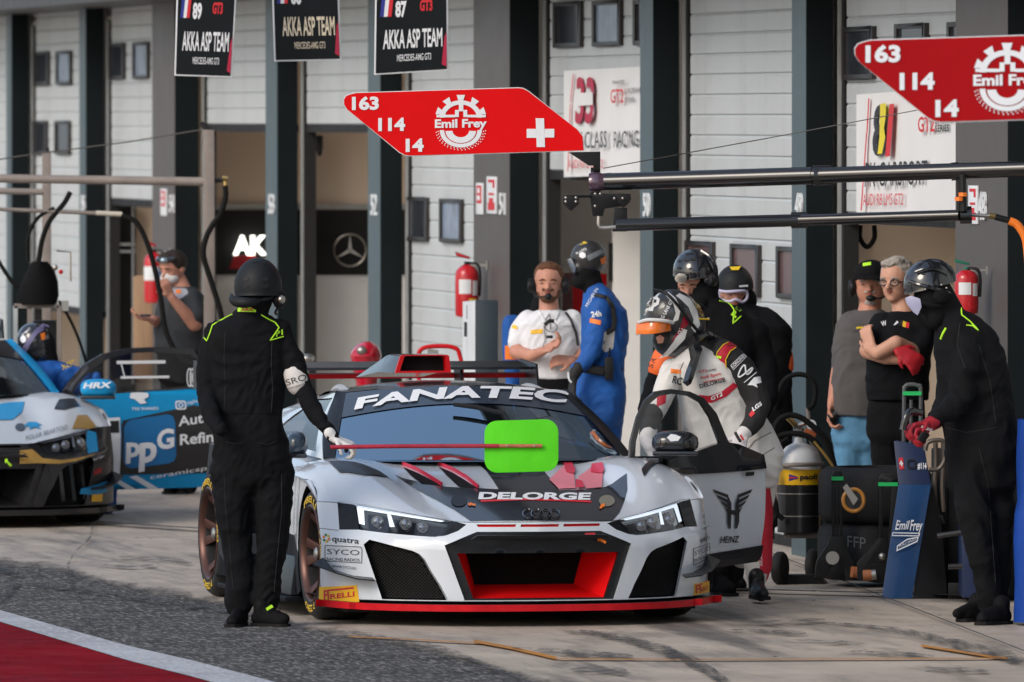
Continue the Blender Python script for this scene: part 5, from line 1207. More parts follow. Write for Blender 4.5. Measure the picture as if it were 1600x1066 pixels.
# hanging team boards, square to the lane
def team_board(x0t, x1t, x0b, x1b, yb, Y, num, tx, lab, warm=False):
    t = thing('team_board', lab, 'board', group='black team boards hanging over the lane')
    top = -95
    A = [PX(x0b, yb[0], Y), PX(x1b, yb[1], Y), PX(x1t, top, Y), PX(x0t, top, Y)]
    mb = MB().mat(m_plate); mb.prism([PX(x0b - 2.5, yb[0] + 2.5, Y), PX(x1b + 2.5, yb[1] + 2.5, Y), PX(x1t + 2.5, top, Y), PX(x0t - 2.5, top, Y)], (0, .03, 0)); mb.build('board_frame', t, bevel=.004)
    F_ = lambda u, v, d: (A[0].lerp(A[1], u)).lerp(A[3].lerp(A[2], u), v) + Vector((0, -d, 0))
    mb = MB().mat(mat('board_black', (.007, .010, .012), .4, var=.3, vscale=2, spec=.2)); mb.add([F_(0, 0, .003), F_(1, 0, .003), F_(1, 1, .003), F_(0, 1, .003)], [(0, 1, 2, 3)]); mb.build('board_face', t)
    H = abs(yb[0] - top); fy = lambda y: (yb[0] - y) / H
    def T(txt, m, u0, u1, y0, h, mb, bold=.04, shear=0., d=.006):
        V, Fc = text2(txt, bold, shear); W_ = V[:, 0].max(); mb.mat(m); mb.add([F_(lerp(u0, u1, x / W_), fy(y0 - y * h), d) for x, y in V], [list(f) for f in Fc])
    mb = MB().mat(mat('board_crimson', (.42, .01, .05), .35)); mb.add([F_(0, fy(-10 + yb[0] - 118), .006), F_(.20, 1, .006), F_(0, 1, .006)], [(0, 1, 2)])
    mb.add([F_(.93, fy(yb[0] - 8), .006), F_(1, fy(yb[0] - 4), .006), F_(1, fy(yb[0] - 60), .006), F_(.97, fy(yb[0] - 52), .006)], [(0, 1, 2, 3)]); mb.build('red_flash', t)
    mb = MB(); m_t = mat('warm_lettering', (.75, .66, .5), .5) if warm else w_dec
    yo = yb[0] - 118
    T('AKKA ASP TEAM', m_t, .10 if not warm else .12, .94, 80 + yo, 30, mb, .03); T('MERCEDES-AMG GT3', m_t, .30, .78, 101 + yo, 11, mb, .01); mb.build('board_lettering', t)
    mb = MB(); T(num, w_dec, .27, .43, 30 + yo, 24, mb, .06); T('GT3', r_dec, .62, .80, 22 + yo, 17, mb, .06); mb.build('board_number', t)
    for k, m in enumerate((mat('flag_blue', (.02, .03, .25), .4), w_dec, r_dec)):
        mb = MB().mat(m); mb.add([F_(.05 + .055 * k, fy(30 + yo), .006), F_(.05 + .055 * (k + 1), fy(30 + yo), .006), F_(.08 + .055 * (k + 1), fy(-6 + yo), .006), F_(.08 + .055 * k, fy(-6 + yo), .006)], [(0, 1, 2, 3)]); mb.build('flag_stripe', t)
    mb = MB().mat(steel)
    for u in (.2, .8): p = F_(u, 1, -.015); mb.tube([p, Vector((p.x + .0, p.y, 5.2))], .012, 6)
    mb.build('hanging_rod', t); return t
team_board(281, 372, 275, 360, (116, 119), 62, '89', 0, 'black team board number 89 hanging leftmost at the top')
team_board(425, 524, 431, 531, (94, 92), 62.5, '88', 0, 'black team board with golden lettering hanging between the other two', warm=True)
team_board(590, 697, 587, 698, (115, 108), 61, '87', 0, 'black team board number 87 hanging rightmost beside the brown pillar')
rail = MB().mat(dk_steel); rail.tube([PX(150, -230, 61.8), PX(900, -230, 61.8)], .05, 10); rail.tube([PX(900, -230, 61.8), PX(1000, -230, 66)], .05, 10); o = rail.build('overhead_rail', smooth=True); tag(o, 'dark overhead rail carrying the three hanging team boards', 'rail')
# ---------------- banners on the doors
def banner(x0, x1, ytl, ytr, ybl, ybr, off, label):
    t = thing('team_banner', label, 'banner', group='white team banners on the garage doors')
    def F_(x, y, d=0.):
        """photo pixel -> banner plane"""
        tt = wt(x, off + d); return WP(tt, off + d, CAM_H - (y - YH) * WP(tt, off + d, 0).y / FPX)
    mb = MB().mat(mat('banner_white', (.74, .74, .74), .5, var=.03, vscale=3)); G = []
    for v in np.linspace(0, 1, 9): G.append([F_(lerp(x0, x1, u), lerp(lerp(ytl, ytr, u), lerp(ybl, ybr, u), v), .012 * math.sin(u * 7 + v * 3)) for u in np.linspace(0, 1, 13)])
    mb.grid(G); G2 = [[p - wn * .01 for p in r] for r in G]; mb.grid(G2); mb.build('banner_sheet', t, smooth=True)
    return t, F_
def btext(F_, txt, m, p0, p1, h, mb, bold=.05, shear=0.):
    V, Fc = text2(txt, bold, shear); W_ = V[:, 0].max(); mb.mat(m); put2(mb, (V, Fc), lambda x, y: F_(lerp(p0[0], p1[0], x / W_) , lerp(p0[1], p1[1], x / W_) - y * h, .022), 1.2)
t, F_ = banner(881, 1020, 111, 103, 277, 272, .012, 'white banner with a crimson 33 on the half-open centre door')
mb = MB(); crim = mat('crimson_print', (.42, .01, .05), .5); btext(F_, '33', crim, (898, 190), (928, 190), 70, mb, .045, .12); mb.build('banner_number', t)
mb = MB().mat(mat('banner_white')); P_ = lambda pts, d=.026: mb.add([F_(x, y, d) for x, y in pts], [tuple(range(len(pts)))]); P_([(900, 146), (926, 144), (926, 164), (900, 166)]); mb.build('banner_patch', t)
mb = MB(); btext(F_, 'HIGH CLASS', k_dec, (880, 233), (948, 230), 27, mb, .0); btext(F_, 'RACING', k_dec, (959, 231), (997, 229), 27, mb, .0); btext(F_, 'FANATEC', k_dec, (957, 132), (976, 131), 6, mb, .02); btext(F_, 'EUROPEAN', k_dec, (976, 146), (1000, 144), 8, mb, .0); btext(F_, 'SERIES', k_dec, (976, 160), (991, 159), 8, mb, .0); mb.build('banner_lettering', t)
mb = MB(); btext(F_, 'GT2', r_dec, (954, 161), (974, 160), 22, mb, .02); btext(F_, 'AUDI R8 LMS GT2', r_dec, (888, 263), (942, 262), 14, mb, .0); mb.mat(r_dec); P_([(895, 116), (896.5, 116), (892, 160), (890.5, 160)]); P_([(890.5, 162), (892, 162), (888, 268), (886.5, 268)]); mb.build('banner_red_print', t)
t, F_ = banner(1338, 1494, 148, 136, 332, 330, .03, 'white banner with an 81 in black, yellow and red on the right-hand door')
mb = MB(); btext(F_, '1', r_dec, (1383, 241), (1397, 240), 79, mb, .05, .2); mb.build('banner_digit', t); 
mb = MB(); btext(F_, '8', k_dec, (1363, 242), (1382, 240), 79, mb, .03, .1); mb.mat(mat('yellow_print', (.75, .62, .02), .5)); P_([(1375, 163), (1384, 161), (1384, 180), (1381, 200), (1383, 215), (1378, 240), (1371, 241), (1374, 215)], .026); mb.build('banner_digit', t)
mb = MB(); btext(F_, 'PK CARSPORT', k_dec, (1351, 292), (1449, 288), 40, mb, .0, .12); btext(F_, 'EUROPEAN', k_dec, (1461, 194), (1490, 192), 7, mb, .0); btext(F_, 'SERIES', k_dec, (1461, 206), (1483, 205), 11, mb, .02); mb.build('banner_lettering', t)
mb = MB(); btext(F_, 'GT2', r_dec, (1434, 206), (1460, 205), 24, mb, .03); btext(F_, 'AUDI R8 LMS GT2', r_dec, (1348, 321), (1411, 320), 19, mb, .0, .05); mb.mat(r_dec); P_([(1356.5, 154), (1358.5, 154), (1355.5, 208), (1353.5, 208)]); P_([(1353, 208), (1355, 208), (1346.5, 329), (1344.5, 329)]); mb.build('banner_red_print', t)

# ---------------- red boards on the gantry arms
def red_board(x0, y0, k, Y, label, col, far_only=True):
    """traced on the nearer board; k = size ratio"""
    t = thing('team_pointer_board', label, 'board', group='red team pointer boards')
    def P(x, y, d=0.): return PX(x0 + (x - 536) * k, y0 + (y - 136) * k, Y - d)
    out = [(546, 147), (556, 144.5), (810, 136.5), (818, 137.5), (826, 142), (903, 203), (911, 214), (912.5, 236), (640, 244.5), (632, 243), (624, 239), (542, 171), (537, 163), (536.5, 155), (540, 149.5)]
    mb = MB().mat(m_plate); cx, cy = 724, 190
    mb.prism([P(*p) for p in out], (0, .016, 0)); mb.build('board_back', t)
    ins = [(cx + (x - cx) * .9955, cy + (y - cy) * .976) for x, y in out]
    mb = MB().mat(col); mb.add([P(x, y, .004) for x, y in ins], [tuple(range(len(ins)))]); mb.build('board_face', t)
    def T(txt, p0, p1, h, mb, bold=.06):
        V, Fc = text2(txt, bold); W_ = V[:, 0].max(); mb.mat(w_dec); mb.add([P(lerp(p0[0], p1[0], x / W_), lerp(p0[1], p1[1], x / W_) - y * h, .008) for x, y in V], [list(f) for f in Fc])
    mb = MB(); T('163', (550, 171), (592, 170.5), 19.5, mb); mb.build('number', t)
    mb = MB(); T('114', (591, 204), (633, 203.5), 19.5, mb); mb.build('number', t)
    mb = MB(); T('14', (634, 236.5), (662, 236), 19.5, mb); mb.build('number', t)
    mb = MB().mat(w_dec)
    for a in ((838, 184.5, 852, 228), (823, 200.5, 866, 214.5)):
        if a[0] == 838: q = [(837, 185), (850, 185), (851.5, 230), (838.5, 230)]; mb.add([P(x, y, .008) for x, y in q], [(0, 1, 2, 3)])
        else:
            for q in ([(823, 201.5), (838, 201.5), (838, 215.5), (823, 215.5)], [(851, 201.5), (866, 201.5), (866, 215), (851, 215)]): mb.add([P(x, y, .008) for x, y in q], [(0, 1, 2, 3)])
    mb.build('white_cross', t)
    # half cog, name, half tyre
    cx, cy = 720, 191
    mb = MB().mat(w_dec)
    def ring(r0, r1, a0, a1, cyy, sy=1.0, n=20):
        rows = [[P(cx + r * math.cos(math.radians(a)), cyy - r * sy * math.sin(math.radians(a)), .008) for r in (r0, r1)] for a in np.linspace(a0, a1, n)]; mb.grid(rows)
    ring(25, 33, 0, 180, 184, .82)
    for a in (18, 54, 90, 126, 162):
        a0, a1 = math.radians(a - 7), math.radians(a + 7); b0, b1 = math.radians(a - 9.5), math.radians(a + 9.5)
        mb.add([P(cx + 32 * math.cos(a0), 184 - 27 * math.sin(a0), .0085), P(cx + 32 * math.cos(a1), 184 - 27 * math.sin(a1), .0085), P(cx + 40 * math.cos(b1), 184 - 36 * math.sin(b1), .0085), P(cx + 40 * math.cos(b0), 184 - 36 * math.sin(b0), .0085)], [(0, 1, 2, 3)])
    for q in ([(717, 158), (724, 158), (724, 174), (717, 174)], [(711, 172), (717, 172), (717, 183), (711, 183)], [(724, 172), (730, 172), (730, 183), (724, 183)], [(682, 179.5), (711, 179.5), (711, 183.5), (682, 183.5)], [(730, 179.5), (759, 179.5), (759, 183.5), (730, 183.5)]):
        mb.add([P(x, y, .0088) for x, y in q], [(0, 1, 2, 3)])
    mb.build('cog_emblem', t)
    mb = MB(); T('Emil Frey', (679.5, 199.5), (760.5, 198.5), 13, mb, .05); mb.build('board_lettering', t)
    mb = MB().mat(w_dec); ring(13, 24, 183, 357, 204, .82); ring(26, 33, 180, 360, 203.5, .82)
    for k2 in range(21):
        a = math.radians(184 + k2 * 8.6); 
        for rr in (35.5, 38.6):
            c_ = (cx + rr * math.cos(a + (.04 if rr > 36 else 0)), 203.5 - rr * .80 * math.sin(a + (.04 if rr > 36 else 0))); mb.add([P(c_[0] + 1.1 * dx, c_[1] + 1.1 * dy, .008) for dx, dy in ((-1, 0), (0, -1), (1, 0), (0, 1))], [(0, 1, 2, 3)])
    mb.build('tyre_emblem', t)
    # post and gusset that hold it
    mb = MB().mat(black_pl); mb.prism([P(888, 238), P(938, 237), P(938, 266), P(927, 266), P(927, 259), P(920, 259)], (0, .03, 0)); mb.build('post_bracket', t, bevel=.003)
    return t
m_redb = mat('board_red', (.70, .004, .006), .5, var=.05, vscale=3, spec=.12); m_redb2 = mat('board_dark_red', (.36, .004, .007), .5, var=.05, vscale=2, spec=.12)
red_board(536, 136, 1.0, 54.6, 'red pointer board seen whole beneath the boom with numbers 163 114 14', m_redb)
red_board(1334, 51, 1.30, 43.2, 'larger red pointer board cut off by the right edge', m_redb2)
# ---------------- main gantry arms
g1 = thing('gantry_boom', 'glossy black double boom reaching in from the right with a bracket at its end', 'boom')
blk = mat('boom_black', (.012, .012, .013), .16, var=.2, coat=.5)
mb = MB().mat(blk); mb.tube([PX(945, 284.5, 54.6), PX(1270, 274.5, 54.25)], .0455, 20); mb.build('upper_tube', g1, smooth=True, split=50)
mb = MB().mat(blk); mb.tube([PX(1270, 274.5, 54.25), PX(1760, 259, 53.7)], .041, 20); mb.build('upper_tube', g1, smooth=True, split=50)
mb = MB().mat(blk)
for x, y, l, r in ((1285, 274, 14, .052), (1492, 268, 6, .047)): mb = MB().mat(blk); mb.tube([PX(x - l, y + .4, 54.25), PX(x + l, y - .4, 54.25)], r, 18); mb.build('tube_collar', g1, smooth=True, split=50)
mb = MB().mat(mat('end_cap_plum', (.10, .06, .09), .12, coat=.8, metal=.3)); p = PX(920, 285, 54.6); q = PX(955, 284.2, 54.6); mb.lathe([(.0, 0), (.045, 0), (.052, .015), (.052, .055), (.045, .07), (.048, .115)], p, (q - p), 22); mb.build('end_cap', g1, smooth=True, split=50)
mb = MB().mat(blk); mb.tube([PX(962, 352, 54.4), PX(1240, 344.5, 54.4)], .032, 16); mb.build('lower_tube', g1, smooth=True, split=50)
mb = MB().mat(blk); mb.tube([PX(1240, 344.5, 54.4), PX(1500, 336.5, 54.0)], .029, 16); mb.tube([PX(1500, 336.5, 54.0), PX(1518, 336, 54.0)], .045, 16); mb.tube([PX(1236, 344.6, 54.4), PX(1262, 343.8, 54.4)], .042, 16); mb.build('lower_tube', g1, smooth=True, split=50)
mb = MB().mat(black_pl)
mb.prism([PX(921, 303, 54.55), PX(985, 303, 54.55), PX(986, 312, 54.55), PX(975, 322, 54.55), PX(945, 326, 54.55), PX(942, 338, 54.55), PX(926, 338, 54.55)], (0, .05, 0)); mb.prism([PX(960, 325, 54.5), PX(980, 325, 54.5), PX(980, 362, 54.5), PX(957, 362, 54.5)], (0, .05, 0)); mb.prism([PX(923, 262, 54.66), PX(938, 262, 54.66), PX(938, 310, 54.66), PX(923, 310, 54.66)], (0, .04, 0)); mb.build('end_bracket', g1, bevel=.004)
mb = MB().mat(steel); mb.tube(crv([PX(936, 338, 54.5), PX(936, 352, 54.5), PX(942, 356, 54.5), PX(962, 355, 54.5)]), .012, 10); mb.build('elbow_fitting', g1, smooth=True)
mb = MB().mat(black_pl); mb.prism([PX(880, 305, 54.5), PX(904, 305, 54.5), PX(904, 319, 54.5), PX(892, 330, 54.5), PX(880, 319, 54.5)], (0, .02, 0)); mb.tube([PX(904, 307, 54.51), PX(925, 307, 54.53)], .008, 6); mb.build('arrow_plate', g1, bevel=.003); mb = MB().mat(black_pl); mb.prism([PX(962, 304, 54.48), PX(986, 306, 54.48), PX(984, 316, 54.48), PX(974, 325, 54.48), PX(966, 318, 54.48)], (0, .02, 0)); mb.build('arrow_plate', g1, bevel=.003)
mb = MB().mat(steel)
for x, y in ((884, 309), (900, 309), (884, 315), (900, 315), (930, 303), (938, 303), (960, 310), (973, 310), (930, 322)): mb.ball(PX(x, y, 54.47), .008, 8, 6)
bo = mb.build('bolts', g1, smooth=True); bo['kind'] = 'stuff'
mb = MB().mat(black_pl); mb.tube([PX(1498, 272, 54.0), PX(1499, 330, 54.0)], .014, 8); mb.tube([PX(1504, 272, 53.95), PX(1506, 330, 53.95)], .018, 8); mb.build('strut', g1, smooth=True)
for x, y in ((1498.5, 311), (1504.5, 304)): mb = MB().mat(orange_d); mb.tube([PX(x, y - 3, 53.94), PX(x, y + 3, 53.94)], .022, 8); mb.build('orange_tape', g1, smooth=True)
mb = MB().mat(blk); mb.tube([PX(1760, 259, 53.7), PX(1760, 900, 53.7)], .08, 16); mb.tube([PX(1760, 259, 53.7), PX(1760, 150, 53.7)], .06, 16); mb.build('mast', g1, smooth=True, split=50)
wire = MB().mat(mat('steel_cable', (.12, .11, .10), .4, metal=.6)); wire.tube([PX(943, 263, 54.6), PX(1200, 216, 55.0), PX(1455, 168, 54.25), PX(1760, 110, 53.7)], .0028, 6); o = wire.build('stay_cable', smooth=True); tag(o, 'thin steel stay cable rising to the right above the black boom', 'cable')
hs = MB().mat(orange_d); hs.tube(crv([PX(1577, 345, 54.0), PX(1590, 352, 54.0), PX(1602, 372, 54.0), PX(1606, 400, 54.0), PX(1612, 470, 54)]), .021, 12); ho = hs.build('air_hose', smooth=True); tag(ho, 'bright orange air hose hanging from the end of the lower boom', 'hose')
mb = MB().mat(steel); mb.tube([PX(1518, 336, 54.0), PX(1550, 338, 54.0)], [.008, .012], 8); mb.mat(mat('brass', (.5, .36, .15), .3, metal=.9)); mb.tube([PX(1546, 337, 54.0), PX(1556, 339, 54.0)], .015, 8); mb.mat(black_pl); mb.tube([PX(1555, 339, 54.0), PX(1578, 345, 54.0)], .017, 10); mb.build('hose_coupling', ho, smooth=True)
# ---------------- grey gantry on the left
g2 = thing('pit_gantry', 'weathered pale gantry frame with black hoses at the left', 'gantry')
m_gan = mat('weathered_pale_paint', (.24, .205, .185), .55, var=.15, vscale=8, bump=.1)
YG = 71.
mb = MB().mat(m_gan); mb.tube([PX(-120, 277, YG + .3), PX(321, 284, YG)], .030, 14); mb.build('cross_tube', g2, smooth=True, split=50)
mb = MB().mat(m_gan); mb.tube([PX(-120, 322, YG - .5), PX(190, 335, YG - .5)], .014, 10); mb.mat(mat('pale_tip', (.55, .5, .42), .5)); mb.tube([PX(150, 333, YG - .5), PX(191, 335, YG - .5)], .017, 10); mb.build('side_tube', g2, smooth=True, split=50)
mb = MB().mat(m_gan); mb.tube([PX(-120, 296, YG - .8), PX(68, 300, YG - .8)], .022, 10); mb.build('side_tube', g2, smooth=True, split=50)
mb = MB().mat(m_gan); mb.hexa([PX(319, 900, YG - .1), PX(337, 900, YG - .1), PX(337, 900, YG + .1), PX(319, 900, YG + .1), PX(318, 203, YG - .1), PX(335, 203, YG - .1), PX(335, 203, YG + .1), PX(318, 203, YG + .1)]); mb.build('post', g2, bevel=.006)
mb = MB().mat(m_gan); mb.hexa([PX(65, 860, YG + .9), PX(80, 860, YG + .9), PX(80, 860, YG + 1.1), PX(65, 860, YG + 1.1), PX(66, 238, YG + .9), PX(80, 238, YG + .9), PX(80, 238, YG + 1.1), PX(66, 238, YG + 1.1)]); mb.build('post', g2, bevel=.006)
mb = MB().mat(dk_steel); mb.tube([PX(72, 232, YG + 1), PX(75, 245, YG + 1)], .02, 8); mb.tube([PX(313, 192, YG), PX(325, 205, YG)], .018, 8); mb.tube([PX(335, 283, YG), PX(350, 281, YG)], .016, 8); mb.mat(mat('brass')); mb.tube([PX(347, 278, YG - .05), PX(356, 279, YG - .05)], .018, 8); mb.tube([PX(352, 283, YG - .05), PX(352, 292, YG - .05)], .014, 8); mb.build('fitting', g2, smooth=True)
def hose(pts, r, label, Y=YG, m=None, name='air_hose', grp='black hoses hanging from the left gantry'):
    o = MB().mat(m or rubber).tube(crv([PX(x, y, Y + (p[0] if p else 0)) for x, y, *p in pts]), r, 10).build(name, smooth=True); return tag(o, label, 'hose', grp)
hose([(352, 290), (352, 310), (344, 335), (332, 352), (322, 372), (318, 400), (330, 440), (345, 490), (352, 540)], .020, 'black hose dropping from the brass fitting on the gantry post', YG - .25)
hose([(110, 300), (100, 318), (78, 345), (66, 375), (60, 412)], .018, 'black hose curling down from the short tube to the black bag', YG - .5)
hose([(85, 325), (60, 340), (44, 370), (44, 410)], .013, 'thinner black hose left of the gantry post above the bag', YG - .5)
hose([(190, 336), (215, 350), (235, 395), (250, 460), (260, 520), (285, 560), (330, 575)], .018, 'long black hose arching down past the red extinguisher', YG - .6)
hose([(-10, 395), (8, 425), (24, 445), (50, 452)], .014, 'black hose entering from the left edge to the bag', YG - .5)
hose([(92, 470), (112, 505), (128, 545), (140, 590)], .010, 'thin black cable slanting down behind the crouching mechanic', YG - .4)
wire = MB().mat(MATS['steel_cable']); wire.tube([PX(-60, 258, YG), PX(60, 240, YG), PX(200, 222, YG), PX(315, 203, YG)], .005, 6); o = wire.build('stay_cable', smooth=True); tag(o, 'thin stay cable running to the top of the left gantry post', 'cable')
# hose bag and frame
bag = MB().mat(mat('black_fabric', (.007, .007, .008), .85, spec=.15, var=.3, bump=.3, bscale=25)); rings = [(30, 90, 476), (26, 92, 462), (34, 90, 440), (42, 84, 422), (50, 74, 409)]
G = []
for x0, x1, y in rings: G.append([PX((x0 + x1) / 2, y, YG - .5) + Vector((math.cos(a) * (x1 - x0) / 2 * YG / FPX * (1 + .06 * math.sin(3 * a + y)), math.sin(a) * .13, 0)) for a in np.linspace(0, 2 * math.pi, 21)])
bag.grid(G); o = bag.build('hose_bag', smooth=True); tag(o, 'slumped black fabric bag on the metal frame at the left', 'bag')
fr = thing('metal_frame', 'bare steel frame trolley under the black bag', 'trolley')
for (a, b) in (((22, 478), (92, 478)), ((24, 478), (24, 800)), ((92, 478), (94, 800)), ((46, 480), (47, 800)), ((24, 620), (92, 620))):
    mb = MB().mat(m_gan if a[0] != 24 or b[0] != 24 else m_rail); mb.bar(PX(*a, YG - .55), PX(*b, YG - .55), .03, .03); mb.build('frame_bar', fr)
mb = MB().mat(steel); mb.box(PX(96, 486, YG - .55), PX(107, 470, YG - .5)); mb.ball(PX(86, 418, YG - .6), (.02, .015, .02)); mb.tube([PX(88, 392, YG - .6), PX(110, 394, YG - .6), PX(110, 440, YG - .6)], .008, 6); mb.mat(red_p); mb.ball(PX(95, 425, YG - .62), .016); mb.build('valve_block', fr, smooth=True)
mb = MB().mat(m_blk); mb.box(PX(50, 770, YG - .45), PX(90, 500, YG - .2)); mb.build('equipment_case', fr, bevel=.02)

# ---------------- dark cabinet with lettering, red frame, red machine
cb = thing('tall_cabinet', 'tall dark cabinet with a pale lettered side below the fire extinguisher', 'cabinet')
Yc = 66.
mb = MB().mat(mat('cabinet_dark', (.022, .035, .045), .4)); A = PX(743, 471, Yc); B_ = PX(778, 471, Yc); zt_ = A.z
mb.hexa([(A.x, Yc, 0), (B_.x, Yc, 0), (B_.x, Yc + .5, 0), (A.x, Yc + .5, 0), (A.x, Yc, zt_), (B_.x, Yc, zt_), (B_.x, Yc + .5, zt_), (A.x, Yc + .5, zt_)]); mb.build('cabinet_body', cb, bevel=.006)
L0 = PX(723, 471, Yc + .45); mb = MB().mat(m_plate); mb.hexa([(L0.x, Yc + .45, 0), (A.x - .002, Yc, 0), (A.x - .002, Yc + .45, 0), (L0.x, Yc + .5, 0), (L0.x, Yc + .45, zt_ - .01), (A.x - .002, Yc, zt_), (A.x - .002, Yc + .45, zt_), (L0.x, Yc + .5, zt_ - .01)]); mb.build('side_panel', cb)
mb = MB().mat(k_dec)
for k, (y0, y1, a, b) in enumerate(((478, 500, .3, .9), (505, 528, .1, .35), (532, 566, .35, .7))):
    p = [Vector((lerp(L0.x, A.x, u), lerp(Yc + .45, Yc, u) - .004, CAM_H - (y - YH) * Yc / FPX)) for u, y in ((a, y1), (b, y1), (b, y0), (a, y0))]; mb.add(p, [(0, 1, 2, 3)])
mb.build('side_print', cb)
rf = MB().mat(red_p); rf.tube(crv([PX(655, 600, 64), PX(654, 556, 64), PX(662, 544, 64), (PX(685, 541, 64)), PX(708, 543, 64), PX(718, 554, 64), PX(722, 600, 64), PX(722, 800, 64)]), .014, 10); rf.tube([PX(655, 600, 64), PX(655, 800, 64)], .014, 10); o = rf.build('tubular_frame', smooth=True); tag(o, 'bent red tubular frame standing behind the car roof scoop', 'frame')
mb = MB().mat(steel); mb.prism([PX(668, 545, 63.9), PX(685, 548, 63.9), PX(685, 556, 63.9), PX(668, 554, 63.9)], (0, .06, 0)); mb.build('frame_plate', o)
sc = thing('scooter', 'red scooter fairing peeping over the rear wing by the column', 'scooter')
mb = MB().mat(mat('scooter_red', (.5, .01, .03), .15, coat=.8)); Ys = 70.; G = []
for (x0, x1, y, d) in ((566, 580, 534, .04), (556, 590, 540, .10), (549, 594, 548, .15), (546, 596, 556, .17), (548, 594, 564, .15), (556, 590, 600, .12), (560, 588, 700, .10), (560, 588, 770, .10)):
    G.append([PX((x0 + x1) / 2, y, Ys) + Vector((math.cos(a) * (x1 - x0) / 2 * Ys / FPX, math.sin(a) * d, 0)) for a in np.linspace(0, 2 * math.pi, 21)])
mb.grid(G); mb.build('fairing', sc, smooth=True)
mb = MB().mat(steel); mb.ball(PX(565, 548, Ys - .15), (.035, .03, .03)); mb.build('headlamp', sc, smooth=True)
mb = MB().mat(m_tyre); p = PX(574, 800, Ys - .2); mb.lathe([(.16, -.05), (.22, -.05), (.24, 0), (.22, .05), (.16, .05)], Vector((p.x, p.y, .24)), (1, 0, 0), 24); mb.build('wheel', sc, smooth=True)
mb = MB().mat(m_plate); 
# small silver machine left of the wing
o = MB().mat(steel).ball(PX(480, 560, 66), (.05, .05, .03)).tube([PX(466, 562, 66), PX(490, 565, 66)], .02, 8).tube([PX(478, 565, 66), PX(478, 800, 66)], .02, 8).build('chrome_stand', smooth=True); tag(o, 'small chrome stand behind the rear wing beside the marshal', 'stand')

# ---------------- compressed air cart
ac = thing('air_bottle_cart', 'two-wheeled cart with a black gas bottle, white shoulder and yellow band', 'cart')
Ya = 57.6; s_ = Ya / FPX; base = GND(1250, 845); bx = PX(1249, 0, Ya).x
R = 34 * s_; z_ = lambda y: CAM_H - (y - YH) * s_
mb = MB().mat(mat('bottle_black', (.014, .014, .016), .3, coat=.4)); mb.lathe([(.0, z_(832)), (R, z_(832)), (R, z_(733))], (bx, Ya, 0), n=30); mb.build('bottle', ac, smooth=True, split=50)
mb = MB().mat(mat('bottle_white', (.62, .64, .66), .35)); mb.lathe([(R, z_(733)), (R * .97, z_(720)), (R * .85, z_(708)), (R * .6, z_(698)), (R * .25, z_(692)), (R * .2, z_(684))], (bx, Ya, 0), n=30); mb.build('bottle_shoulder', ac, smooth=True, split=50)
mb = MB().mat(mat('yellow_band', (.8, .45, .01), .4)); mb.lathe([(R * 1.03, z_(757)), (R * 1.03, z_(733))], (bx, Ya, 0), n=30, cap=False); yb_ = mb.build('yellow_band', ac, smooth=True)
V, Fc = text2('paoli', .05); W_ = V[:, 0].max(); mb = MB().mat(k_dec); cylp = lambda x, y, d=.003: Vector((bx + math.sin((x - 1249) / 34 * 1.0 if abs(x - 1249) < 40 else 0) * 0 + (x - 1249) * s_, Ya - math.sqrt(max(0, (R * 1.03 + d) ** 2 - ((x - 1249) * s_) ** 2)), z_(y)))
put2(mb, (V, Fc), lambda x, y: cylp(lerp(1249, 1277, x / W_), 748 - y * 8), .4); mb.build('band_lettering', yb_)
mb = MB().mat(mat('flag_blue')); mb.add([cylp(*p) for p in [(1232, 740), (1246, 744), (1246, 747), (1232, 751)]], [(0, 1, 2, 3)]); mb.mat(r_dec); mb.add([cylp(p[0], p[1], .005) for p in [(1232, 744), (1246, 745), (1246, 746), (1232, 747)]], [(0, 1, 2, 3)]); mb.build('band_flag', yb_)
mb = MB().mat(m_gan); mb.tube(crv([PX(1215, 729, Ya - .02), PX(1232, 727, Ya - .14), PX(1262, 726, Ya - .14), PX(1286, 725, Ya)]), .012, 8); mb.tube(crv([PX(1262, 637, Ya + .05), PX(1264, 660, Ya + .05), PX(1268, 690, Ya + .05), PX(1282, 725, Ya + .02), PX(1275, 770, Ya), PX(1284, 830, Ya)]), .012, 8); mb.tube(crv([PX(1212, 730, Ya), PX(1214, 770, Ya), PX(1222, 810, Ya), PX(1230, 840, Ya)]), .012, 8); mb.tube([PX(1230, 837, Ya - .05), PX(1286, 837, Ya - .05)], .016, 8); mb.build('cart_frame', ac, smooth=True)
for x, yy in ((1219, -.1), (1272, .28)):
    mb = MB().mat(m_tyre); p = PX(x, 835, Ya + yy); mb.lathe([(.03, -.022), (.08, -.026), (.09, -.014), (.09, .014), (.08, .026), (.03, .022)], Vector((p.x, p.y, .09)), (.93, -.36, 0), 24); mb.build('wheel', ac, smooth=True)
mb = MB().mat(black_pl); mb.hexa([(bx - .12, Ya - .05, 0), (bx + .14, Ya - .05, 0), (bx + .16, Ya + .1, 0), (bx - .12, Ya + .1, 0), (bx - .1, Ya - .05, .05), (bx + .12, Ya - .05, .05), (bx + .12, Ya + .1, .05), (bx - .1, Ya + .1, .05)]); mb.build('foot_plate', ac)
mb = MB().mat(steel); mb.ball(PX(1252, 672, Ya), .018); mb.tube([PX(1240, 668, Ya - .03), PX(1262, 660, Ya - .03)], .014, 8); mb.tube([PX(1249, 690, Ya), PX(1249, 668, Ya)], .014, 8); mb.mat(mat('brass')); mb.tube([PX(1229, 650, Ya - .04), PX(1243, 664, Ya - .04)], .016, 8); mb.mat(mat('copper_orange', (.5, .14, .05), .4)); mb.tube([PX(1258, 672, Ya - .06), PX(1275, 680, Ya - .06)], .016, 8); mb.build('valve', ac, smooth=True)
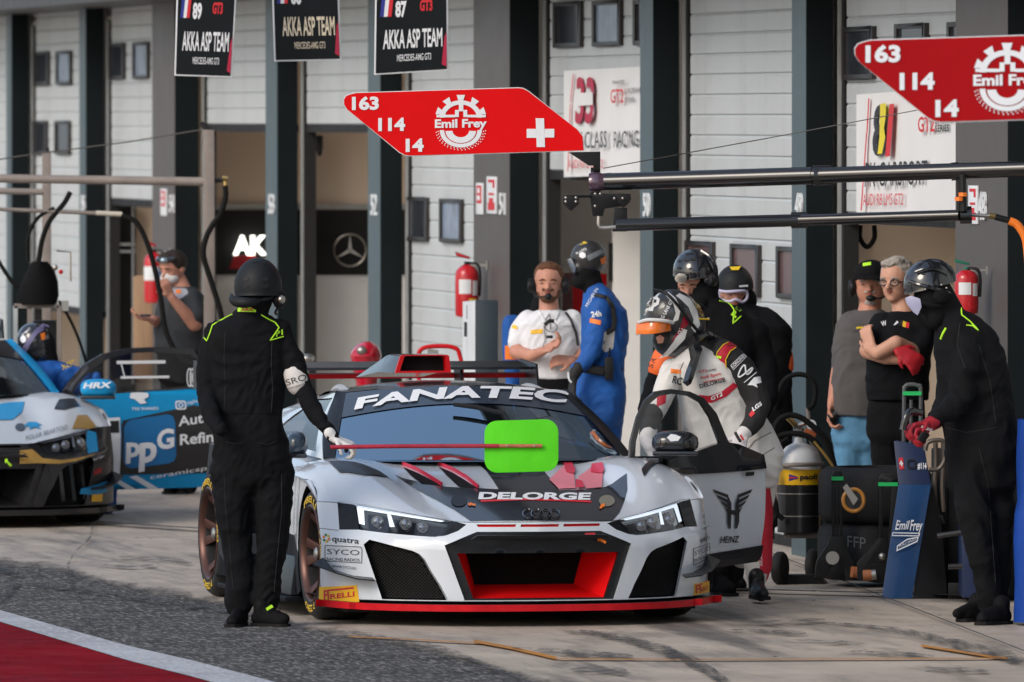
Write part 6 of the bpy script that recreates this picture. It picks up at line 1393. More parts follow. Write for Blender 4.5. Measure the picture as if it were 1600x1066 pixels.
for pts, r in (([(1210, 640), (1222, 600), (1240, 586), (1262, 588), (1274, 604), (1272, 630), (1262, 640)], .014), ([(1206, 700), (1212, 665), (1228, 650), (1250, 652), (1274, 670), (1292, 690), (1304, 730), (1306, 760)], .016),
               ([(1204, 760), (1196, 720), (1206, 690), (1232, 678), (1262, 682), (1282, 700)], .016), ([(1206, 715), (1216, 696), (1232, 684)], .014), ([(1208, 770), (1214, 800), (1206, 820)], .013), ([(1214, 740), (1202, 770), (1212, 800), (1225, 812)], .014)):
    mb = MB().mat(rubber); mb.tube(crv([PX(x, y, Ya - .12) for x, y in pts]), r, 8); mb.build('coiled_hose', ac, smooth=True)
for pts in ([(1214, 690), (1206, 730), (1210, 762)], [(1272, 690), (1290, 712), (1304, 732)]):
    mb = MB().mat(mat('ochre_hose', (.33, .2, .05), .5)); mb.tube(crv([PX(x, y, Ya - .13) for x, y in pts]), .008, 8); mb.build('thin_hose', ac, smooth=True)
mb = MB().mat(m_plate); mb.lathe([(0, -.012), (.026, -.012), (.028, 0), (0, 0)], PX(1268, 664, Ya - .10), (0, 1, 0), 18); mb.mat(k_dec); mb.prism([PX(1267.5, 664, Ya - .114), PX(1272, 660, Ya - .114), PX(1268.5, 665, Ya - .114)], (0, .001, 0)); mb.build('pressure_gauge', ac, smooth=True, split=30)
for z0 in (770, 805): mb = MB().mat(steel); mb.lathe([(R * 1.02, z_(z0 + 2)), (R * 1.02, z_(z0))], (bx, Ya, 0), n=30, cap=False); mb.build('clamp_strap', ac, smooth=True)
# ---------------- tyre stack
def race_tyre(x, y, Y, r, h, label, parent=None):
    p = PX(x, y, Y); t = thing('racing_slick', label, 'tyre', p, 'racing tyres stacked by the garage')
    mb = MB().mat(m_tyre); mb.lathe([(r * .68, 0), (r * .85, 0), (r * .95, .02), (r, .05), (r, h - .05), (r * .95, h - .02), (r * .85, h), (r * .68, h), (r * .68, 0)], (0, 0, 0), n=48, cap=False); mb.build('tread', t, smooth=True, local=True, split=60)
    mb = MB().mat(m_bronze); mb.lathe([(r * .68, .01), (r * .66, h - .02), (r * .3, h - .05), (.0, h - .05)], (0, 0, 0), n=40, cap=False); mb.build('rim', t, smooth=True, local=True); return t
Yt = 57.4; st = Yt / FPX
tyL = race_tyre(1364, 905, Yt, .30, 88 * st, 'lower slick tyre of the stack with chalk letters on its tread')
race_tyre(1368, 816.5, Yt, .31, 87 * st, 'upper slick tyre of the stack behind the trolley handles')
V, Fc = text2('FFP', -.012); W_ = V[:, 0].max(); mb = MB().mat(mat('chalk', (.22, .24, .26), .8)); pc = PX(1364, 905, Yt)
put2(mb, (V, Fc), lambda x, y: Vector((pc.x + (lerp(1322, 1350, x / W_) - 1364) * st, pc.y - math.sqrt(max(0, .303 ** 2 - ((lerp(1322, 1350, x / W_) - 1364) * st) ** 2)), pc.z + (905 - (852 + x / W_ * 3 - y * 19)) * st)), .4); mb.build('chalk_mark', tyL)
# ---------------- wheel trolleys (forked feet, green bands)
def trolley(x, ytop, ybot, Y, label, handle=False):
    t = thing('wheel_trolley', label, 'trolley', group='black wheel trolleys with green bands'); m_t = mat('trolley_black', (.014, .015, .016), .45, var=.15, spec=.3); P = lambda a, b, d=0.: PX(a, b, Y + d)
    mb = MB().mat(m_t)
    mb.prism([P(x - 8, 752), P(x + 8, 752), P(x + 8, 742), P(x + 5, 736), P(x - 5, 736), P(x - 8, 742)], (0, .05, 0)); mb.prism([P(x - 8, 752), P(x - 3, 752), P(x - 4, 838), P(x - 9, 838)], (0, .05, 0)); mb.prism([P(x + 3, 752), P(x + 8, 752), P(x + 8, 838), P(x + 3, 838)], (0, .05, 0)); mb.prism([P(x - 2, 752), P(x + 2, 752), P(x + 1, 838), P(x - 2, 838)], (0, .03, 0))
    mb.build('column', t, bevel=.004)
    mb = MB().mat(m_t); mb.prism([P(x - 12, 838), P(x + 10, 838), P(x + 12, 848), P(x + 28, 886), P(x + 28, ybot), P(x + 14, ybot), P(x + 11, ybot - 16), P(x + 3, ybot - 30), P(x - 6, ybot - 28), P(x - 16, ybot - 8), P(x - 20, ybot - 3), P(x - 36, ybot - 5), P(x - 33, ybot - 30), P(x - 15, 850)], (0, .06, 0)); mb.build('fork_foot', t, bevel=.005)
    mb = MB().mat(mat('trolley_green', (.02, .55, .14), .45)); mb.prism([P(x - 9, 745, -.004), P(x + 9, 745, -.004), P(x + 9, 751, -.004), P(x - 9, 751, -.004)], (0, .058, 0)); mb.build('green_band', t)
    mb = MB().mat(steel); mb.lathe([(.0, 0), (.02, 0), (.032, -.01), (.036, .02), (.0, .02)], P(x - 8, 872, -.03), (0, -1, 0), 20); mb.build('clamp_ring', t, smooth=True, split=40)
    mb = MB().mat(mat('orange_roller', (.42, .15, .06), .5)); mb.tube([P(x + 22, ybot - 14, -.02), P(x + 40, ybot - 12, .0)], .031, 14); mb.build('roller', t, smooth=True, split=50)
    return t
trolley(1309, 735, 908, 57.0, 'wheel trolley with a green band left of the stacked tyres')
t2 = thing('wheel_trolley', 'wheel trolley with splayed foot between the tyres and the blue stand', 'trolley', group='black wheel trolleys with green bands'); P = lambda a, b, d=0.: PX(a, b, 56.7 + d); m_t = mat('trolley_black')
mb = MB().mat(m_t); mb.prism([P(1374, 756), P(1402, 756), P(1402, 748), P(1398, 741), P(1378, 741), P(1374, 748)], (0, .05, 0)); mb.prism([P(1374, 756), P(1380, 756), P(1379, 840), P(1374, 842)], (0, .05, 0)); mb.prism([P(1394, 756), P(1402, 756), P(1396, 850), P(1388, 850)], (0, .05, 0)); mb.build('column', t2, bevel=.004)
mb = MB().mat(m_t); mb.prism([P(1374, 842), P(1383, 840), P(1372, 866), P(1358, 880), P(1395, 880), P(1396, 912), P(1370, 912), P(1340, 906), P(1340, 880)], (0, .06, 0)); mb.build('fork_foot', t2, bevel=.004)
mb = MB().mat(mat('trolley_green')); mb.prism([P(1373, 754, -.004), P(1403, 754, -.004), P(1403, 760, -.004), P(1373, 760, -.004)], (0, .058, 0)); mb.build('green_band', t2)
mb = MB().mat(mat('orange_roller')); mb.tube([P(1349, 900, -.05), P(1362, 899, -.05)], .030, 14); mb.build('roller', t2, smooth=True, split=50); mb = MB().mat(steel); mb.tube([P(1362, 899, -.05), P(1369, 898, -.05)], .028, 12); mb.build('axle_end', t2, smooth=True, split=50); mb = MB().mat(steel); mb.ball(P(1379, 870, -.05), .02); mb.build('bolt_head', t2, smooth=True, split=50)
# orange caster wheel hung on the tyres
cw = thing('caster_wheel', 'orange-rimmed caster wheel on a steel fork in front of the upper tyre', 'wheel'); pc = PX(1334, 782, 56.9)
mb = MB().mat(mat('amber_tyre', (.55, .24, .05), .4)); ring_ = [pc + Vector((17 * st * math.cos(a) * .93, 0, 17 * st * math.sin(a))) for a in np.linspace(0, 2 * math.pi, 31)]; mb.tube(ring_, .011, 8, cap=False); mb.build('tyre', cw, smooth=True)
mb = MB().mat(dk_steel); mb.lathe([(.0, 0), (.048, 0), (.048, .02), (.0, .02)], pc, (0, 1, 0), 24); mb.build('disc', cw)
mb = MB().mat(steel); mb.lathe([(.0, -.02), (.016, -.02), (.018, 0)], pc, (0, 1, 0), 14); mb.hexa([PX(1317, 762, 56.86), PX(1323, 756, 56.86), PX(1323, 756, 56.9), PX(1317, 762, 56.9), PX(1334, 790, 56.86), PX(1341, 780, 56.86), PX(1341, 780, 56.9), PX(1334, 790, 56.9)]); mb.build('fork', cw, smooth=True, split=30)
# pull-along case handle
ph = thing('pull_handle_trolley', 'grey pull handle with a green band rising behind the blue stand', 'trolley'); mb = MB().mat(mat('handle_grey', (.09, .095, .1), .4)); P = lambda a, b, d=0.: PX(a, b, 56.3 + d)
mb.tube(crv([P(1412, 760), P(1413, 620), P(1415, 604), P(1424, 601), P(1434, 603), P(1439, 612), P(1438, 700), P(1436, 760)], 5), .011, 8); mb.tube([P(1424, 625), P(1422, 760)], .009, 8); mb.build('handle_tubes', ph, smooth=True)
mb = MB().mat(mat('trolley_green')); mb.prism([P(1411, 612, -.02), P(1440, 612, -.02), P(1440, 618, -.02), P(1411, 618, -.02)], (0, .03, 0)); mb.build('green_band', ph); mb = MB().mat(mat('trolley_green')); mb.tube([P(1410, 661, -.01), P(1416, 661, -.01)], .013, 8); mb.build('green_band', ph)
mb = MB().mat(m_t); c0 = P(1410, 760); c1_ = P(1480, 900); mb.box((c0.x, 56.15, .06), (c1_.x, 56.6, c0.z)); mb.build('case', ph, bevel=.02)
for x in (1420, 1470): mb = MB().mat(rubber); p = P(x, 900); mb.lathe([(.0, -.02), (.055, -.02), (.06, 0), (.055, .02), (0, .02)], Vector((p.x, 56.3, .06)), (1, 0, 0), 18); mb.build('wheel', ph, smooth=True)
# ---------------- blue stand with lettering
bs = thing('blue_stand', 'tall dark blue metal stand with white script and a hash 114', 'stand')
m_bs = mat('stand_blue', (.008, .05, .15), .3, var=.08, coat=.2); m_bs2 = mat('stand_navy', (.012, .025, .075), .35, var=.08)
Yb = 55.75; P = lambda a, b, d=0.: PX(a, b, Yb + d)
low = [P(1404.5, 757, .30), P(1455, 758, .30), P(1425.5, 938, .02), P(1378, 932, 0)]; up = [P(1397, 690, .42), P(1401, 688.5, .42), P(1439, 695.5, .42), P(1445, 701, .42), P(1455, 758, .30), P(1404.5, 757, .30)]
low[2].z = max(low[2].z, .004); low[3].z = .004
mb = MB().mat(m_bs); mb.prism(low, (0, .012, -.0)); mb.build('front_panel', bs, bevel=.002)
mb = MB().mat(m_bs2); mb.prism(up, (0, .012, 0)); mb.build('top_panel', bs, bevel=.002)
mb = MB().mat(black_pl); mb.hexa([P(1426, 938, .03), P(1482, 938, .05), P(1482, 938, .55), P(1440, 938, .55), P(1456, 759, .32), P(1470, 800, .32), P(1470, 800, .5), P(1456, 760, .5)]); mb.hexa([P(1482, 938, .03), P(1527, 938, .03), P(1527, 938, .55), P(1482, 938, .55), P(1482, 911, .03), P(1527, 911, .03), P(1527, 911, .55), P(1482, 911, .55)]); mb.hexa([P(1447, 805, .3), P(1474, 805, .3), P(1474, 805, .5), P(1447, 805, .5), P(1447, 818, .3), P(1478, 820, .3), P(1478, 820, .5), P(1447, 820, .5)]); mb.build('black_base', bs, bevel=.004)
def lowP(x, y, d=.004):
    q = (y - 757) / 181.; return P(x, y, lerp(.30, -.012, q) - d - .012)
def upP(x, y, d=.004):
    q = (y - 690) / 67.; return P(x, y, lerp(.42, .30, q) - d)
mb = MB().mat(w_dec)
V, Fc = text2('Emil', .02, .35); W_ = V[:, 0].max(); put2(mb, (V, Fc), lambda x, y: lowP(lerp(1399, 1422, x / W_), 828 + (x / W_) * -1 - y * (16 if x / W_ < .3 else 14)), None)
V, Fc = text2('Frey', .02, .3); W_ = V[:, 0].max(); put2(mb, (V, Fc), lambda x, y: lowP(lerp(1422, 1442, x / W_), 829 - y * 17), None)
put2(mb, fill2([(1395, 832), (1438, 833), (1437, 838.5), (1394, 838)], [[(1396, 833.5), (1436, 834.5), (1435.5, 837), (1395.5, 836.5)]], 5, grid=False), lambda x, y: lowP(x, y)); put2(mb, fill2([(1436, 839), (1434, 847), (1401, 862), (1402, 853), (1418, 842)], [[(1434, 841), (1432.5, 845.5), (1403, 859), (1403.5, 854), (1418, 844)]], 3, grid=False), lambda x, y: lowP(x, y))
V, Fc = text2('RACING', .0, .2); W_ = V[:, 0].max(); put2(mb, (V, Fc), lambda x, y: lowP(lerp(1405, 1432, x / W_), lerp(856, 844, (x / W_)) - y * 4, .006), None); mb.build('stand_lettering', bs)
mb = MB().mat(w_dec); V, Fc = text2('#114', .04); W_ = V[:, 0].max(); put2(mb, (V, Fc), lambda x, y: upP(lerp(1434, 1448, x / W_), 733 - y * 10), None); mb.build('stand_number', bs)
mb = MB().mat(r_dec); put2(mb, fill2([(1404, 716), (1411, 715), (1413, 733), (1406, 734)], (), 9, grid=False), lambda x, y: upP(x, y)); mb.mat(w_dec); put2(mb, fill2([(1407, 720), (1409, 720), (1410.5, 729), (1408.5, 729)], (), 9, grid=False), lambda x, y: upP(x, y, .006)); put2(mb, fill2([(1405.8, 723), (1411, 723), (1411.3, 726), (1406, 726)], (), 9, grid=False), lambda x, y: upP(x, y, .007)); mb.build('red_badge', bs)
mb = MB().mat(black_pl); put2(mb, fill2(rrect(1418, 718, 1432, 733, 4), [rrect(1420.5, 720.5, 1429.5, 730.5, 3)], 9, grid=False), lambda x, y: upP(x, y, .006)); mb.build('grip_slot', bs)
mb = MB().mat(mat('dull_tube', (.12, .10, .085), .4, metal=.5))
for x in (1462, 1474): mb.tube(crv([PX(x, 692, 56.1), PX(x + 1, 720, 56.1), PX(x - 1, 760, 56.1), PX(x + 1, 800, 56.1)]), .013, 8)
mb.tube(crv([PX(1446, 704, 56.0), PX(1450, 692, 56.0), PX(1464, 688, 56.0), PX(1476, 692, 56.0), PX(1477, 715, 56.0), PX(1468, 732, 56.0), PX(1452, 734, 56.0)]), .012, 8); mb.build('tube_loop', bs, smooth=True)
for (a, b) in (((1465, 838), (1504, 832)), ((1482, 886), (1504, 885))):
    mb = MB().mat(dk_steel); mb.tube([PX(*a, 55), PX(*b, 55)], .014, 8); mb.build('cross_bar', bs, smooth=True)
m_bin = mat('bright_blue_plastic', (.01, .05, .27), .45, var=.2, vscale=4, spec=.3)
mb = MB().mat(m_bin); G = []
Ybn = 52.9
for y in np.linspace(655, 972, 16): G.append([PX(1640 + 55 * math.cos(a) * (1 + .02 * math.sin(5 * a + y * .05)) + (4 if y < 800 else 0), y, Ybn) + Vector((0, .17 * math.sin(a), 0)) for a in np.linspace(0, 2 * math.pi, 33)])
mb.grid(G); o = mb.build('blue_bin', smooth=True); tag(o, 'bright blue plastic bin at the right edge behind the black-suited man', 'bin'); 
mb = MB().mat(m_bs2); mb.box(PX(1504, 935, 55.3), PX(1545, 778, 55.8)); o = mb.build('navy_crate', bevel=.01); tag(o, 'dark navy crate on the ground behind the legs of the right-hand man', 'crate')
mb = MB().mat(m_blk); mb.box(PX(1460, 930, 56.2), PX(1600, 700, 56.6)); o = mb.build('black_crate', bevel=.01); tag(o, 'large matt black crate in the shade behind the blue stand', 'crate')
mb = MB().mat(mat('white_tank', (.5, .55, .58), .3)); p = PX(1317, 850, 58.2); mb.lathe([(.0, 0), (.03, 0), (.034, .03), (.034, .50), (.02, .56), (.012, .60)], Vector((p.x, 58.2, 0)), n=20); o = mb.build('slim_gas_bottle', smooth=True); tag(o, 'slim pale gas bottle between the left trolley and the tyres', 'gas bottle')
# ================================================================== people
m_suit = mat('black_race_suit', (.0055, .006, .0075), .85, var=.4, vscale=5, bump=.8, bscale=14, sheen=.0, spec=.18)
m_suit2 = mat('black_cloth', (.007, .007, .0085), .9, var=.3, vscale=6, bump=.5, bscale=20, spec=.18)
m_blues = mat('royal_blue_suit', (.008, .085, .34), .7, var=.2, vscale=5, bump=.9, bscale=14)
m_whitec = mat('white_polo_cloth', (.70, .71, .74), .75, var=.05, bump=.8, bscale=12)
m_wsuit = mat('white_race_suit', (.66, .645, .62), .7, var=.06, vscale=5, bump=.9, bscale=13)
m_greyt = mat('grey_tee_cloth', (.085, .08, .08), .85, var=.12, bump=.8, bscale=12)
m_jean = mat('blue_denim', (.09, .24, .40), .8, var=.25, vscale=7, bump=.9, bscale=18)
m_slate = mat('slate_shirt', (.032, .036, .042), .8, var=.1, bump=.2)
def skin_mat(name, c): return mat(name, c, .48, var=.12, vscale=14, bump=.08, bscale=120, spec=.4)
m_skin = skin_mat('skin_ruddy', (.50, .24, .17)); m_skin2 = skin_mat('skin_light', (.56, .30, .21)); m_skin3 = skin_mat('skin_tan', (.47, .215, .145))
m_gl = mat('white_glove', (.62, .62, .62), .7, var=.06, bump=.3); m_gb = mat('black_glove', (.015, .015, .017), .7, bump=.3); m_gr = mat('red_glove', (.30, .008, .02), .6, var=.15, bump=.3)
m_helm = mat('matt_black_helmet', (.010, .012, .014), .55, spec=.3, var=.08, vscale=4); m_helg = mat('gloss_black_helmet', (.012, .014, .018), .1, coat=.9)
m_bala = mat('black_balaclava', (.008, .008, .009), .9, bump=.2, spec=.2); m_shoe = mat('black_shoe', (.005, .005, .006), .7, bump=.2, spec=.15); m_sole = mat('dark_sole', (.012, .011, .011), .7, spec=.2)
m_eye = mat('eye_white', (.30, .26, .24), .3); m_iris = mat('eye_dark', (.03, .02, .015), .2); m_lip = skin_mat('lip', (.32, .10, .08))

class Body:
    """collects closed overlapping volumes in world space; solid() melts them into one continuous skin"""
    def __init__(s, Y): s.Y = Y; s.s = Y / FPX; s.mb = MB().mat(black_pl)
    def P(s, x, y, d=0.): return PX(x, y, s.Y + d)
    def cap(s, a, b, ra, rb, n=14, flat=1.0, up=None):
        a, b = Vector(a), Vector(b); d = b - a; L = d.length; z = d.normalized() if L > 1e-6 else Vector((0, 0, 1))
        u = Vector(up) if up is not None else Vector((0, 1, 0)); x = z.cross(u)
        if x.length < 1e-3: x = z.cross(Vector((1, 0, 0)))
        x.normalize(); y = z.cross(x); rows = []
        for k in range(5): t = -math.pi / 2 + math.pi / 2 * k / 4; rows.append((a + z * math.sin(t) * ra, math.cos(t) * ra))
        for k in range(5): t = math.pi / 2 * k / 4; rows.append((b + z * math.sin(t) * rb, math.cos(t) * rb))
        vs = []; fs = []
        for c, r in rows:
            for k in range(n): t = 2 * math.pi * k / n; vs.append(c + x * math.cos(t) * max(r, 1e-4) + y * math.sin(t) * max(r, 1e-4) * flat)
        m = len(rows)
        for i in range(m - 1):
            for k in range(n): fs.append((i * n + k, i * n + (k + 1) % n, (i + 1) * n + (k + 1) % n, (i + 1) * n + k))
        fs.append(tuple(range(n))[::-1]); fs.append(tuple(range((m - 1) * n, m * n))); s.mb.add(vs, fs); return s
    def chain(s, pts, flat=1.0):
        """pts: (x, y, depth, radius) in photo pixels / metres"""
        Q = [(s.P(p[0], p[1], p[2]), p[3]) for p in pts]
        for (a, ra), (b, rb) in zip(Q, Q[1:]): s.cap(a, b, ra, rb, flat=flat)
        return s
    def ell(s, c, r, rot=(0, 0, 0)):
        R = Euler(rot).to_matrix(); n, m = 18, 12; vs = []; fs = []
        for i in range(m + 1):
            ph = math.pi * i / m
            for k in range(n):
                t = 2 * math.pi * k / n; vs.append(Vector(c) + R @ Vector((r[0] * math.sin(ph) * math.cos(t), r[1] * math.sin(ph) * math.sin(t), r[2] * math.cos(ph))))
        for i in range(m):
            for k in range(n): fs.append((i * n + k, i * n + (k + 1) % n, (i + 1) * n + (k + 1) % n, (i + 1) * n + k))
        s.mb.add(vs, fs); return s
    def torso(s, rings, taper=True):
        """rings from bottom to top: (x, y, depth, half width m, half depth m[, yaw])"""
        n = 22; rows = []
        R = []; q0 = rings[0]; sc_ = 1 / s.s
        if taper: rings = [(q0[0], q0[1] + .085 * sc_, q0[2], q0[3] * .45, q0[4] * .5), (q0[0], q0[1] + .045 * sc_, q0[2], q0[3] * .82, q0[4] * .85)] + list(rings)
        for i in range(len(rings) - 1):
            for k in range(4):
                t = k / 4; R.append([lerp(a, b, t) for a, b in zip(rings[i][:5], rings[i + 1][:5])])
        R.append(list(rings[-1][:5]))
        for x, y, d, hw, hd in R:
            c = s.P(x, y, d); rows.append([c + Vector((math.copysign(abs(math.cos(a)) ** .82, math.cos(a)) * hw, math.copysign(abs(math.sin(a)) ** .82, math.sin(a)) * hd, 0)) for a in [2 * math.pi * k / n for k in range(n)]])
        vs = [p for r in rows for p in r]; m = len(rows)
        fs = [(i * n + k, i * n + (k + 1) % n, (i + 1) * n + (k + 1) % n, (i + 1) * n + k) for i in range(m - 1) for k in range(n)] + [tuple(range(n))[::-1], tuple(range((m - 1) * n, m * n))]
        s.mb.add(vs, fs); return s
    def hand(s, wx, wy, wd_, dirv, palm_n, size=.19, curl=.5, spread=.12, thumb=1, grip=False, r=.0095):
        """palm plus five bent fingers from the wrist; dirv = finger direction, palm_n = the way the palm faces"""
        w0 = s.P(wx, wy, wd_); d = Vector(dirv).normalized(); pn = Vector(palm_n); pn = (pn - d * pn.dot(d)).normalized(); sd = d.cross(pn).normalized() * thumb
        L = size; pl = L * .50
        for k in range(4):
            q = (k - 1.5) * .30; s.cap(w0 + sd * -q * L * .16 - d * .01, w0 + d * pl + sd * -q * L * .36, .017, .0135, n=10)
        for k, fl in enumerate((.46, .52, .48, .38)):
            q = 1.5 - k; b = w0 + d * pl * .98 + sd * q * L * .105; dd = (d + sd * q * spread).normalized(); ang = 0; p = b; rr = r
            for j, (seg, c) in enumerate(((.46, .55), (.32, .95), (.22, .7))):
                ang += c * curl * 1.3; nd = dd * math.cos(ang) + pn * math.sin(ang); e = p + nd * fl * L * seg; s.cap(p, e, rr, rr * .9, n=8); p = e; rr *= .92
        b = w0 + d * pl * .22 + sd * L * .15; td = (d * .62 + sd * .75 + pn * .35 * curl).normalized(); e = b + td * L * .24; s.cap(w0 + d * .005 + sd * .012, b, .015, .0125, n=8); s.cap(b, e, .0125, .0105, n=8); td2 = (td * .55 + d * .6 + pn * (.9 * curl) - sd * .25).normalized(); s.cap(e, e + td2 * L * .19, .0105, .0088, n=8)
        return w0 + d * pl
    def solid(s, name, m, parent, vox=.010, smooth=6, wrinkle=0., wscale=9., label=None, seed=0):
        me = s.mb.mesh(); tmp = bpy.data.objects.new('tmp', me); COL.objects.link(tmp)
        md = tmp.modifiers.new('r', 'REMESH'); md.mode = 'VOXEL'; md.voxel_size = vox; md.adaptivity = 0
        sm = tmp.modifiers.new('s', 'SMOOTH'); sm.factor = .5; sm.iterations = smooth
        dg = bpy.context.evaluated_depsgraph_get(); ev = tmp.evaluated_get(dg); out = bpy.data.meshes.new_from_object(ev)
        bpy.data.objects.remove(tmp)
        out.materials.clear(); out.materials.append(m)
        if wrinkle > 0:
            nv = len(out.vertices); co = np.zeros(nv * 3); out.vertices.foreach_get('co', co); co = co.reshape(-1, 3); no = np.zeros(nv * 3); out.vertices.foreach_get('normal', no); no = no.reshape(-1, 3)
            # cloth folds: ridged noise, stretched so the creases run across the limbs
            off = Vector((seed * 3.1, seed * 1.7, seed * .9)); k1 = wscale * .62; nn = noise.noise; dsp = np.empty(nv)
            for i in range(nv):
                x, y, z = co[i]; w_ = nn(Vector((x * 3.1, y * 3.1, z * 2.3)) + off)
                a_ = 1 - abs(nn(Vector((x * k1 * .75 + w_ * 1.6, y * k1 * .75, z * k1 * 1.15 + w_ * 2.2 + x * k1 * .5)) + off)) * 2.4
                b_ = 1 - abs(nn(Vector((x * k1 * 1.9 - w_, y * k1 * 1.9, z * k1 * 2.2 - x * k1 * .9 + w_ * 3)) - off)) * 2.4
                dsp[i] = (a_ * max(0., .55 + w_ * 1.5) + .45 * b_ * max(0., .6 - w_ * 1.3)) * wrinkle * 1.5 - wrinkle * .7
            co = co + no * dsp[:, None]; out.vertices.foreach_set('co', co.ravel())
        out.polygons.foreach_set('use_smooth', np.ones(len(out.polygons), bool)); out.update()
        o = link(name, out, parent)
        if label: o['label'] = label
        return o
def person(label, Y, foot_px, group=None):
    return thing('person', label, 'person', Vector(((foot_px - CX) * Y / FPX, Y, 0)), group)
def helmet(par, c, r, m, tilt=(0, 0, 0), cut=-.25, vents=(), brim=0., name='helmet', peak=False):
    """open-face shell: ellipsoid cut below, with a rolled lower edge and recessed vents (azimuth deg, elevation deg, size)"""
    R = Euler(tilt).to_matrix(); n, m_ = 36, 18; G = []
    for i in range(m_ + 1):
        ph = (math.pi / 2 + math.asin(-cut)) * i / m_
        G.append([Vector(c) + R @ Vector((r[0] * math.sin(ph) * math.cos(2 * math.pi * k / n), r[1] * math.sin(ph) * math.sin(2 * math.pi * k / n), r[2] * math.cos(ph))) for k in range(n + 1)])
    lastr = G[-1]; cc = sum(lastr[:-1], Vector()) / n
    G.append([p + (p - cc) * .02 + R @ Vector((0, 0, -.008)) for p in lastr]); G.append([p.lerp(cc, .10) + R @ Vector((0, 0, -.006)) for p in lastr]); G.append([p.lerp(cc, .22) + R @ Vector((0, 0, .02)) for p in lastr])
    mb = MB().mat(m); mb.grid(G); h = mb.build(name, par, smooth=True, split=60)
    for az, el, sz in vents:
        a, e = math.radians(az), math.radians(el); d = Vector((math.cos(e) * math.cos(a), math.cos(e) * math.sin(a), math.sin(e)))
        p = Vector(c) + R @ Vector((d.x * r[0], d.y * r[1], d.z * r[2])); nrm = (R @ Vector((d.x / r[0], d.y / r[1], d.z / r[2]))).normalized(); up = Vector((0, 0, 1)) - nrm * nrm.z; up.normalize() if up.length > .01 else None; sx = nrm.cross(up)
        mb = MB().mat(m_seal); q = [p + nrm * .002 + sx * math.cos(t) * sz + up * math.sin(t) * sz * .5 for t in np.linspace(0, 2 * math.pi, 13)[:-1]]; q2 = [v - nrm * .012 for v in q]; mb.add(q + q2, [tuple(range(12))] + [(i, (i + 1) % 12, 12 + (i + 1) % 12, 12 + i) for i in range(12)]); mb.build('vent', h)
    return h
def earcup(par, p, r=.04, ax=(1, 0, 0), m=None, name='earcup'):
    mb = MB().mat(m or black_pl); mb.lathe([(.0, -.015), (r * .8, -.015), (r, -.005), (r, .012), (r * .75, .024), (.0, .026)], p, ax, 22); return mb.build(name, par, smooth=True, split=50)
def shoe(par, heel, toe, w_=.045, h=.10, m=None, name='shoe', ankle=True, vox=.007):
    b = Body(1); heel, toe = Vector(heel), Vector(toe); d = (toe - heel).normalized(); up = Vector((0, 0, 1))
    b.cap(heel + up * .042, heel + d * .10 + up * .040, .040, .040); b.cap(heel + d * .08 + up * .040, toe - d * .04 + up * .032, .042, .034); b.cap(toe - d * .07 + up * .030, toe - d * .045 + up * .030, .040, .032)
    if ankle: b.cap(heel + d * .02 + up * .05, heel + d * .02 + up * h, .042, .044)
    b.cap(heel + d * .05 + up * .07, heel + d * .16 + up * .045, .036, .026)
    o = b.solid(name, m or m_shoe, par, vox=vox, smooth=3)
    mb = MB().mat(m_sole); side = d.cross(up).normalized(); pts = []
    L = (toe - heel).length
    for t, ww in ((-.035, .015), (-.03, .032), (0.02, .040), (L * .4, .036), (L * .7, .046), (L * .9, .040), (L * 1.0, .018)): pts.append((t, ww))
    loop = [heel + d * t + side * ww for t, ww in pts] + [heel + d * t - side * ww for t, ww in pts[::-1]]
    loop = [Vector((p.x, p.y, heel.z + .001)) for p in loop]; mb.prism(loop, (0, 0, .018)); mb.build('sole', o); return o
def face(par, c, r, yaw=0., pitch=0., skin=None, brow=None, look=0.):
    """eyes, brows, lips as separate small pieces on a head whose front is -Y turned by yaw"""
    R = Euler((pitch, 0, yaw)).to_matrix(); f = lambda x, y, z: Vector(c) + R @ Vector((x * r, -y * r, z * r))
    for s in (-1, 1):
        mb = MB().mat(m_eye); mb.ball(f(s * .36, .76, .06), r * .105, 12, 8); e = mb.build('eye', par, smooth=True)
        mb = MB().mat(m_iris); mb.ball(f(s * .36 + look, .82, .055), r * .062, 10, 6); mb.build('iris', e, smooth=True)
        mb = MB().mat(skin); mb.tube([f(s * .20, .80, .12), f(s * .36, .86, .15), f(s * .53, .74, .10)], r * .07, 6); mb.build('eyelid', e, smooth=True)
        mb = MB().mat(brow); mb.tube([f(s * .14, .94, .26), f(s * .34, .97, .32), f(s * .58, .82, .24)], [r * .05, r * .06, r * .03], 6); mb.build('eyebrow', par, smooth=True)
    mb = MB().mat(m_lip); mb.tube([f(-.24, .84, -.50), f(-.08, .93, -.47), f(0, .92, -.485), f(.08, .93, -.47), f(.24, .84, -.50)], [r * .02, r * .05, r * .04, r * .05, r * .02], 8); mb.tube([f(-.20, .84, -.52), f(0, .92, -.56), f(.20, .84, -.52)], [r * .02, r * .055, r * .02], 8); mb.build('lips', par, smooth=True)
    return f
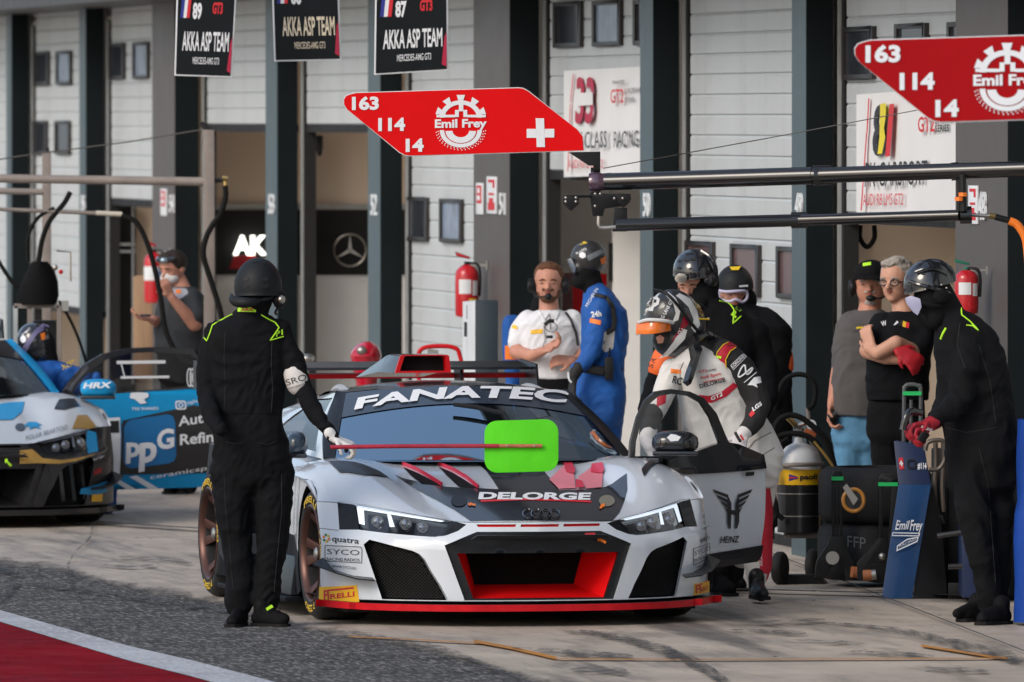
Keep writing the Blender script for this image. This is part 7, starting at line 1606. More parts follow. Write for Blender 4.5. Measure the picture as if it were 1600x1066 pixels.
def head(b, c, r, yaw=0., pitch=0., nose=1.0, jaw=1.0):
    """skull, jaw, nose, ears added to body b; r = half head width-ish"""
    R = Euler((pitch, 0, yaw)).to_matrix(); f = lambda x, y, z: Vector(c) + R @ Vector((x * r, -y * r, z * r)); q = lambda t: (t[0] * r, t[1] * r, t[2] * r)
    b.ell(f(0, -.10, .35), q((.92, 1.12, 1.02)), (pitch, 0, yaw)); b.ell(f(0, .12, -.25), q((.76 * jaw, .82, .98)), (pitch, 0, yaw)); b.ell(f(0, .48, -.88), q((.36 * jaw, .34, .26)), (pitch, 0, yaw))
    b.ell(f(0, .62, .28), q((.58, .24, .20)), (pitch, 0, yaw))
    for s in (-1, 1): b.ell(f(s * .42, .52, -.14), q((.26, .26, .22)), (pitch, 0, yaw)); b.ell(f(s * .93, -.12, -.05), q((.09, .20, .30)), (pitch, 0, yaw))
    b.cap(f(0, .84, .10), f(0, 1.16 * nose, -.24), r * .10, r * .15, n=10); b.ell(f(.11, 1.0, -.27), q((.11, .12, .09)), (pitch, 0, yaw)); b.ell(f(-.11, 1.0, -.27), q((.11, .12, .09)), (pitch, 0, yaw))
    b.ell(f(0, .74, -.5), q((.30, .20, .16)), (pitch, 0, yaw))
    return f
def surf_tube(par, body, pts, r, m, name, off=.004):
    """piping laid over a body: photo-pixel points dropped onto its front"""
    from mathutils.bvhtree import BVHTree
    key = body.name
    if key not in _bvh:
        dg = bpy.context.evaluated_depsgraph_get(); dg.update(); me = body.data; M = body.matrix_world
        M = chainM(body); _bvh[key] = BVHTree.FromPolygons([M @ v.co for v in me.vertices], [tuple(p.vertices) for p in me.polygons])
    cam_p = Vector((0, 0, CAM_H)); out = []
    for i in range(len(pts) - 1):
        n = max(1, int(math.hypot(pts[i + 1][0] - pts[i][0], pts[i + 1][1] - pts[i][1]) / 3))
        for k in range(n + (1 if i == len(pts) - 2 else 0)):
            x, y = lerp(pts[i][0], pts[i + 1][0], k / n), lerp(pts[i][1], pts[i + 1][1], k / n); d = (PX(x, y, 50) - cam_p).normalized(); h = _bvh[key].ray_cast(cam_p, d)
            if h[0] is not None: out.append(h[0] - d * off)
    if len(out) > 1: return MB().mat(m).tube(out, r, 6).build(name, par, smooth=True)
_bvh = {}
def chainM(o):
    M = Matrix.Identity(4); ch = []
    while o is not None: ch.append(o); o = o.parent
    for c in reversed(ch): M = M @ Matrix.LocRotScale(c.location, c.rotation_euler, c.scale)
    return M
def surf_print(par, body, VF, m, name, off=.003, maxlen=None):
    """flat print dropped onto a body; VF in photo pixels"""
    from mathutils.bvhtree import BVHTree
    key = body.name
    if key not in _bvh:
        M = chainM(body); _bvh[key] = BVHTree.FromPolygons([M @ v.co for v in body.data.vertices], [tuple(p.vertices) for p in body.data.polygons])
    cam_p = Vector((0, 0, CAM_H)); fall = [None]
    def fn(x, y):
        d = (PX(x, y, 50) - cam_p).normalized(); h = _bvh[key].ray_cast(cam_p, d)
        if h[0] is None:
            if fall[0] is None: return Vector((0, -50, 0))
            t = (fall[0] - cam_p).length; return cam_p + d * t
        fall[0] = h[0]; return h[0] - d * off
    mb = MB().mat(m); put2(mb, VF, fn, maxlen)
    keep = [(f, q) for f, q in zip(mb.f, mb.m) if all(mb.v[i].y > -10 for i in f)]
    if not keep: return None
    mb.f = [k[0] for k in keep]; mb.m = [k[1] for k in keep]; return mb.build(name, par, smooth=True)
def stext(txt, p0, p1, h, bold=.03, shear=0.):
    V, Fc = text2(txt, bold, shear); W_ = V[:, 0].max(); dx, dy = p1[0] - p0[0], p1[1] - p0[1]; L = math.hypot(dx, dy)
    return np.array([(p0[0] + dx * x / W_ + dy / L * y * h, p0[1] + dy * x / W_ - dx / L * y * h) for x, y in V]), Fc
def spoly(pts, step=3.): return fill2(pts, (), step)

# 1  marshal with the board, seen from behind
Y = 52.75; g = person('person in black race suit and matt black helmet, back to us, holding the green board', Y, 410)
b = Body(Y)
b.torso([(396, 745, 0, .190, .135), (394, 715, 0, .200, .145), (391, 680, 0, .188, .135), (389, 645, 0, .178, .125), (388, 600, 0, .190, .130), (387, 560, 0, .205, .135), (387, 525, 0, .205, .125), (388, 505, 0, .165, .105), (391, 492, 0, .085, .075), (394, 478, 0, .062, .065)])
b.chain([(338, 522, 0, .066), (326, 560, -.01, .060), (322, 610, -.03, .054), (330, 650, -.16, .046), (345, 672, -.26, .036)])
b.chain([(438, 520, 0, .068), (455, 555, -.03, .060), (470, 604, -.06, .054), (492, 645, -.12, .046), (518, 680, -.20, .034), (523, 686, -.20, .033)])
b.chain([(364, 735, 0, .118), (364, 800, 0, .096), (370, 850, .01, .080), (376, 900, .02, .072), (374, 938, .02, .070), (374, 946, .02, .062)])
b.chain([(424, 735, 0, .120), (427, 800, -.01, .098), (425, 850, -.01, .080), (420, 900, -.01, .068), (416, 938, -.01, .070), (416, 944, -.01, .060)])
b.ell(b.P(378, 742, .03), (.10, .11, .12)); b.ell(b.P(412, 742, .03), (.10, .11, .12))
bd = b.solid('body', m_suit, g, vox=.009, smooth=5, wrinkle=.010, wscale=13, seed=1)
h = Body(Y); h.ell(h.P(400, 462), (.088, .10, .11)); h.cap(h.P(398, 490), h.P(402, 465), .068, .075); h.solid('balaclava', m_bala, g, vox=.009, smooth=3)
hc = PX(403, 448, Y); H = helmet(g, hc, (.120, .142, .145), m_helm, (math.radians(-4), 0, 0), cut=-.30, vents=[(-118, 12, .016), (-72, 12, .020), (-118, -2, .013), (-72, -2, .020), (-30, 12, .016), (-60, 52, .018), (-105, 56, .014)])
mb = MB().mat(m_helm); mb.tube(crv([PX(361, 460, Y - .02), PX(366, 470, Y - .11), PX(385, 473, Y - .155), PX(404, 470, Y - .13), PX(425, 464, Y - .08)]), [.006 + .022 * math.sin(math.pi * min(1, i / 26)) + (.006 if i > 26 else 0) for i in range(33)], 12); mb.build('helmet_pad', H, smooth=True)
ec = earcup(H, PX(436, 468, Y - .03), .045, (.8, -.6, 0)); earcup(ec, PX(436.5, 468, Y - .045), .024, (.8, -.6, 0), steel, 'silver_cap')
mb = MB().mat(black_pl); mb.tube(crv([PX(438, 475, Y - .03), PX(430, 488, Y - .06), PX(433, 492, Y - .06)]), .006, 6); mb.build('headset_boom', H, smooth=True)
surf_print(g, bd, spoly([(371, 479), (400, 479), (400, 488), (371, 487)]), lime, 'collar_patch'); surf_print(g, bd, stext('ARX', (376, 486), (396, 486), 5), r_dec, 'collar_lettering', .006)
surf_tube(g, bd, [(363, 491), (345, 500), (332, 508), (328, 520), (323, 533), (314, 522)], .0035, lime, 'piping'); surf_tube(g, bd, [(408, 492), (418, 498), (430, 504), (436, 512), (428, 524), (422, 532), (443, 526)], .0035, lime, 'piping')
surf_print(g, bd, stext('P1', (431, 526), (444, 522), 8, .05, .2), lime, 'chest_lettering', .006)
surf_tube(g, bd, [(337, 648), (360, 646), (390, 645), (420, 646), (444, 648)], .0022, m_suit2, 'waist_seam', .002)
ab = Body(Y); ab.cap(ab.P(461, 585, -.045), ab.P(466, 600, -.056), .0615, .060, n=20); arm = ab.solid('armband', mat('white_armband', (.62, .6, .58), .7), g, vox=.006, smooth=2)
surf_print(arm, arm, stext('SRO', (448, 603), (480, 593), 10, .0), k_dec, 'armband_lettering')
surf_print(arm, arm, stext('MOTORSPORTS', (451, 609), (481, 600), 3, .0), k_dec, 'armband_lettering')
hb = Body(Y); hb.cap(hb.P(515, 677, -.20), hb.P(523, 686, -.20), .030, .028); hb.hand(522, 685, -.20, (.86, -.1, -.36), (-.25, .25, -.95), size=.185, curl=.95, thumb=-1, r=.0105); hb.solid('glove', m_gl, g, vox=.005, smooth=2)
mb = MB().mat(m_gb); 
for x, y in ((531, 703), (541, 704), (549, 702)): mb.ball(PX(x, y, Y - .185), (.011, .014, .013), 10, 8)
mb.build('fingertip', g, smooth=True)['kind'] = 'stuff'
for (x0, x1, d) in ((376, 362, .04), (404, 452, -.03)):
    hz = Vector(((x0 - CX) * Y / FPX, Y + d, 0)); tz = Vector(((x1 - CX) * Y / FPX, Y + d - (.24 if x1 < x0 else .10), 0)); 
    sh = shoe(g, hz, tz, h=.105)
    if x1 > x0:
        surf = MB().mat(lime); surf.prism([PX(415, 951, Y - .12), PX(424, 945, Y - .12), PX(427, 949, Y - .12), PX(417, 955, Y - .12)], (0, .004, 0)); surf.build('lime_mark', sh)
        mb = MB().mat(m_suit2); mb.tube(crv([PX(430, 950, Y - .10), PX(438, 952, Y - .12), (PX(433, 958, Y - .12)), PX(440, 962, Y - .10)]), .0025, 5); mb.build('lace', sh, smooth=True)
for q in ([(352, 520), (350, 560), (352, 600), (350, 645)], [(425, 528), (424, 570), (426, 610), (424, 645)], [(352, 690), (366, 694), (380, 692)], [(402, 692), (418, 695), (432, 690)], [(350, 735), (352, 790), (358, 850), (364, 920)], [(440, 740), (440, 800), (434, 860), (428, 925)]):
    surf_tube(g, bd, q, .0022, mat('seam_black', (.012, .012, .014), .7), 'seam', .001)
# green board on its red pole
lp = thing('lollipop_board', 'bright green rounded board on a red pole held in front of the windscreen', 'board', PX(700, 700, 52.5))
Yl = 52.42
mb = MB().mat(mat('signal_green', (.10, .66, .02), .5, var=.10, vscale=9, spec=.15, dirt=.12)); R_ = rrect(757, 655.5, 872.5, 737, 20, 6)
mb.prism([PX(x, y + (x - 757) * -.0 + (2 if x < 800 else 0), Yl) for x, y in R_], (0, .008, 0)); mb.build('board', lp, bevel=.002)
mb = MB().mat(mat('scuffed_red_pole', (.36, .015, .04), .5, var=.25, vscale=12, dirt=.3)); mb.tube([PX(516, 699, Yl - .03), PX(620, 697.5, Yl - .02), PX(780, 697, Yl - .015)], .0105, 12); mb.build('pole', lp, smooth=True, split=50)
mb = MB().mat(mat('worn_pole_wood', (.42, .14, .07), .6, var=.5, vscale=30, stretch=(1, 8, 8))); mb.tube([PX(777, 697, Yl - .015), PX(847, 697, Yl - .014)], .0095, 12); mb.build('pole_tip', lp, smooth=True, split=50)
mb = MB().mat(steel)
for x in (792, 835): mb.lathe([(0, -.004), (.005, -.003), (.005, 0)], PX(x, 697, Yl - .024), (0, 1, 0), 8)
mb.build('screw', lp)

# 2  black suit on the right, red gloves
Y = 53.1; g = person('person in black race suit and glossy black helmet with red gloves at the right', Y, 1545)
b = Body(Y)
b.torso([(1540, 745, 0, .190, .150), (1538, 715, 0, .200, .165), (1533, 670, 0, .190, .165), (1528, 630, 0, .185, .160), (1522, 590, 0, .190, .165), (1514, 550, 0, .180, .160), (1508, 520, 0, .155, .140), (1500, 500, 0, .110, .105), (1486, 484, 0, .070, .075), (1478, 470, 0, .058, .065)])
b.chain([(1518, 540, -.10, .082), (1510, 580, -.14, .074), (1500, 625, -.18, .066), (1480, 645, -.22, .054), (1462, 656, -.25, .043), (1455, 660, -.25, .038)])
b.chain([(1500, 540, .12, .07), (1485, 590, .14, .062), (1478, 635, .12, .055), (1460, 655, .0, .042)])
b.chain([(1516, 740, -.04, .105), (1524, 800, -.08, .095), (1533, 850, -.08, .080), (1542, 900, -.06, .070), (1547, 935, -.05, .067), (1547, 944, -.05, .06)])
b.chain([(1556, 740, .04, .105), (1558, 800, .02, .095), (1558, 850, .02, .084), (1560, 900, .03, .072), (1558, 935, .04, .068), (1556, 944, .04, .06)])
b.ell(b.P(1556, 725, .04), (.12, .15, .15))
bd = b.solid('body', m_suit, g, vox=.010, smooth=5, wrinkle=.010, wscale=13, seed=2)
h = Body(Y); h.ell(h.P(1458, 462, 0), (.098, .105, .125)); h.cap(h.P(1486, 490), h.P(1465, 462), .070, .085); h.ell(h.P(1462, 492, -.02), (.065, .07, .075)); h.solid('balaclava', m_bala, g, vox=.009, smooth=3)
H = helmet(g, PX(1452, 446, Y), (.130, .122, .132), m_helg, (0, math.radians(-14), 0), cut=-.05, vents=[(-100, 30, .012), (-60, 35, .012), (-120, 55, .010)])
mb = MB().mat(m_helg); mb.tube(crv([PX(1436, 415, Y - .06), PX(1452, 408, Y - .03), PX(1472, 411, Y - .03), PX(1488, 424, Y - .02), PX(1491, 440, Y - .02)]), .012, 8); mb.tube(crv([PX(1421, 440, Y - .09), PX(1440, 446, Y - .13), PX(1465, 452, Y - .12), PX(1484, 458, Y - .07)]), .010, 8); mb.tube(crv([PX(1430, 425, Y - .10), PX(1446, 420, Y - .11), PX(1464, 421, Y - .10), PX(1480, 430, Y - .08)]), .007, 8); mb.build('shell_rib', H, smooth=True)
mb = MB().mat(steel)
for x, y in ((1438, 444), (1446, 452), (1471, 445), (1479, 450)): mb.ball(PX(x, y, Y - .13), .006, 8, 6)
mb.build('rivets', H, smooth=True)['kind'] = 'stuff'
earcup(H, PX(1470, 462, Y - .10), .04, (.2, -1, 0), m_bala)
mb = MB().mat(mat('goggle_lens', (.35, .36, .52), .15, coat=.5)); mb.prism([PX(1414, 466, Y - .10), PX(1424, 462, Y - .11), PX(1438, 467, Y - .12), PX(1440, 480, Y - .12), PX(1434, 493, Y - .11), (PX(1427, 488, Y - .10)), PX(1417, 475, Y - .10)], (-.0, .012, 0)); mb.build('goggles', H, bevel=.002)
mb = MB().mat(m_bala); mb.tube(crv([PX(1440, 472, Y - .11), PX(1460, 478, Y - .11), PX(1480, 476, Y - .05)]), .012, 6); mb.build('goggle_strap', H, smooth=True)
surf_tube(g, bd, [(1502, 480), (1503, 492), (1516, 502), (1529, 516), (1520, 509), (1510, 508)], .0038, lime, 'piping'); surf_tube(g, bd, [(1478, 513), (1473, 522), (1470, 530)], .006, lime, 'piping')
surf_print(g, bd, spoly([(1497, 468), (1508, 466), (1513, 476), (1503, 478)]), lime, 'collar_patch')
hb = Body(Y); hb.cap(hb.P(1462, 657, -.25), hb.P(1452, 662, -.27), .036, .034); hb.hand(1453, 661, -.26, (-.86, -.35, -.12), (-.15, -.2, -.95), size=.19, curl=.8, thumb=1, r=.0115); hb.solid('glove', m_gr, g, vox=.0055, smooth=2); g2b = g
hb = Body(Y); hb.hand(1456, 664, -.05, (-.80, -.25, -.45), (.1, -.5, -.85), size=.18, curl=.9, thumb=-1, r=.0115); hb.cap(hb.P(1463, 660, .0), hb.P(1455, 664, -.05), .035, .033); hb.solid('glove', m_gr, g, vox=.0055, smooth=2)
mb = MB().mat(w_dec); V, Fc = stext('OMP RACING', (1428, 664), (1456, 675), 5, .02); mb.add([PX(x, y, Y - .315) for x, y in V], [list(f) for f in Fc]); mb.build('glove_lettering', g)
for (x0, x1, d, dy) in ((1534, 1500, -.04, -.08), (1568, 1524, -.14, -.12)):
    shoe(g, Vector(((x0 - CX) * Y / FPX, Y + d + (.22 if d > -.1 else .02), 0)), Vector(((x1 - CX) * Y / FPX, Y + d + dy + (.20 if d > -.1 else 0), 0)), h=.105)
for q in ([(1500, 505), (1496, 540), (1508, 575)], [(1530, 540), (1548, 600), (1556, 660)], [(1478, 668), (1510, 676), (1560, 668)], [(1530, 700), (1545, 760), (1550, 830), (1556, 910)]):
    surf_tube(g, bd, q, .0022, mat('seam_black'), 'seam', .001)
# black tool in the gloves
o = MB().mat(black_gl).tube(crv([PX(1411, 672, Y - .33), PX(1416, 652, Y - .33), PX(1424, 643, Y - .31), PX(1440, 645, Y - .28)]), [.018] * 25, 10).build('black_hand_tool', smooth=True); tag(o, 'glossy black hand tool gripped in the red gloves', 'tool')
o = MB().mat(black_pl).tube([PX(1438, 690, Y - .2), PX(1448, 676, Y - .2)], .022, 10).build('tool_nozzle', smooth=True); tag(o, 'short black nozzle under the red gloves above the blue stand', 'tool')

# 3  the driver bending over the open door
Y = 55.4; g = person('driver in white race suit and orange-visored helmet bending over the open car door', Y, 1175)
b = Body(Y)
b.torso([(1176, 745, 0, .150, .13), (1170, 710, 0, .185, .14), (1156, 680, 0, .195, .14), (1138, 650, 0, .195, .14), (1122, 620, -.03, .195, .14), (1112, 592, -.06, .185, .14), (1100, 568, -.08, .165, .125), (1088, 550, -.09, .10, .09), (1080, 540, -.09, .06, .06)])
b.chain([(1150, 735, .02, .10), (1162, 800, .02, .085), (1172, 850, .0, .070), (1180, 890, -.02, .054), (1182, 912, -.02, .048)])
b.chain([(1190, 735, .06, .10), (1183, 800, .10, .08), (1160, 870, .25, .06)])
b.chain([(1052, 580, -.08, .072), (1035, 620, -.12, .060), (1018, 655, -.16, .052), (1010, 685, -.25, .042), (1012, 695, -.27, .034)])
b.chain([(1085, 610, -.02, .10), (1098, 650, .0, .115), (1120, 695, .02, .12)]); bd = b.solid('body', m_wsuit, g, vox=.008, smooth=5, wrinkle=.0065, wscale=11, seed=3)
sl = Body(Y); sl.chain([(1130, 556, -.10, .088), (1158, 580, -.12, .082), (1178, 612, -.14, .072), (1186, 632, -.15, .066), (1180, 655, -.20, .056), (1168, 672, -.24, .044)]); sl.ell(sl.P(1112, 548, -.02), (.15, .12, .085), (0, .5, 0)); slv = sl.solid('black_sleeve', mat('driver_black_cloth', (.014, .014, .015), .75, var=.3, bump=.4, bscale=25), g, vox=.007, smooth=4, wrinkle=.0065, wscale=12, seed=4)
rl = Body(Y); rl.chain([(1176, 758, -.02, .094), (1184, 800, .0, .080), (1188, 850, .0, .066), (1189, 885, -.01, .060), (1186, 898, -.02, .052)]); rlg = rl.solid('red_leg_panel', mat('suit_red', (.45, .01, .03), .65, var=.1, bump=.3), g, vox=.008, smooth=4, wrinkle=.003, seed=5)
surf_print(rlg, rlg, stext('AKA RACING', (1192, 885), (1190, 838), 5, .0), w_dec, 'leg_lettering')
surf_print(rlg, rlg, stext('SCALA GB RACING', (1186, 886), (1185, 836), 4, .0), w_dec, 'leg_lettering')
# prints on the suit
surf_tube(g, bd, [(1150, 742), (1158, 715), (1178, 690), (1205, 676)], .004, mat('suit_seam', (.30, .28, .25), .8), 'hip_crease', .001); surf_tube(g, bd, [(1176, 740), (1190, 712), (1210, 700)], .003, mat('suit_seam'), 'hip_crease', .001)
surf_tube(g, bd, [(1068, 566), (1062, 580), (1064, 600), (1068, 616)], .003, mat('suit_seam'), 'front_zip', .001)
surf_print(g, bd, spoly([(1092, 628), (1112, 630), (1135, 620), (1154, 603), (1146, 598), (1128, 612), (1108, 619), (1092, 617)]), mat('suit_red'), 'red_belt_stripe')
surf_print(g, bd, stext('GT2', (1112, 626), (1130, 618), 6, .04, .2), w_dec, 'belt_lettering', .006)
for txt, p0, p1, h_, m_ in (('GT2', (1092, 583), (1105, 581), 4, r_dec), ('EUROPEAN', (1106, 581), (1119, 578), 2.5, k_dec), ('Audi Sport', (1094, 593), (1127, 586), 5, r_dec), ('customer racing', (1098, 599), (1130, 592), 3, r_dec), ('DELORGE', (1094, 607), (1134, 596), 6.5, k_dec), ('RC', (1050, 598), (1064, 602), 12, k_dec)):
    surf_print(g, bd, stext(txt, p0, p1, h_, .03), m_, 'suit_lettering', .005)
surf_print(g, bd, spoly([(1048, 576), (1064, 578), (1064, 584), (1048, 583)]), orange_d, 'chest_patch')
surf_print(g, slv, spoly([(1118, 562), (1122, 550), (1130, 540), (1140, 534), (1152, 541), (1140, 548), (1133, 560), (1134, 578), (1124, 574)]), mat('suit_red'), 'shoulder_panel'); surf_tube(g, slv, [(1117, 565), (1121, 550), (1130, 539), (1141, 533)], .003, y_dec, 'piping', .006); surf_tube(g, slv, [(1135, 580), (1134, 562), (1141, 549), (1153, 541)], .003, y_dec, 'piping', .006)
surf_print(g, slv, stext('P1', (1124, 574), (1127, 557), 7, .05), lime, 'shoulder_lettering', .006)
surf_print(g, slv, stext('LONGINES', (1146, 575), (1166, 556), 5, .02), w_dec, 'sleeve_lettering', .005); surf_tube(g, slv, [(1142, 571), (1163, 551), (1167, 557), (1146, 578), (1142, 571)], .0014, w_dec, 'sleeve_frame', .005)
lem = [(1165 + 10 * math.sin(t) * .9 + 4 * math.sin(2 * t), 580 - 9 * math.sin(t) * math.cos(t) * 1.6 + 3 * math.cos(t)) for t in np.linspace(0, 2 * math.pi, 30)]
surf_tube(g, slv, lem, .0045, w_dec, 'loop_emblem', .006); surf_tube(g, slv, [(1163, 598), (1182, 582)], .0025, w_dec, 'emblem_bar', .006)
surf_print(g, slv, spoly([(1168, 602), (1178, 590), (1188, 588), (1190, 598), (1182, 600), (1184, 606), (1176, 602)], 2), w_dec, 'skull_print')
surf_print(g, slv, stext('LGS', (1177, 643), (1192, 632), 6, .05, .2), w_dec, 'cuff_lettering', .005); surf_print(g, slv, spoly([(1170, 648), (1176, 640), (1180, 646), (1174, 652)], 3), r_dec, 'cuff_flash', .005)
fa = Body(Y); fa.chain([(1021, 645, -.16, .055), (1012, 676, -.22, .048)]); fa.solid('left_cuff', mat('driver_black_cloth'), g, vox=.007, smooth=3, wrinkle=.002)
surf_print(g, bd, spoly([(1027, 612), (1042, 608), (1040, 630), (1026, 636)]), mat('suit_red'), 'sleeve_panel')
# gloved hand resting on the door top, other hand on the frame
hb = Body(Y); hb.cap(hb.P(1168, 671, -.24), hb.P(1160, 680, -.27), .042, .036); hb.hand(1161, 679, -.27, (-.28, -.55, -.75), (0, .6, -.8), size=.20, curl=.25, thumb=-1, spread=.22, r=.0108); gv = hb.solid('glove', mat('driver_glove_white', (.62, .6, .6), .65, var=.1), g, vox=.0055, smooth=2)
mb = MB().mat(m_gb); mb.tube(crv([PX(1149, 676, Y - .34), PX(1152, 682, Y - .35), PX(1157, 690, Y - .35), PX(1153, 684, Y - .345)]), .008, 6); mb.build('glove_strap', gv, smooth=True); mb = MB().mat(r_dec); mb.tube([PX(1157, 680, Y - .345), PX(1162, 688, Y - .345)], .006, 6); mb.build('glove_trim', gv, smooth=True)
hb = Body(Y); hb.cap(hb.P(1012, 692, -.27), hb.P(1016, 700, -.29), .038, .034); hb.hand(1014, 698, -.28, (.5, -.5, -.6), (.3, .5, -.8), size=.19, curl=.6, thumb=1, r=.0108); hb.solid('glove', MATS['driver_glove_white'], g, vox=.0055, smooth=2)
# neck restraint
mb = MB().mat(black_gl); G = []
for (x0, y0, x1, y1, d) in ((1076, 545, 1090, 530, -.20), (1079, 562, 1098, 545, -.23), (1072, 580, 1092, 562, -.26), (1067, 598, 1084, 590, -.28), (1074, 604, 1080, 600, -.28)): G.append([PX(x0, y0, Y + d), PX((x0 + x1) / 2, (y0 + y1) / 2, Y + d - .03), PX(x1, y1, Y + d)])
mb.grid(G); mb.grid([[p + Vector((0, .025, 0)) for p in r] for r in G]); mb.tube(crv([PX(1090, 530, Y - .2), PX(1105, 524, Y - .15), PX(1115, 530, Y - .05), PX(1110, 540, Y + .05)]), .02, 8); mb.build('neck_restraint', g, smooth=True)
# full-face helmet, leaning down to the left
b = Body(Y); hc = b.P(1055, 500, -.10)
Rh = Euler((math.radians(18), math.radians(-30), 0)).to_matrix()
hq = lambda x, y, z: hc + Rh @ Vector((x, y, z))
b.ell(hq(0, 0, .02), (.140, .128, .150), (math.radians(18), math.radians(-30), 0)); b.ell(hq(-.035, -.01, -.075), (.135, .118, .105), (math.radians(18), math.radians(-30), 0)); b.ell(hq(.02, 0, -.05), (.125, .122, .12), (math.radians(18), math.radians(-30), 0))
shell = b.solid('helmet', mat('helmet_charcoal', (.030, .032, .036), .28, coat=.5), g, vox=.006, smooth=8)
hp = lambda pts, m, nm, off=.003, st=3.: surf_print(shell, shell, spoly(pts, st), m, nm, off)
hwh = mat('helmet_white', (.68, .68, .67), .25, coat=.5)
hp([(1062, 458), (1078, 466), (1090, 486), (1094, 508), (1086, 520), (1080, 512), (1084, 500), (1076, 480), (1066, 470), (1056, 462)], hwh, 'white_stripe'); hp([(1044, 456), (1056, 466), (1064, 482), (1060, 500), (1050, 505), (1056, 490), (1052, 474), (1040, 462)], hwh, 'white_stripe')
hp([(1062, 512), (1074, 516), (1070, 530), (1056, 545), (1044, 556), (1030, 560), (1042, 548), (1054, 532)], hwh, 'white_stripe'); hp([(1070, 490), (1077, 494), (1076, 506), (1064, 520), (1048, 536), (1052, 528), (1062, 514)], mat('helmet_crimson', (.32, .01, .03), .25, coat=.5), 'crimson_stripe')
hp([(1004, 492), (1010, 474), (1020, 462), (1032, 458), (1024, 466), (1014, 482), (1008, 494)], hwh, 'white_stripe', .003, 2.5)
hp([(1010, 472), (1016, 464), (1026, 462), (1031, 468), (1029, 476), (1022, 480), (1020, 486), (1013, 486), (1014, 479), (1010, 476)], hwh, 'skull_print', .004, 2.5); hp([(1014, 470), (1018, 468), (1018, 473), (1014, 474)], k_dec, 'skull_eye', .006, 2); hp([(1022, 468), (1026, 468), (1025, 473), (1021, 473)], k_dec, 'skull_eye', .006, 2)
hp([(1084, 470), (1094, 478), (1100, 492), (1097, 496), (1088, 482)], mat('helmet_gold', (.5, .38, .2), .3, metal=.5), 'gold_flash')
surf_print(shell, shell, stext('CG LANE GT', (1035, 502), (1052, 470), 5.5, .02), w_dec, 'helmet_lettering', .005)
hp([(1020, 524), (1028, 516), (1038, 514), (1046, 520), (1046, 532), (1038, 542), (1026, 540), (1020, 534)], mat('eye_port_dark', (.01, .01, .01), .6), 'eye_port', .003, 2.5); hp([(1025, 527), (1032, 523), (1038, 528), (1036, 536), (1028, 537)], m_skin, 'face_glimpse', .005, 2.5)
mb = MB().mat(mat('orange_visor', (.85, .18, .01), .12, var=.25, vscale=9, coat=.9)); G = []
for i, t in enumerate(np.linspace(0, 1, 12)):
    x = lerp(995, 1052, t); yb = lerp(522, 516, t) + 2.5 * math.sin(t * 3.1); yt = lerp(503, 499, t) + 3 * math.sin(t * 3.1) - (3 if t > .6 else 0); dep = -.12 - .17 * math.sin(math.pi * (.15 + .7 * t))
    G.append([PX(x, yt, Y + dep), PX(x - 1, (yt + yb) / 2, Y + dep - .012), PX(x - 1.5, yb, Y + dep - .006)])
mb.grid(G); mb.grid([[p + Vector((0, .004, 0)) for p in r] for r in G]); mb.build('visor', shell, smooth=True)
mb = MB().mat(hwh); mb.tube(crv([PX(998, 504, Y - .22), PX(1012, 500, Y - .28), PX(1036, 501, Y - .29), PX(1052, 504, Y - .25)]), .010, 8); mb.prism([PX(992, 518, Y - .2), PX(999, 516, Y - .2), PX(1000, 522, Y - .2), PX(993, 527, Y - .2)], (0, .01, 0)); mb.build('visor_strip', shell, smooth=True)
mb = MB().mat(black_pl); mb.tube(crv([PX(1022, 453, Y - .2), PX(1040, 458, Y - .26), PX(1058, 476, Y - .28), PX(1076, 500, Y - .24), PX(1094, 522, Y - .15)]), .009, 8); mb.build('radio_strap', shell, smooth=True)
mb = MB().mat(steel); mb.ball(PX(1091, 498, Y - .16), .012); mb.ball(PX(1107, 498, Y - .1), .008); mb.mat(y_dec); mb.tube([PX(1092, 498, Y - .17), PX(1108, 499, Y - .14)], .005, 6); mb.build('helmet_anchor', shell, smooth=True)
mb = MB().mat(black_pl); mb.tube(crv([PX(1084, 474, Y - .1), PX(1100, 480, Y - .06), PX(1107, 500, Y - .06), (PX(1100, 520, Y - .08))]), .008, 8); mb.build('tether', shell, smooth=True)
# ankle cuff and boot of the visible leg
def at(x, y, Y_): return PX(x, y, Y_)
Yf = 55.35
mb = MB().mat(mat('white_sock', (.5, .5, .5), .8)); mb.tube([at(1186, 895, Yf), at(1183, 912, Yf)], [.046, .044], 14); mb.build('ankle_cuff', g, smooth=True)
shoe(g, Vector(((1181 - CX) * Yf / FPX, Yf, CAM_H - (936 - YH) * Yf / FPX)), Vector(((1193 - CX) * Yf / FPX, Yf - .20, CAM_H - (936 - YH) * Yf / FPX)), h=.12, m=mat('driver_boot', (.012, .012, .013), .4, var=.5, vscale=9, spec=.3))

# 4  helper in shiny helmet behind the driver
Y = 56.6; g = person('person in black suit and shiny black helmet with silver emblem behind the driver', Y, 1125)
b = Body(Y)
b.torso([(1130, 745, 0, .17, .13), (1128, 690, 0, .18, .14), (1126, 640, 0, .175, .135), (1126, 590, 0, .19, .14), (1126, 545, 0, .21, .14), (1124, 510, 0, .21, .125), (1118, 485, 0, .15, .10), (1106, 470, 0, .085, .08), (1098, 458, 0, .062, .065)])
b.chain([(1065, 520, 0, .075), (1046, 560, -.02, .065), (1022, 600, -.05, .055), (1010, 640, -.12, .05), (1012, 670, -.16, .035)]); b.chain([(1178, 520, 0, .085), (1196, 570, 0, .072), (1200, 620, -.04, .06), (1185, 660, -.1, .045)])
b.chain([(1108, 745, 0, .10), (1114, 820, 0, .085), (1120, 880, 0, .062), (1122, 915, 0, .055)]); b.chain([(1150, 745, .05, .10), (1150, 820, .06, .085), (1146, 880, .08, .062), (1145, 905, .08, .055)])
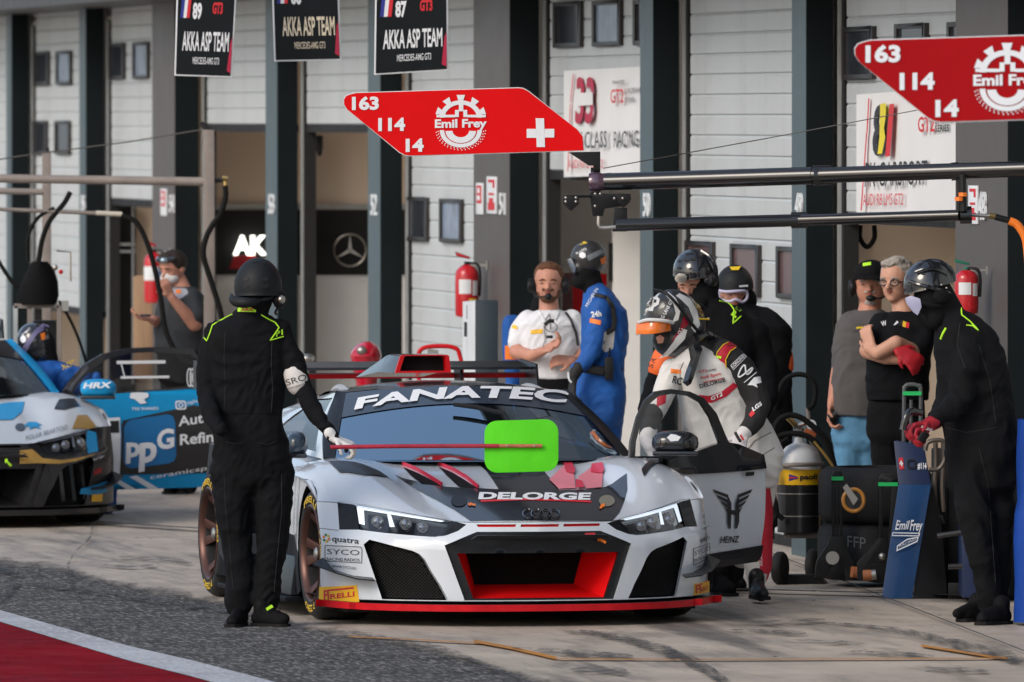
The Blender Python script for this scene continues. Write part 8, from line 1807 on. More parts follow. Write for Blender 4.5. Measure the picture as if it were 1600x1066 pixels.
bd = b.solid('body', m_suit, g, vox=.011, smooth=5, wrinkle=.0065, seed=6)
h = Body(Y); fh = head(h, h.P(1082, 446), .083, yaw=-.35, pitch=.25); h.cap(h.P(1102, 480), h.P(1090, 455), .055, .06); h.solid('head', m_skin, g, vox=.006, smooth=3)
fh = face(g, PX(1082, 446, Y), .083, -.35, .25, m_skin, mat('brown_hair', (.06, .03, .018), .8))
h = Body(Y); h.cap(h.P(1102, 484), h.P(1096, 452), .085, .088); h.ell(h.P(1101, 444, .02), (.080, .098, .12)); h.ell(h.P(1086, 474, -.06), (.075, .07, .045)); h.solid('balaclava', m_bala, g, vox=.008, smooth=3)
H = helmet(g, PX(1086, 423, Y), (.118, .138, .118), m_helg, (math.radians(14), math.radians(-6), 0), cut=-.02, vents=[(-150, 40, .017), (-120, 45, .016), (-95, 48, .018), (-130, 65, .014), (-100, 68, .016), (-70, 55, .018), (-60, 25, .018), (-140, 22, .018), (-75, 80, .015)])
mb = MB().mat(steel); mb.prism([PX(1056, 431, Y - .135), PX(1061, 427, Y - .14), PX(1070, 428, Y - .145), (PX(1074, 432, Y - .145)), PX(1072, 440, Y - .14), PX(1066, 443, Y - .14), PX(1057, 441, Y - .135), (PX(1054, 436, Y - .13))], (0, .02, 0)); mb.build('emblem', H, bevel=.003)
mb = MB().mat(m_helg); mb.tube(crv([PX(1096, 392, Y - .06), PX(1110, 402, Y - .09), PX(1118, 418, Y - .09), PX(1119, 434, Y - .06)]), .012, 8); mb.build('shell_rib', H, smooth=True); earcup(H, PX(1110, 436, Y - .07), .045, (.6, -.8, 0), m_helg)
surf_tube(g, bd, [(1124, 470), (1140, 474), (1147, 484), (1146, 500), (1145, 506), (1158, 494)], .004, lime, 'piping'); surf_print(g, bd, stext('P1', (1149, 497), (1158, 484), 9, .05), lime, 'chest_lettering', .006)
ab = Body(Y); ab.cap(ab.P(1032, 586 - 10, -.045), ab.P(1040, 558, -.03), .068, .070, n=18); arm = ab.solid('armband', mat('orange_armband', (.8, .13, .02), .6), g, vox=.007, smooth=2); surf_print(arm, arm, stext('SR', (1019, 576), (1026, 560), 8, .0), k_dec, 'armband_lettering')
Yf = 56.2; shoe(g, Vector(((1122 - CX) * Yf / FPX, Yf, CAM_H - (931 - YH) * Yf / FPX)), Vector(((1146 - CX) * Yf / FPX, Yf - .16, CAM_H - (931 - YH) * Yf / FPX)), h=.13); shoe(g, Vector(((1145 - CX) * 56.8 / FPX, 56.8, 0)), Vector(((1160 - CX) * 56.8 / FPX, 56.62, 0)), h=.13)

# 5  man in matt helmet and pale goggles
Y = 58.4; g = person('person in matt black helmet and pale goggles half hidden behind the shiny-helmeted helper', Y, 1200)
b = Body(Y)
b.torso([(1196, 700, 0, .15, .12), (1194, 650, 0, .16, .13), (1190, 600, 0, .165, .13), (1184, 550, 0, .19, .135), (1180, 515, 0, .20, .125), (1174, 490, 0, .15, .10), (1158, 474, 0, .08, .075), (1152, 466, 0, .06, .06)])
b.chain([(1208, 520, 0, .08), (1218, 560, 0, .07), (1222, 600, -.04, .06), (1210, 628, -.1, .045)]); b.chain([(1150, 520, 0, .08), (1145, 570, -.02, .065), (1150, 620, -.1, .05)])
b.chain([(1188, 700, 0, .10), (1192, 750, 0, .082), (1196, 795, 0, .062), (1198, 818, 0, .05)]); b.chain([(1212, 700, .05, .10), (1208, 750, .05, .082), (1206, 795, .06, .06), (1206, 812, .06, .05)])
bd = b.solid('body', m_suit, g, vox=.012, smooth=5, wrinkle=.0065, seed=7)
h = Body(Y); head(h, h.P(1150, 460), .085, yaw=0, pitch=.1); h.cap(h.P(1156, 482), h.P(1150, 465), .055, .06); h.solid('head', m_skin, g, vox=.007, smooth=3); face(g, PX(1150, 460, Y), .085, 0, .1, m_skin, m_suit2)
h = Body(Y); h.ell(h.P(1158, 470, .02), (.09, .09, .09)); h.solid('balaclava', m_bala, g, vox=.009, smooth=3)
H = helmet(g, PX(1148, 448, Y), (.104, .128, .122), m_helm, (math.radians(6), 0, 0), cut=-.0, vents=[(-110, 18, .014), (-72, 18, .017), (-120, 50, .014), (-60, 50, .014)])
mb = MB().mat(y_dec); mb.prism([PX(1140, 417, Y - .06), PX(1158, 416, Y - .06), PX(1154, 422, Y - .09), PX(1143, 422, Y - .09)], (0, .03, 0)); mb.build('yellow_sticker', H); mb = MB().mat(w_dec); mb.prism([PX(1155, 446, Y - .128), PX(1169, 445, Y - .10), PX(1169, 448, Y - .10), PX(1155, 449, Y - .128)], (0, .012, 0)); mb.build('white_lettering', H)
mb = MB().mat(mat('lilac_goggle_frame', (.45, .42, .56), .4)); mb.tube(crv([PX(1122, 454, Y - .10), PX(1135, 456, Y - .135), PX(1155, 455, Y - .14), PX(1166, 456, Y - .10), PX(1167, 466, Y - .10), PX(1160, 472, Y - .12), PX(1150, 468, Y - .14), PX(1140, 471, Y - .135), PX(1126, 468, Y - .11), PX(1122, 454, Y - .10)], 5), .0085, 8); mb.build('goggles', H, smooth=True)
ab = Body(Y); ab.cap(ab.P(1217, 556, 0), ab.P(1219, 572, -.01), .079, .077, n=18); arm = ab.solid('armband', MATS['orange_armband'], g, vox=.007, smooth=2); surf_print(arm, arm, stext('SRO', (1203, 573), (1229, 570), 8, .0), k_dec, 'armband_lettering')
surf_print(g, bd, stext('P1', (1188, 516), (1189, 504), 6, .03), lime, 'chest_lettering', .006)
mb = MB().mat(m_skin); mb.tube([PX(1198, 814, Y), PX(1198, 826, Y)], .045, 12); mb.build('ankle', g, smooth=True)
Yf = 57.9; shoe(g, Vector(((1200 - CX) * Yf / FPX, Yf, CAM_H - (842 - YH) * Yf / FPX)), Vector(((1190 - CX) * Yf / FPX, Yf - .2, CAM_H - (842 - YH) * Yf / FPX)), h=.08); 

# 6  man in white polo with headset
Y = 63.; g = person('bearded man in white polo shirt with headset holding a phone', Y, 855)
b = Body(Y); hr = .092; hcp = b.P(857, 444)
fh = head(b, hcp, hr, yaw=-.05, pitch=0, jaw=1.05); b.cap(b.P(858, 487), b.P(857, 462, .02), .062, .055); b.torso([(858, 560, 0, .10, .08), (858, 500, 0, .13, .08), (858, 488, 0, .07, .06)])
b.chain([(822, 505, 0, .045), (807, 550, -.04, .044), (830, 556, -.16, .036), (848, 549, -.24, .028)]); b.hand(849, 548, -.24, (.80, -.1, .45), (-.4, -.5, .7), size=.18, curl=.7, thumb=1, r=.0105)
b.chain([(898, 505, 0, .045), (910, 556, -.02, .044), (902, 566, -.12, .034), (894, 564, -.18, .027)]); b.hand(893, 563, -.18, (-.95, -.1, .0), (.1, .8, -.5), size=.16, curl=.6, thumb=1, r=.0105)
b.solid('body', m_skin, g, vox=.0065, smooth=3)
hair_b = mat('chestnut_hair', (.11, .045, .02), .75, var=.4, vscale=40, bump=.5, bscale=90)
f = face(g, hcp, hr, -.05, 0, m_skin, hair_b)
h = Body(Y); h.ell(f(0, -.28, .52), (hr * .99, hr * 1.08, hr * .98)); h.ell(f(0, .42, 1.08), (hr * .62, hr * .40, hr * .28)); 
h.solid('hair', hair_b, g, vox=.007, smooth=2, wrinkle=.0065, wscale=30)
h = Body(Y); h.ell(f(0, .42, -.92), (hr * .52, hr * .46, hr * .34)); h.ell(f(-.55, .20, -.55), (hr * .22, hr * .42, hr * .42)); h.ell(f(.55, .20, -.55), (hr * .22, hr * .42, hr * .42)); h.cap(f(-.3, .86, -.34), f(.3, .86, -.34), .011, .011); h.ell(f(0, .74, -.80), (hr * .3, hr * .2, hr * .17)); h.solid('beard', hair_b, g, vox=.006, smooth=2, wrinkle=.003, wscale=40)
mb = MB().mat(black_pl)
for s_x in (-1, 1): mb.lathe([(.0, -.02), (.038, -.02), (.045, 0), (.040, .022), (.0, .026)], f(s_x * 1.08, -.1, -.1), (s_x, 0, 0), 20)
hsx = mb.build('headset', g, smooth=True, split=50); mb = MB().mat(black_pl); mb.tube(crv([f(-1.1, .1, -.2), f(-.8, .9, -.75), f(-.2, 1.25, -.78), f(0, 1.28, -.78)]), .005, 6); mb.ball(f(.05, 1.25, -.80), .022); mb.build('microphone', hsx, smooth=True)
sh = Body(Y)
sh.torso(taper=False, rings=[(857, 592, 0, .165, .125), (857, 565, 0, .175, .135), (857, 530, 0, .185, .13), (858, 505, 0, .190, .12), (858, 492, 0, .13, .095), (858, 484, 0, .075, .07)])
sh.chain([(824, 502, 0, .072), (815, 520, 0, .070), (810, 534, -.01, .068)]); sh.chain([(893, 502, 0, .072), (902, 520, 0, .070), (905, 534, -.01, .068)])
shirt = sh.solid('polo_shirt', m_whitec, g, vox=.008, smooth=4, wrinkle=.0065, wscale=10, seed=8)
surf_print(shirt, shirt, spoly([(829, 516), (848, 514), (848, 521), (829, 522)]), mat('yellow_vinyl'), 'chest_patch'); surf_print(shirt, shirt, spoly([(800, 507), (808, 509), (808, 515), (800, 513)]), mat('yellow_vinyl'), 'sleeve_patch'); surf_print(shirt, shirt, stext('RACING TEAM', (880, 511), (898, 512), 3, 0), mat('grey_lettering'), 'chest_lettering')
surf_tube(shirt, shirt, [(843, 486), (851, 500), (858, 489), (868, 500), (874, 486)], .004, m_whitec, 'collar_edge', .005); surf_tube(shirt, shirt, [(859, 492), (860, 515)], .0025, mat('grey_lettering'), 'placket', .004)
surf_tube(shirt, shirt, [(880, 483), (892, 500), (900, 520), (903, 540)], .008, m_gb, 'radio_strap', .008); surf_tube(shirt, shirt, [(850, 508), (852, 530), (846, 550), (838, 562)], .0022, k_dec, 'cable', .01)
mb = MB().mat(black_pl); mb.tube(crv([PX(851, 508, Y - .17), PX(858, 502, Y - .17), PX(866, 502, Y - .17)]), .012, 8); mb.tube(crv([PX(866, 504, Y - .17), PX(871, 512, Y - .17), PX(864, 519, Y - .17), PX(854, 515, Y - .17), PX(850, 508, Y - .17)]), .0025, 6); mb.build('radio_remote', g, smooth=True)
o = MB().mat(black_gl).box(PX(853, 529, Y - .28), PX(864, 524, Y - .27)).build('phone', bevel=.004); tag(o, 'small black phone in the hand of the man in white', 'phone')
tr = Body(Y); tr.torso([(857, 660, 0, .17, .12), (857, 620, 0, .17, .12), (857, 590, 0, .16, .12)]); tr.chain([(842, 650, 0, .095), (842, 720, 0, .075), (843, 786, 0, .055)]); tr.chain([(873, 650, 0, .095), (874, 720, 0, .075), (874, 786, 0, .055)]); tr.solid('trousers', m_suit2, g, vox=.013, smooth=4, wrinkle=.003)
for x in (842, 875): shoe(g, Vector(((x - CX) * Y / FPX, Y, 0)), Vector(((x - CX) * Y / FPX, Y - .22, 0)), h=.08)

# 7  blue mechanic in profile
Y = 61.4; g = person('mechanic in royal blue suit and black helmet facing left beside the white-shirted man', Y, 935)
b = Body(Y)
b.torso([(938, 650, 0, .14, .14), (938, 620, 0, .155, .155), (940, 585, 0, .135, .14), (942, 560, 0, .13, .14), (945, 520, 0, .14, .15), (944, 485, 0, .135, .14), (938, 462, 0, .10, .10), (930, 448, 0, .065, .07), (924, 440, 0, .055, .06)])
b.chain([(938, 482, -.12, .074), (932, 520, -.15, .066), (924, 552, -.17, .058), (912, 568, -.19, .047), (900, 576, -.2, .038)]); b.chain([(955, 480, .1, .07), (955, 530, .12, .06), (930, 568, .05, .045)])
b.chain([(928, 645, -.04, .105), (922, 700, -.05, .085), (920, 750, -.04, .07), (922, 795, -.02, .055)]); b.chain([(948, 645, .05, .105), (948, 700, .04, .085), (946, 750, .05, .07), (946, 790, .07, .055)])
bd = b.solid('body', m_blues, g, vox=.009, smooth=4, wrinkle=.0065, wscale=11, seed=9)
h = Body(Y); h.ell(h.P(916, 420), (.085, .085, .11)); h.cap(h.P(930, 456), h.P(918, 430), .062, .075); h.ell(h.P(908, 440, -.01), (.06, .06, .045)); h.solid('balaclava', m_bala, g, vox=.008, smooth=3)
b2 = Body(Y); b2.ell(b2.P(920, 403, 0), (.108, .108, .102), (0, -.1, 0)); b2.ell(b2.P(905, 418, 0), (.06, .088, .045), (0, .3, 0)); H = b2.solid('helmet', mat('carbon_helmet', (.028, .028, .03), .38, var=.2, vscale=30, coat=.2), g, vox=.007, smooth=5)
mb = MB().mat(mat('clear_visor', (.10, .13, .18), .12, coat=.8)); mb.prism([PX(886, 405, Y - .07), PX(893, 404, Y - .08), (PX(900, 418, Y - .09)), PX(898, 428, Y - .08), PX(890, 416, Y - .07)], (0, .05, 0)); mb.build('visor', H, bevel=.003)
surf_print(H, H, spoly([(938, 405), (947, 400), (948, 410), (940, 414)]), orange_d, 'orange_sticker'); surf_print(H, H, spoly([(905, 396), (910, 394), (915, 397), (915, 402), (910, 404), (905, 401)], 2), w_dec, 'white_badge'); surf_print(H, H, stext('X-LITE', (900, 398), (917, 390), 3.5, .02), w_dec, 'helmet_lettering', .005); surf_print(H, H, spoly([(916, 400), (938, 390), (945, 394), (938, 398), (920, 408)]), mat('grey_lettering'), 'grey_stripe', .002); surf_print(H, H, spoly([(902, 379), (914, 377), (918, 380), (905, 383)]), y_dec, 'gold_sticker')
surf_tube(g, bd, [(932, 462), (948, 466), (957, 480), (960, 500), (958, 514), (948, 520)], .016, m_gb, 'harness', .006); surf_print(g, bd, stext('24h', (924, 496), (940, 494), 9, .04), w_dec, 'sleeve_lettering'); surf_print(g, bd, spoly([(922, 497), (939, 501), (938, 508), (921, 504)]), orange_d, 'sleeve_patch'); surf_print(g, bd, spoly([(944, 520), (955, 512), (961, 514), (958, 545), (946, 551), (941, 546)]), m_wsuit, 'cream_panel'); surf_print(g, bd, stext('MICHELIN', (918, 480), (935, 452), 5, .0), w_dec, 'shoulder_lettering')
mb = MB().mat(m_gb); mb.tube([PX(912, 575, Y - .17), PX(940, 580, Y - .17), PX(968, 576, Y - .05)], .028, 8); bl = mb.build('utility_belt', g, smooth=True); mb = MB().mat(black_pl); mb.box(PX(945, 594, Y - .20), PX(958, 558, Y - .12)); mb.tube([PX(952, 558, Y - .16), PX(953, 543, Y - .16)], .005, 6); mb.build('radio', bl, bevel=.006)
hb = Body(Y); hb.cap(hb.P(904, 574, -.2), hb.P(896, 588, -.2), .040, .034); hb.hand(896, 590, -.2, (-.1, -.3, -.9), (.8, .3, -.2), size=.19, curl=.5, thumb=-1, r=.0115); hb.solid('glove', m_gb, g, vox=.007, smooth=2)
mb = MB().mat(m_plate); mb.tube(crv([PX(888, 582, Y - .26), PX(889, 592, Y - .27), PX(893, 598, Y - .27)]), .006, 6); mb.build('glove_trim', g, smooth=True)
for x, d in ((922, -.03), (946, .07)): shoe(g, Vector(((x - CX) * Y / FPX, Y + d, 0)), Vector(((x - 16 - CX) * Y / FPX, Y + d - .14, 0)), h=.10)
# partly hidden colleague at the far left of the man in white
Y = 64.6; g = person('person in blue and orange suit almost hidden behind the man in white', Y, 812)
b = Body(Y); b.chain([(800, 506, 0, .062), (798, 540, 0, .055), (798, 575, 0, .05), (802, 610, 0, .042)]); b.torso([(836, 640, .1, .12, .12), (836, 560, .1, .13, .12), (834, 510, .1, .12, .10), (842, 490, .1, .06, .07)]); hd = Body(Y); hd.ell(hd.P(852, 448, .15), (.07, .09, .11)); hd.cap(hd.P(842, 488, .1), hd.P(851, 458, .14), .06, .06); hd.solid('balaclava', m_bala, g, vox=.011, smooth=3); b.chain([(812, 640, .1, .1), (812, 720, .1, .08), (812, 780, .1, .06)]); b.chain([(830, 640, .1, .1), (830, 720, .1, .08), (830, 780, .1, .06)])
bd = b.solid('body', m_blues, g, vox=.011, smooth=4, wrinkle=.0065, seed=10)
surf_print(g, bd, spoly([(789, 540), (808, 540), (808, 562), (789, 562)]), orange_d, 'orange_armband')

# 8  man in cap, grey T-shirt, jeans
Y = 59.6; g = person('man in black cap and grey T-shirt with headset at the garage door', Y, 1340)
b = Body(Y); hr = .096; hcp = b.P(1361, 446); head(b, hcp, hr, yaw=-.12, pitch=0, jaw=1.12); b.cap(b.P(1358, 490), b.P(1362, 465, .02), .068, .06); b.torso([(1350, 640, 0, .12, .09), (1352, 520, 0, .13, .09), (1356, 490, 0, .07, .06)])
b.chain([(1328, 505, 0, .05), (1318, 545, 0, .050), (1309, 590, -.02, .044), (1302, 625, -.06, .032), (1300, 634, -.06, .028)]); b.hand(1300, 632, -.06, (-.05, -.1, -.95), (.85, -.4, 0), size=.19, curl=.75, thumb=1, r=.0115)
b.chain([(1388, 510, .05, .05), (1394, 560, .08, .046), (1385, 600, .0, .036)])
b.solid('body', m_skin3, g, vox=.0065, smooth=3)
hair_w = mat('white_stubble', (.5, .46, .44), .8, var=.3, vscale=60); hair_g = mat('grey_hair', (.34, .31, .28), .75, var=.35, vscale=50, bump=.5, bscale=90)
f = face(g, hcp, hr, -.12, 0, m_skin3, hair_g)
h = Body(Y); h.ell(f(0, .40, -.92), (hr * .42, hr * .42, hr * .30)); h.ell(f(0, .74, -.84), (hr * .25, hr * .2, hr * .17)); h.cap(f(-.28, .87, -.36), f(.28, .87, -.36), .0095, .0095); h.solid('goatee', hair_w, g, vox=.006, smooth=2, wrinkle=.002, wscale=40)
h = Body(Y); h.ell(f(0, -.12, .66), (hr * 1.05, hr * 1.22, hr * .86)); cap_ = h.solid('cap', mat('cap_black', (.007, .007, .008), .85, bump=.2, spec=.15), g, vox=.007, smooth=3)
mb = MB().mat(MATS['cap_black']); mb.grid([[f(a, .95 - .30 * a * a, .62), f(a * 1.02, 1.40 - .35 * a * a, .58), f(a * .98, 1.85 - .6 * a * a, .40), f(a * .98, 1.85 - .6 * a * a, .36), f(a, 1.0 - .3 * a * a, .52)] for a in np.linspace(-.85, .85, 11)]); mb.build('cap_peak', cap_, smooth=True); surf_print(cap_, cap_, spoly([(1348, 411), (1361, 409), (1361, 414), (1348, 416)]), lime, 'cap_patch')
earcup(g, f(-1.08, -.1, -.15), .05, (-1, 0, 0), None, 'headset_cup'); mb = MB().mat(black_pl); mb.tube(crv([f(1.0, .2, -.5), f(.7, .9, -.72), f(.1, 1.2, -.74)]), .0055, 6); mb.ball(f(.1, 1.2, -.74), (.03, .02, .018)); mb.build('microphone', g, smooth=True)
sh = Body(Y); sh.torso(taper=False, rings=[(1346, 650, 0, .178, .15), (1346, 610, 0, .185, .16), (1350, 570, 0, .185, .155), (1352, 530, 0, .185, .14), (1354, 505, 0, .18, .12), (1356, 492, 0, .12, .09), (1357, 484, 0, .08, .072)]); sh.chain([(1330, 506, 0, .075), (1322, 532, 0, .070), (1317, 548, 0, .068)]); sh.chain([(1386, 508, .03, .075), (1392, 540, .05, .068)])
shirt = sh.solid('tee_shirt', m_greyt, g, vox=.009, smooth=4, wrinkle=.0065, wscale=9, seed=11); surf_print(shirt, shirt, spoly([(1338, 511), (1349, 510), (1349, 513), (1338, 514)]), y_dec, 'chest_patch'); surf_print(shirt, shirt, stext('RADIO', (1334, 519), (1349, 517), 3, .0), k_dec, 'chest_lettering')
tr = Body(Y); tr.torso([(1344, 690, 0, .168, .125), (1345, 660, 0, .165, .13), (1345, 640, 0, .155, .12)]); tr.chain([(1330, 690, 0, .10), (1328, 750, 0, .08), (1330, 810, 0, .07), (1332, 865, 0, .062)]); tr.chain([(1360, 690, 0, .10), (1362, 750, 0, .08), (1362, 810, 0, .07), (1362, 865, 0, .062)]); tr.solid('jeans', m_jean, g, vox=.010, smooth=4, wrinkle=.0065, seed=12)
for x in (1331, 1362): shoe(g, Vector(((x - CX) * Y / FPX, Y, 0)), Vector(((x - 6 - CX) * Y / FPX, Y - .24, 0)), h=.08)
o = MB().mat(black_pl).tube([PX(1296, 655, Y - .12), PX(1307, 648, Y - .12)], .026, 14).build('black_cup', smooth=True, split=50); tag(o, 'short black cup held in the lowered hand of the capped man', 'cup')

# 9  grey-haired man, arms crossed
Y = 58.6; g = person('grey-haired man in glasses and black polo shirt with crossed arms', Y, 1400)
b = Body(Y); hr = .096; hcp = b.P(1400, 441); head(b, hcp, hr, yaw=-.5, pitch=.05, jaw=.95); b.cap(b.P(1412, 487), b.P(1405, 462, .02), .060, .055); b.torso([(1405, 600, 0, .12, .09), (1408, 510, 0, .13, .09), (1411, 488, 0, .07, .06)])
b.chain([(1372, 510, 0, .045), (1356, 548, -.10, .048), (1385, 560, -.20, .036), (1412, 562, -.20, .030)]); b.chain([(1440, 520, -.02, .045), (1432, 552, -.10, .045), (1400, 536, -.24, .042), (1372, 552, -.24, .038), (1358, 545, -.20, .032)]); b.hand(1362, 543, -.21, (-.3, .3, .8), (.5, .9, 0), size=.17, curl=.5, thumb=1, r=.0105)
b.solid('body', m_skin2, g, vox=.0065, smooth=3)
f = face(g, hcp, hr, -.5, .05, m_skin2, hair_g)
h = Body(Y); h.ell(f(0, -.26, .56), (hr * 1.0, hr * 1.08, hr * .98)); h.ell(f(0, .50, 1.10), (hr * .66, hr * .42, hr * .34)); h.ell(f(.3, .4, 1.30), (hr * .42, hr * .3, hr * .22)); h.solid('hair', hair_g, g, vox=.0065, smooth=2, wrinkle=.005, wscale=30)
for s_x in (-1, 1):
    mb = MB().mat(k_dec); mb.tube([f(s_x * .36 + .25 * math.cos(t), 1.02 - .05 * math.cos(t) ** 2 - .12 * (s_x * math.cos(t) > 0), .02 + .17 * math.sin(t)) for t in np.linspace(0, 2 * math.pi, 21)], .0035, 5, cap=False); mb.tube([f(s_x * .61, .92, .06), f(s_x * .95, .1, .06)], .0035, 5); mb.build('spectacle_rim', g, smooth=True)
    mb = MB().mat(mat('spectacle_lens', (.45, .40, .40), .1, alpha=.12)); mb.add([f(s_x * .36 + .24 * math.cos(t), 1.0, .02 + .16 * math.sin(t)) for t in np.linspace(0, 2 * math.pi, 17)[:-1]], [tuple(range(16))]); mb.build('spectacle_lens', g)
sh = Body(Y); sh.torso(taper=False, rings=[(1402, 626, 0, .172, .15), (1402, 590, 0, .18, .155), (1404, 560, 0, .18, .15), (1408, 530, 0, .19, .14), (1410, 508, 0, .185, .12), (1412, 494, 0, .12, .09), (1413, 486, 0, .075, .07)]); sh.chain([(1378, 508, -.02, .074), (1368, 528, -.05, .066)]); sh.chain([(1440, 510, -.02, .078), (1440, 532, -.06, .072), (1432, 545, -.09, .066)])
shirt = sh.solid('polo_shirt', mat('black_polo_cloth', (.007, .008, .010), .85, bump=.5, bscale=14, spec=.15), g, vox=.009, smooth=4, wrinkle=.0065, wscale=9, seed=13)
surf_print(shirt, shirt, stext('W', (1378, 510), (1386, 508), 8, .03), w_dec, 'chest_lettering'); surf_print(shirt, shirt, spoly([(1396, 508), (1402, 501), (1404, 504), (1399, 508)]), w_dec, 'chest_mark')
for k, m_ in enumerate((k_dec, mat('flag_yellow', (.75, .5, .03), .5), r_dec)): surf_print(shirt, shirt, spoly([(1406 + k * 5, 500 + k * 1.5), (1411 + k * 5, 501.5 + k * 1.5), (1410 + k * 5, 510 + k * 1.5), (1405 + k * 5, 508.5 + k * 1.5)], 9), m_, 'flag_stripe', .006)
hb = Body(Y); hb.hand(1404, 546, -.26, (.85, -.2, -.45), (-.3, .8, -.3), size=.165, curl=.35, thumb=1, r=.013); hb.hand(1406, 552, -.27, (.75, -.2, -.6), (-.3, .8, -.3), size=.15, curl=.3, thumb=-1, r=.013); o = hb.solid('folded_glove', mat('bright_red_glove', (.38, .008, .018), .6, var=.2, vscale=20), None, vox=.007, smooth=2); o.name = 'work_gloves'; tag(o, 'pair of red and black work gloves tucked under the crossed arms', 'gloves')
tr = Body(Y); tr.torso([(1400, 680, 0, .165, .13), (1400, 645, 0, .165, .13), (1401, 620, 0, .155, .125)]); tr.chain([(1386, 680, 0, .10), (1386, 750, 0, .08), (1386, 830, 0, .065), (1386, 880, 0, .06)]); tr.chain([(1416, 680, 0, .10), (1418, 750, 0, .08), (1418, 830, 0, .065), (1418, 880, 0, .06)]); tr.solid('trousers', m_suit2, g, vox=.012, smooth=4, wrinkle=.0065)
for x in (1386, 1418): shoe(g, Vector(((x - CX) * Y / FPX, Y, 0)), Vector(((x - 6 - CX) * Y / FPX, Y - .24, 0)), h=.08)

# 10  masked man on the left
Y = 71.5; g = person('man in white face mask and slate shirt looking at his phone by the left pillar', Y, 280)
b = Body(Y); hr = .090; hcp = b.P(270, 421); head(b, hcp, hr, yaw=-.75, pitch=.25); b.cap(b.P(288, 458), b.P(278, 436, .02), .06, .055); b.torso([(285, 560, 0, .11, .1), (286, 475, 0, .13, .09), (286, 458, 0, .07, .06)])
b.chain([(300, 480, -.10, .056), (304, 506, -.14, .052), (285, 484, -.20, .040), (268, 465, -.24, .030)]); b.hand(267, 463, -.24, (-.35, -.2, .8), (-.6, .7, 0), size=.18, curl=.9, thumb=1, r=.012); b.chain([(262, 475, .05, .05), (250, 505, 0, .045), (238, 500, -.14, .032)]); b.hand(240, 499, -.14, (-.85, -.2, .1), (.1, -.2, .95), size=.18, curl=.4, thumb=1, r=.012)
b.solid('body', m_skin, g, vox=.0075, smooth=3); f = face(g, hcp, hr, -.75, .25, m_skin, mat('brown_hair'))
h = Body(Y); h.ell(f(0, -.28, .52), (hr * 1.0, hr * 1.1, hr * .95)); h.ell(f(0, .3, 1.02), (hr * .75, hr * .55, hr * .36)); h.solid('hair', mat('dark_hair', (.025, .016, .012), .7, bump=.4, bscale=80), g, vox=.008, smooth=2, wrinkle=.003)
h = Body(Y); h.ell(f(0, .78, -.50), (hr * .52, hr * .42, hr * .55)); h.ell(f(.2, .5, -.5), (hr * .6, hr * .45, hr * .45)); h.solid('face_mask', mat('mask_white', (.72, .72, .72), .7), g, vox=.007, smooth=4)
mb = MB().mat(black_gl); mb.tube(crv([f(-.8, .5, .95), f(-.3, 1.0, .98), f(.3, 1.0, .98), f(.85, .45, .92)]), .018, 8); mb.mat(mat('mirror_lens', (.35, .45, .5), .1, metal=.6)); mb.ball(f(.35, 1.05, .98), (.03, .02, .02)); mb.build('sunglasses', g, smooth=True)
sh = Body(Y); sh.torso(taper=False, rings=[(280, 552, 0, .165, .14), (280, 520, 0, .175, .145), (284, 490, 0, .17, .14), (286, 468, 0, .165, .12), (288, 456, 0, .11, .09), (289, 448, 0, .07, .07)]); sh.chain([(300, 470, -.06, .082), (305, 495, -.12, .076)]); sh.chain([(262, 470, .05, .07), (256, 492, .02, .062)])
shirt = sh.solid('shirt', m_slate, g, vox=.010, smooth=4, wrinkle=.0065, seed=14); surf_print(shirt, shirt, spoly([(268, 440), (290, 448), (294, 458), (284, 466), (270, 470), (262, 462)]), mat('pale_yoke', (.34, .36, .42), .7), 'yoke'); surf_print(shirt, shirt, spoly([(274, 453), (282, 452), (283, 458), (275, 459)]), orange_d, 'badge', .006)
tr = Body(Y); tr.torso([(282, 590, 0, .16, .13), (281, 545, 0, .155, .13)]); tr.chain([(272, 590, 0, .1), (272, 660, 0, .08), (272, 760, 0, .06)]); tr.chain([(294, 590, 0, .1), (295, 660, 0, .08), (295, 760, 0, .06)]); tr.solid('trousers', m_suit2, g, vox=.013, smooth=4)
for x in (272, 295): shoe(g, Vector(((x - CX) * Y / FPX, Y, 0)), Vector(((x - 10 - CX) * Y / FPX, Y - .22, 0)), h=.08)
o = MB().mat(black_gl).box(PX(219, 495, Y - .24), PX(236, 491, Y - .20)).build('phone', bevel=.003); tag(o, 'dark phone held out by the masked man on the left', 'phone')

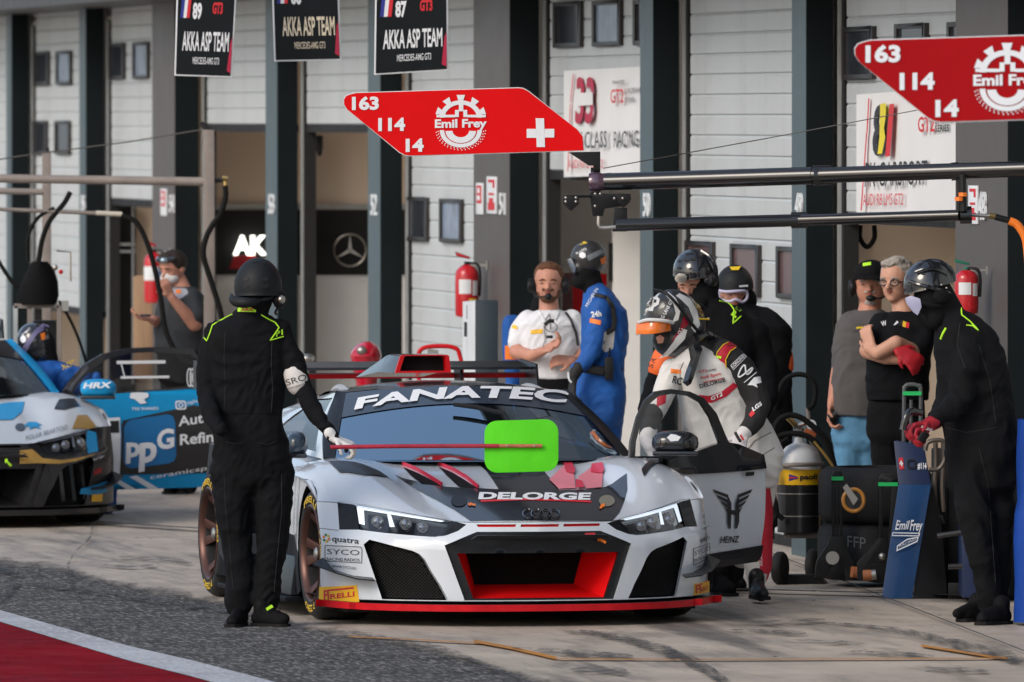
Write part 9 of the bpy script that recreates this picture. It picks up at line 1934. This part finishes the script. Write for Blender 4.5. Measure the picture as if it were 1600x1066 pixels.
# 11  crouching blue mechanic at the far car
Y = 67.6; g = person('mechanic in royal blue suit and black helmet leaning into the far car', Y, 90)
b = Body(Y); b.torso([(150, 660, .05, .16, .14), (132, 620, .05, .17, .15), (108, 590, .03, .18, .15), (88, 575, 0, .17, .13), (72, 566, 0, .11, .09), (64, 560, 0, .06, .06)]); b.chain([(76, 585, -.08, .075), (62, 620, -.10, .06), (48, 650, -.12, .05)]); b.chain([(120, 600, .08, .07), (140, 600, -.1, .05), (150, 590, -.14, .04)])
b.chain([(140, 665, .1, .10), (128, 720, .15, .08), (140, 790, .2, .06)]); b.chain([(165, 665, .15, .10), (165, 720, .2, .08), (168, 790, .25, .06)])
bd = b.solid('body', m_blues, g, vox=.010, smooth=4, wrinkle=.0065, seed=15); surf_print(g, bd, stext('MOTUL', (98, 578), (130, 566), 9, .03), y_dec, 'back_lettering')
h = Body(Y); h.ell(h.P(66, 545), (.09, .09, .13)); h.cap(h.P(72, 562), h.P(64, 545), .08, .09); h.solid('balaclava', m_bala, g, vox=.009, smooth=3)
b2 = Body(Y); b2.ell(b2.P(54, 534), (.112, .125, .125), (0, -.5, 0)); b2.ell(b2.P(60, 552), (.09, .11, .08)); H = b2.solid('helmet', m_helg, g, vox=.008, smooth=5)
surf_print(H, H, spoly([(30, 560), (34, 545), (44, 528), (58, 512), (68, 505), (78, 510), (72, 514), (58, 522), (46, 540), (38, 558)]), mat('helmet_lilac', (.14, .13, .24), .4), 'lilac_band'); surf_print(H, H, spoly([(63, 522), (70, 519), (71, 529), (65, 532)]), orange_d, 'orange_sticker'); surf_print(H, H, spoly(circ(36, 530, 4.5, 6, 12), 2), w_dec, 'round_badge'); surf_print(H, H, stext('HJC', (36, 524), (48, 514), 3, .02), w_dec, 'helmet_lettering')

# small print and rivets that cannot be picked apart singly
for o in bpy.data.objects:
    st_ = o.name.split('.')[0]
    if o.parent is not None and (st_.endswith('lettering') or st_ in ('banner_red_print', 'side_print', 'pictogram', 'sign_mark', 'white_stripes', 'window_markings', 'lit_letters', 'tyre_emblem', 'board_number', 'number', 'roof_lettering')): o['kind'] = 'stuff'
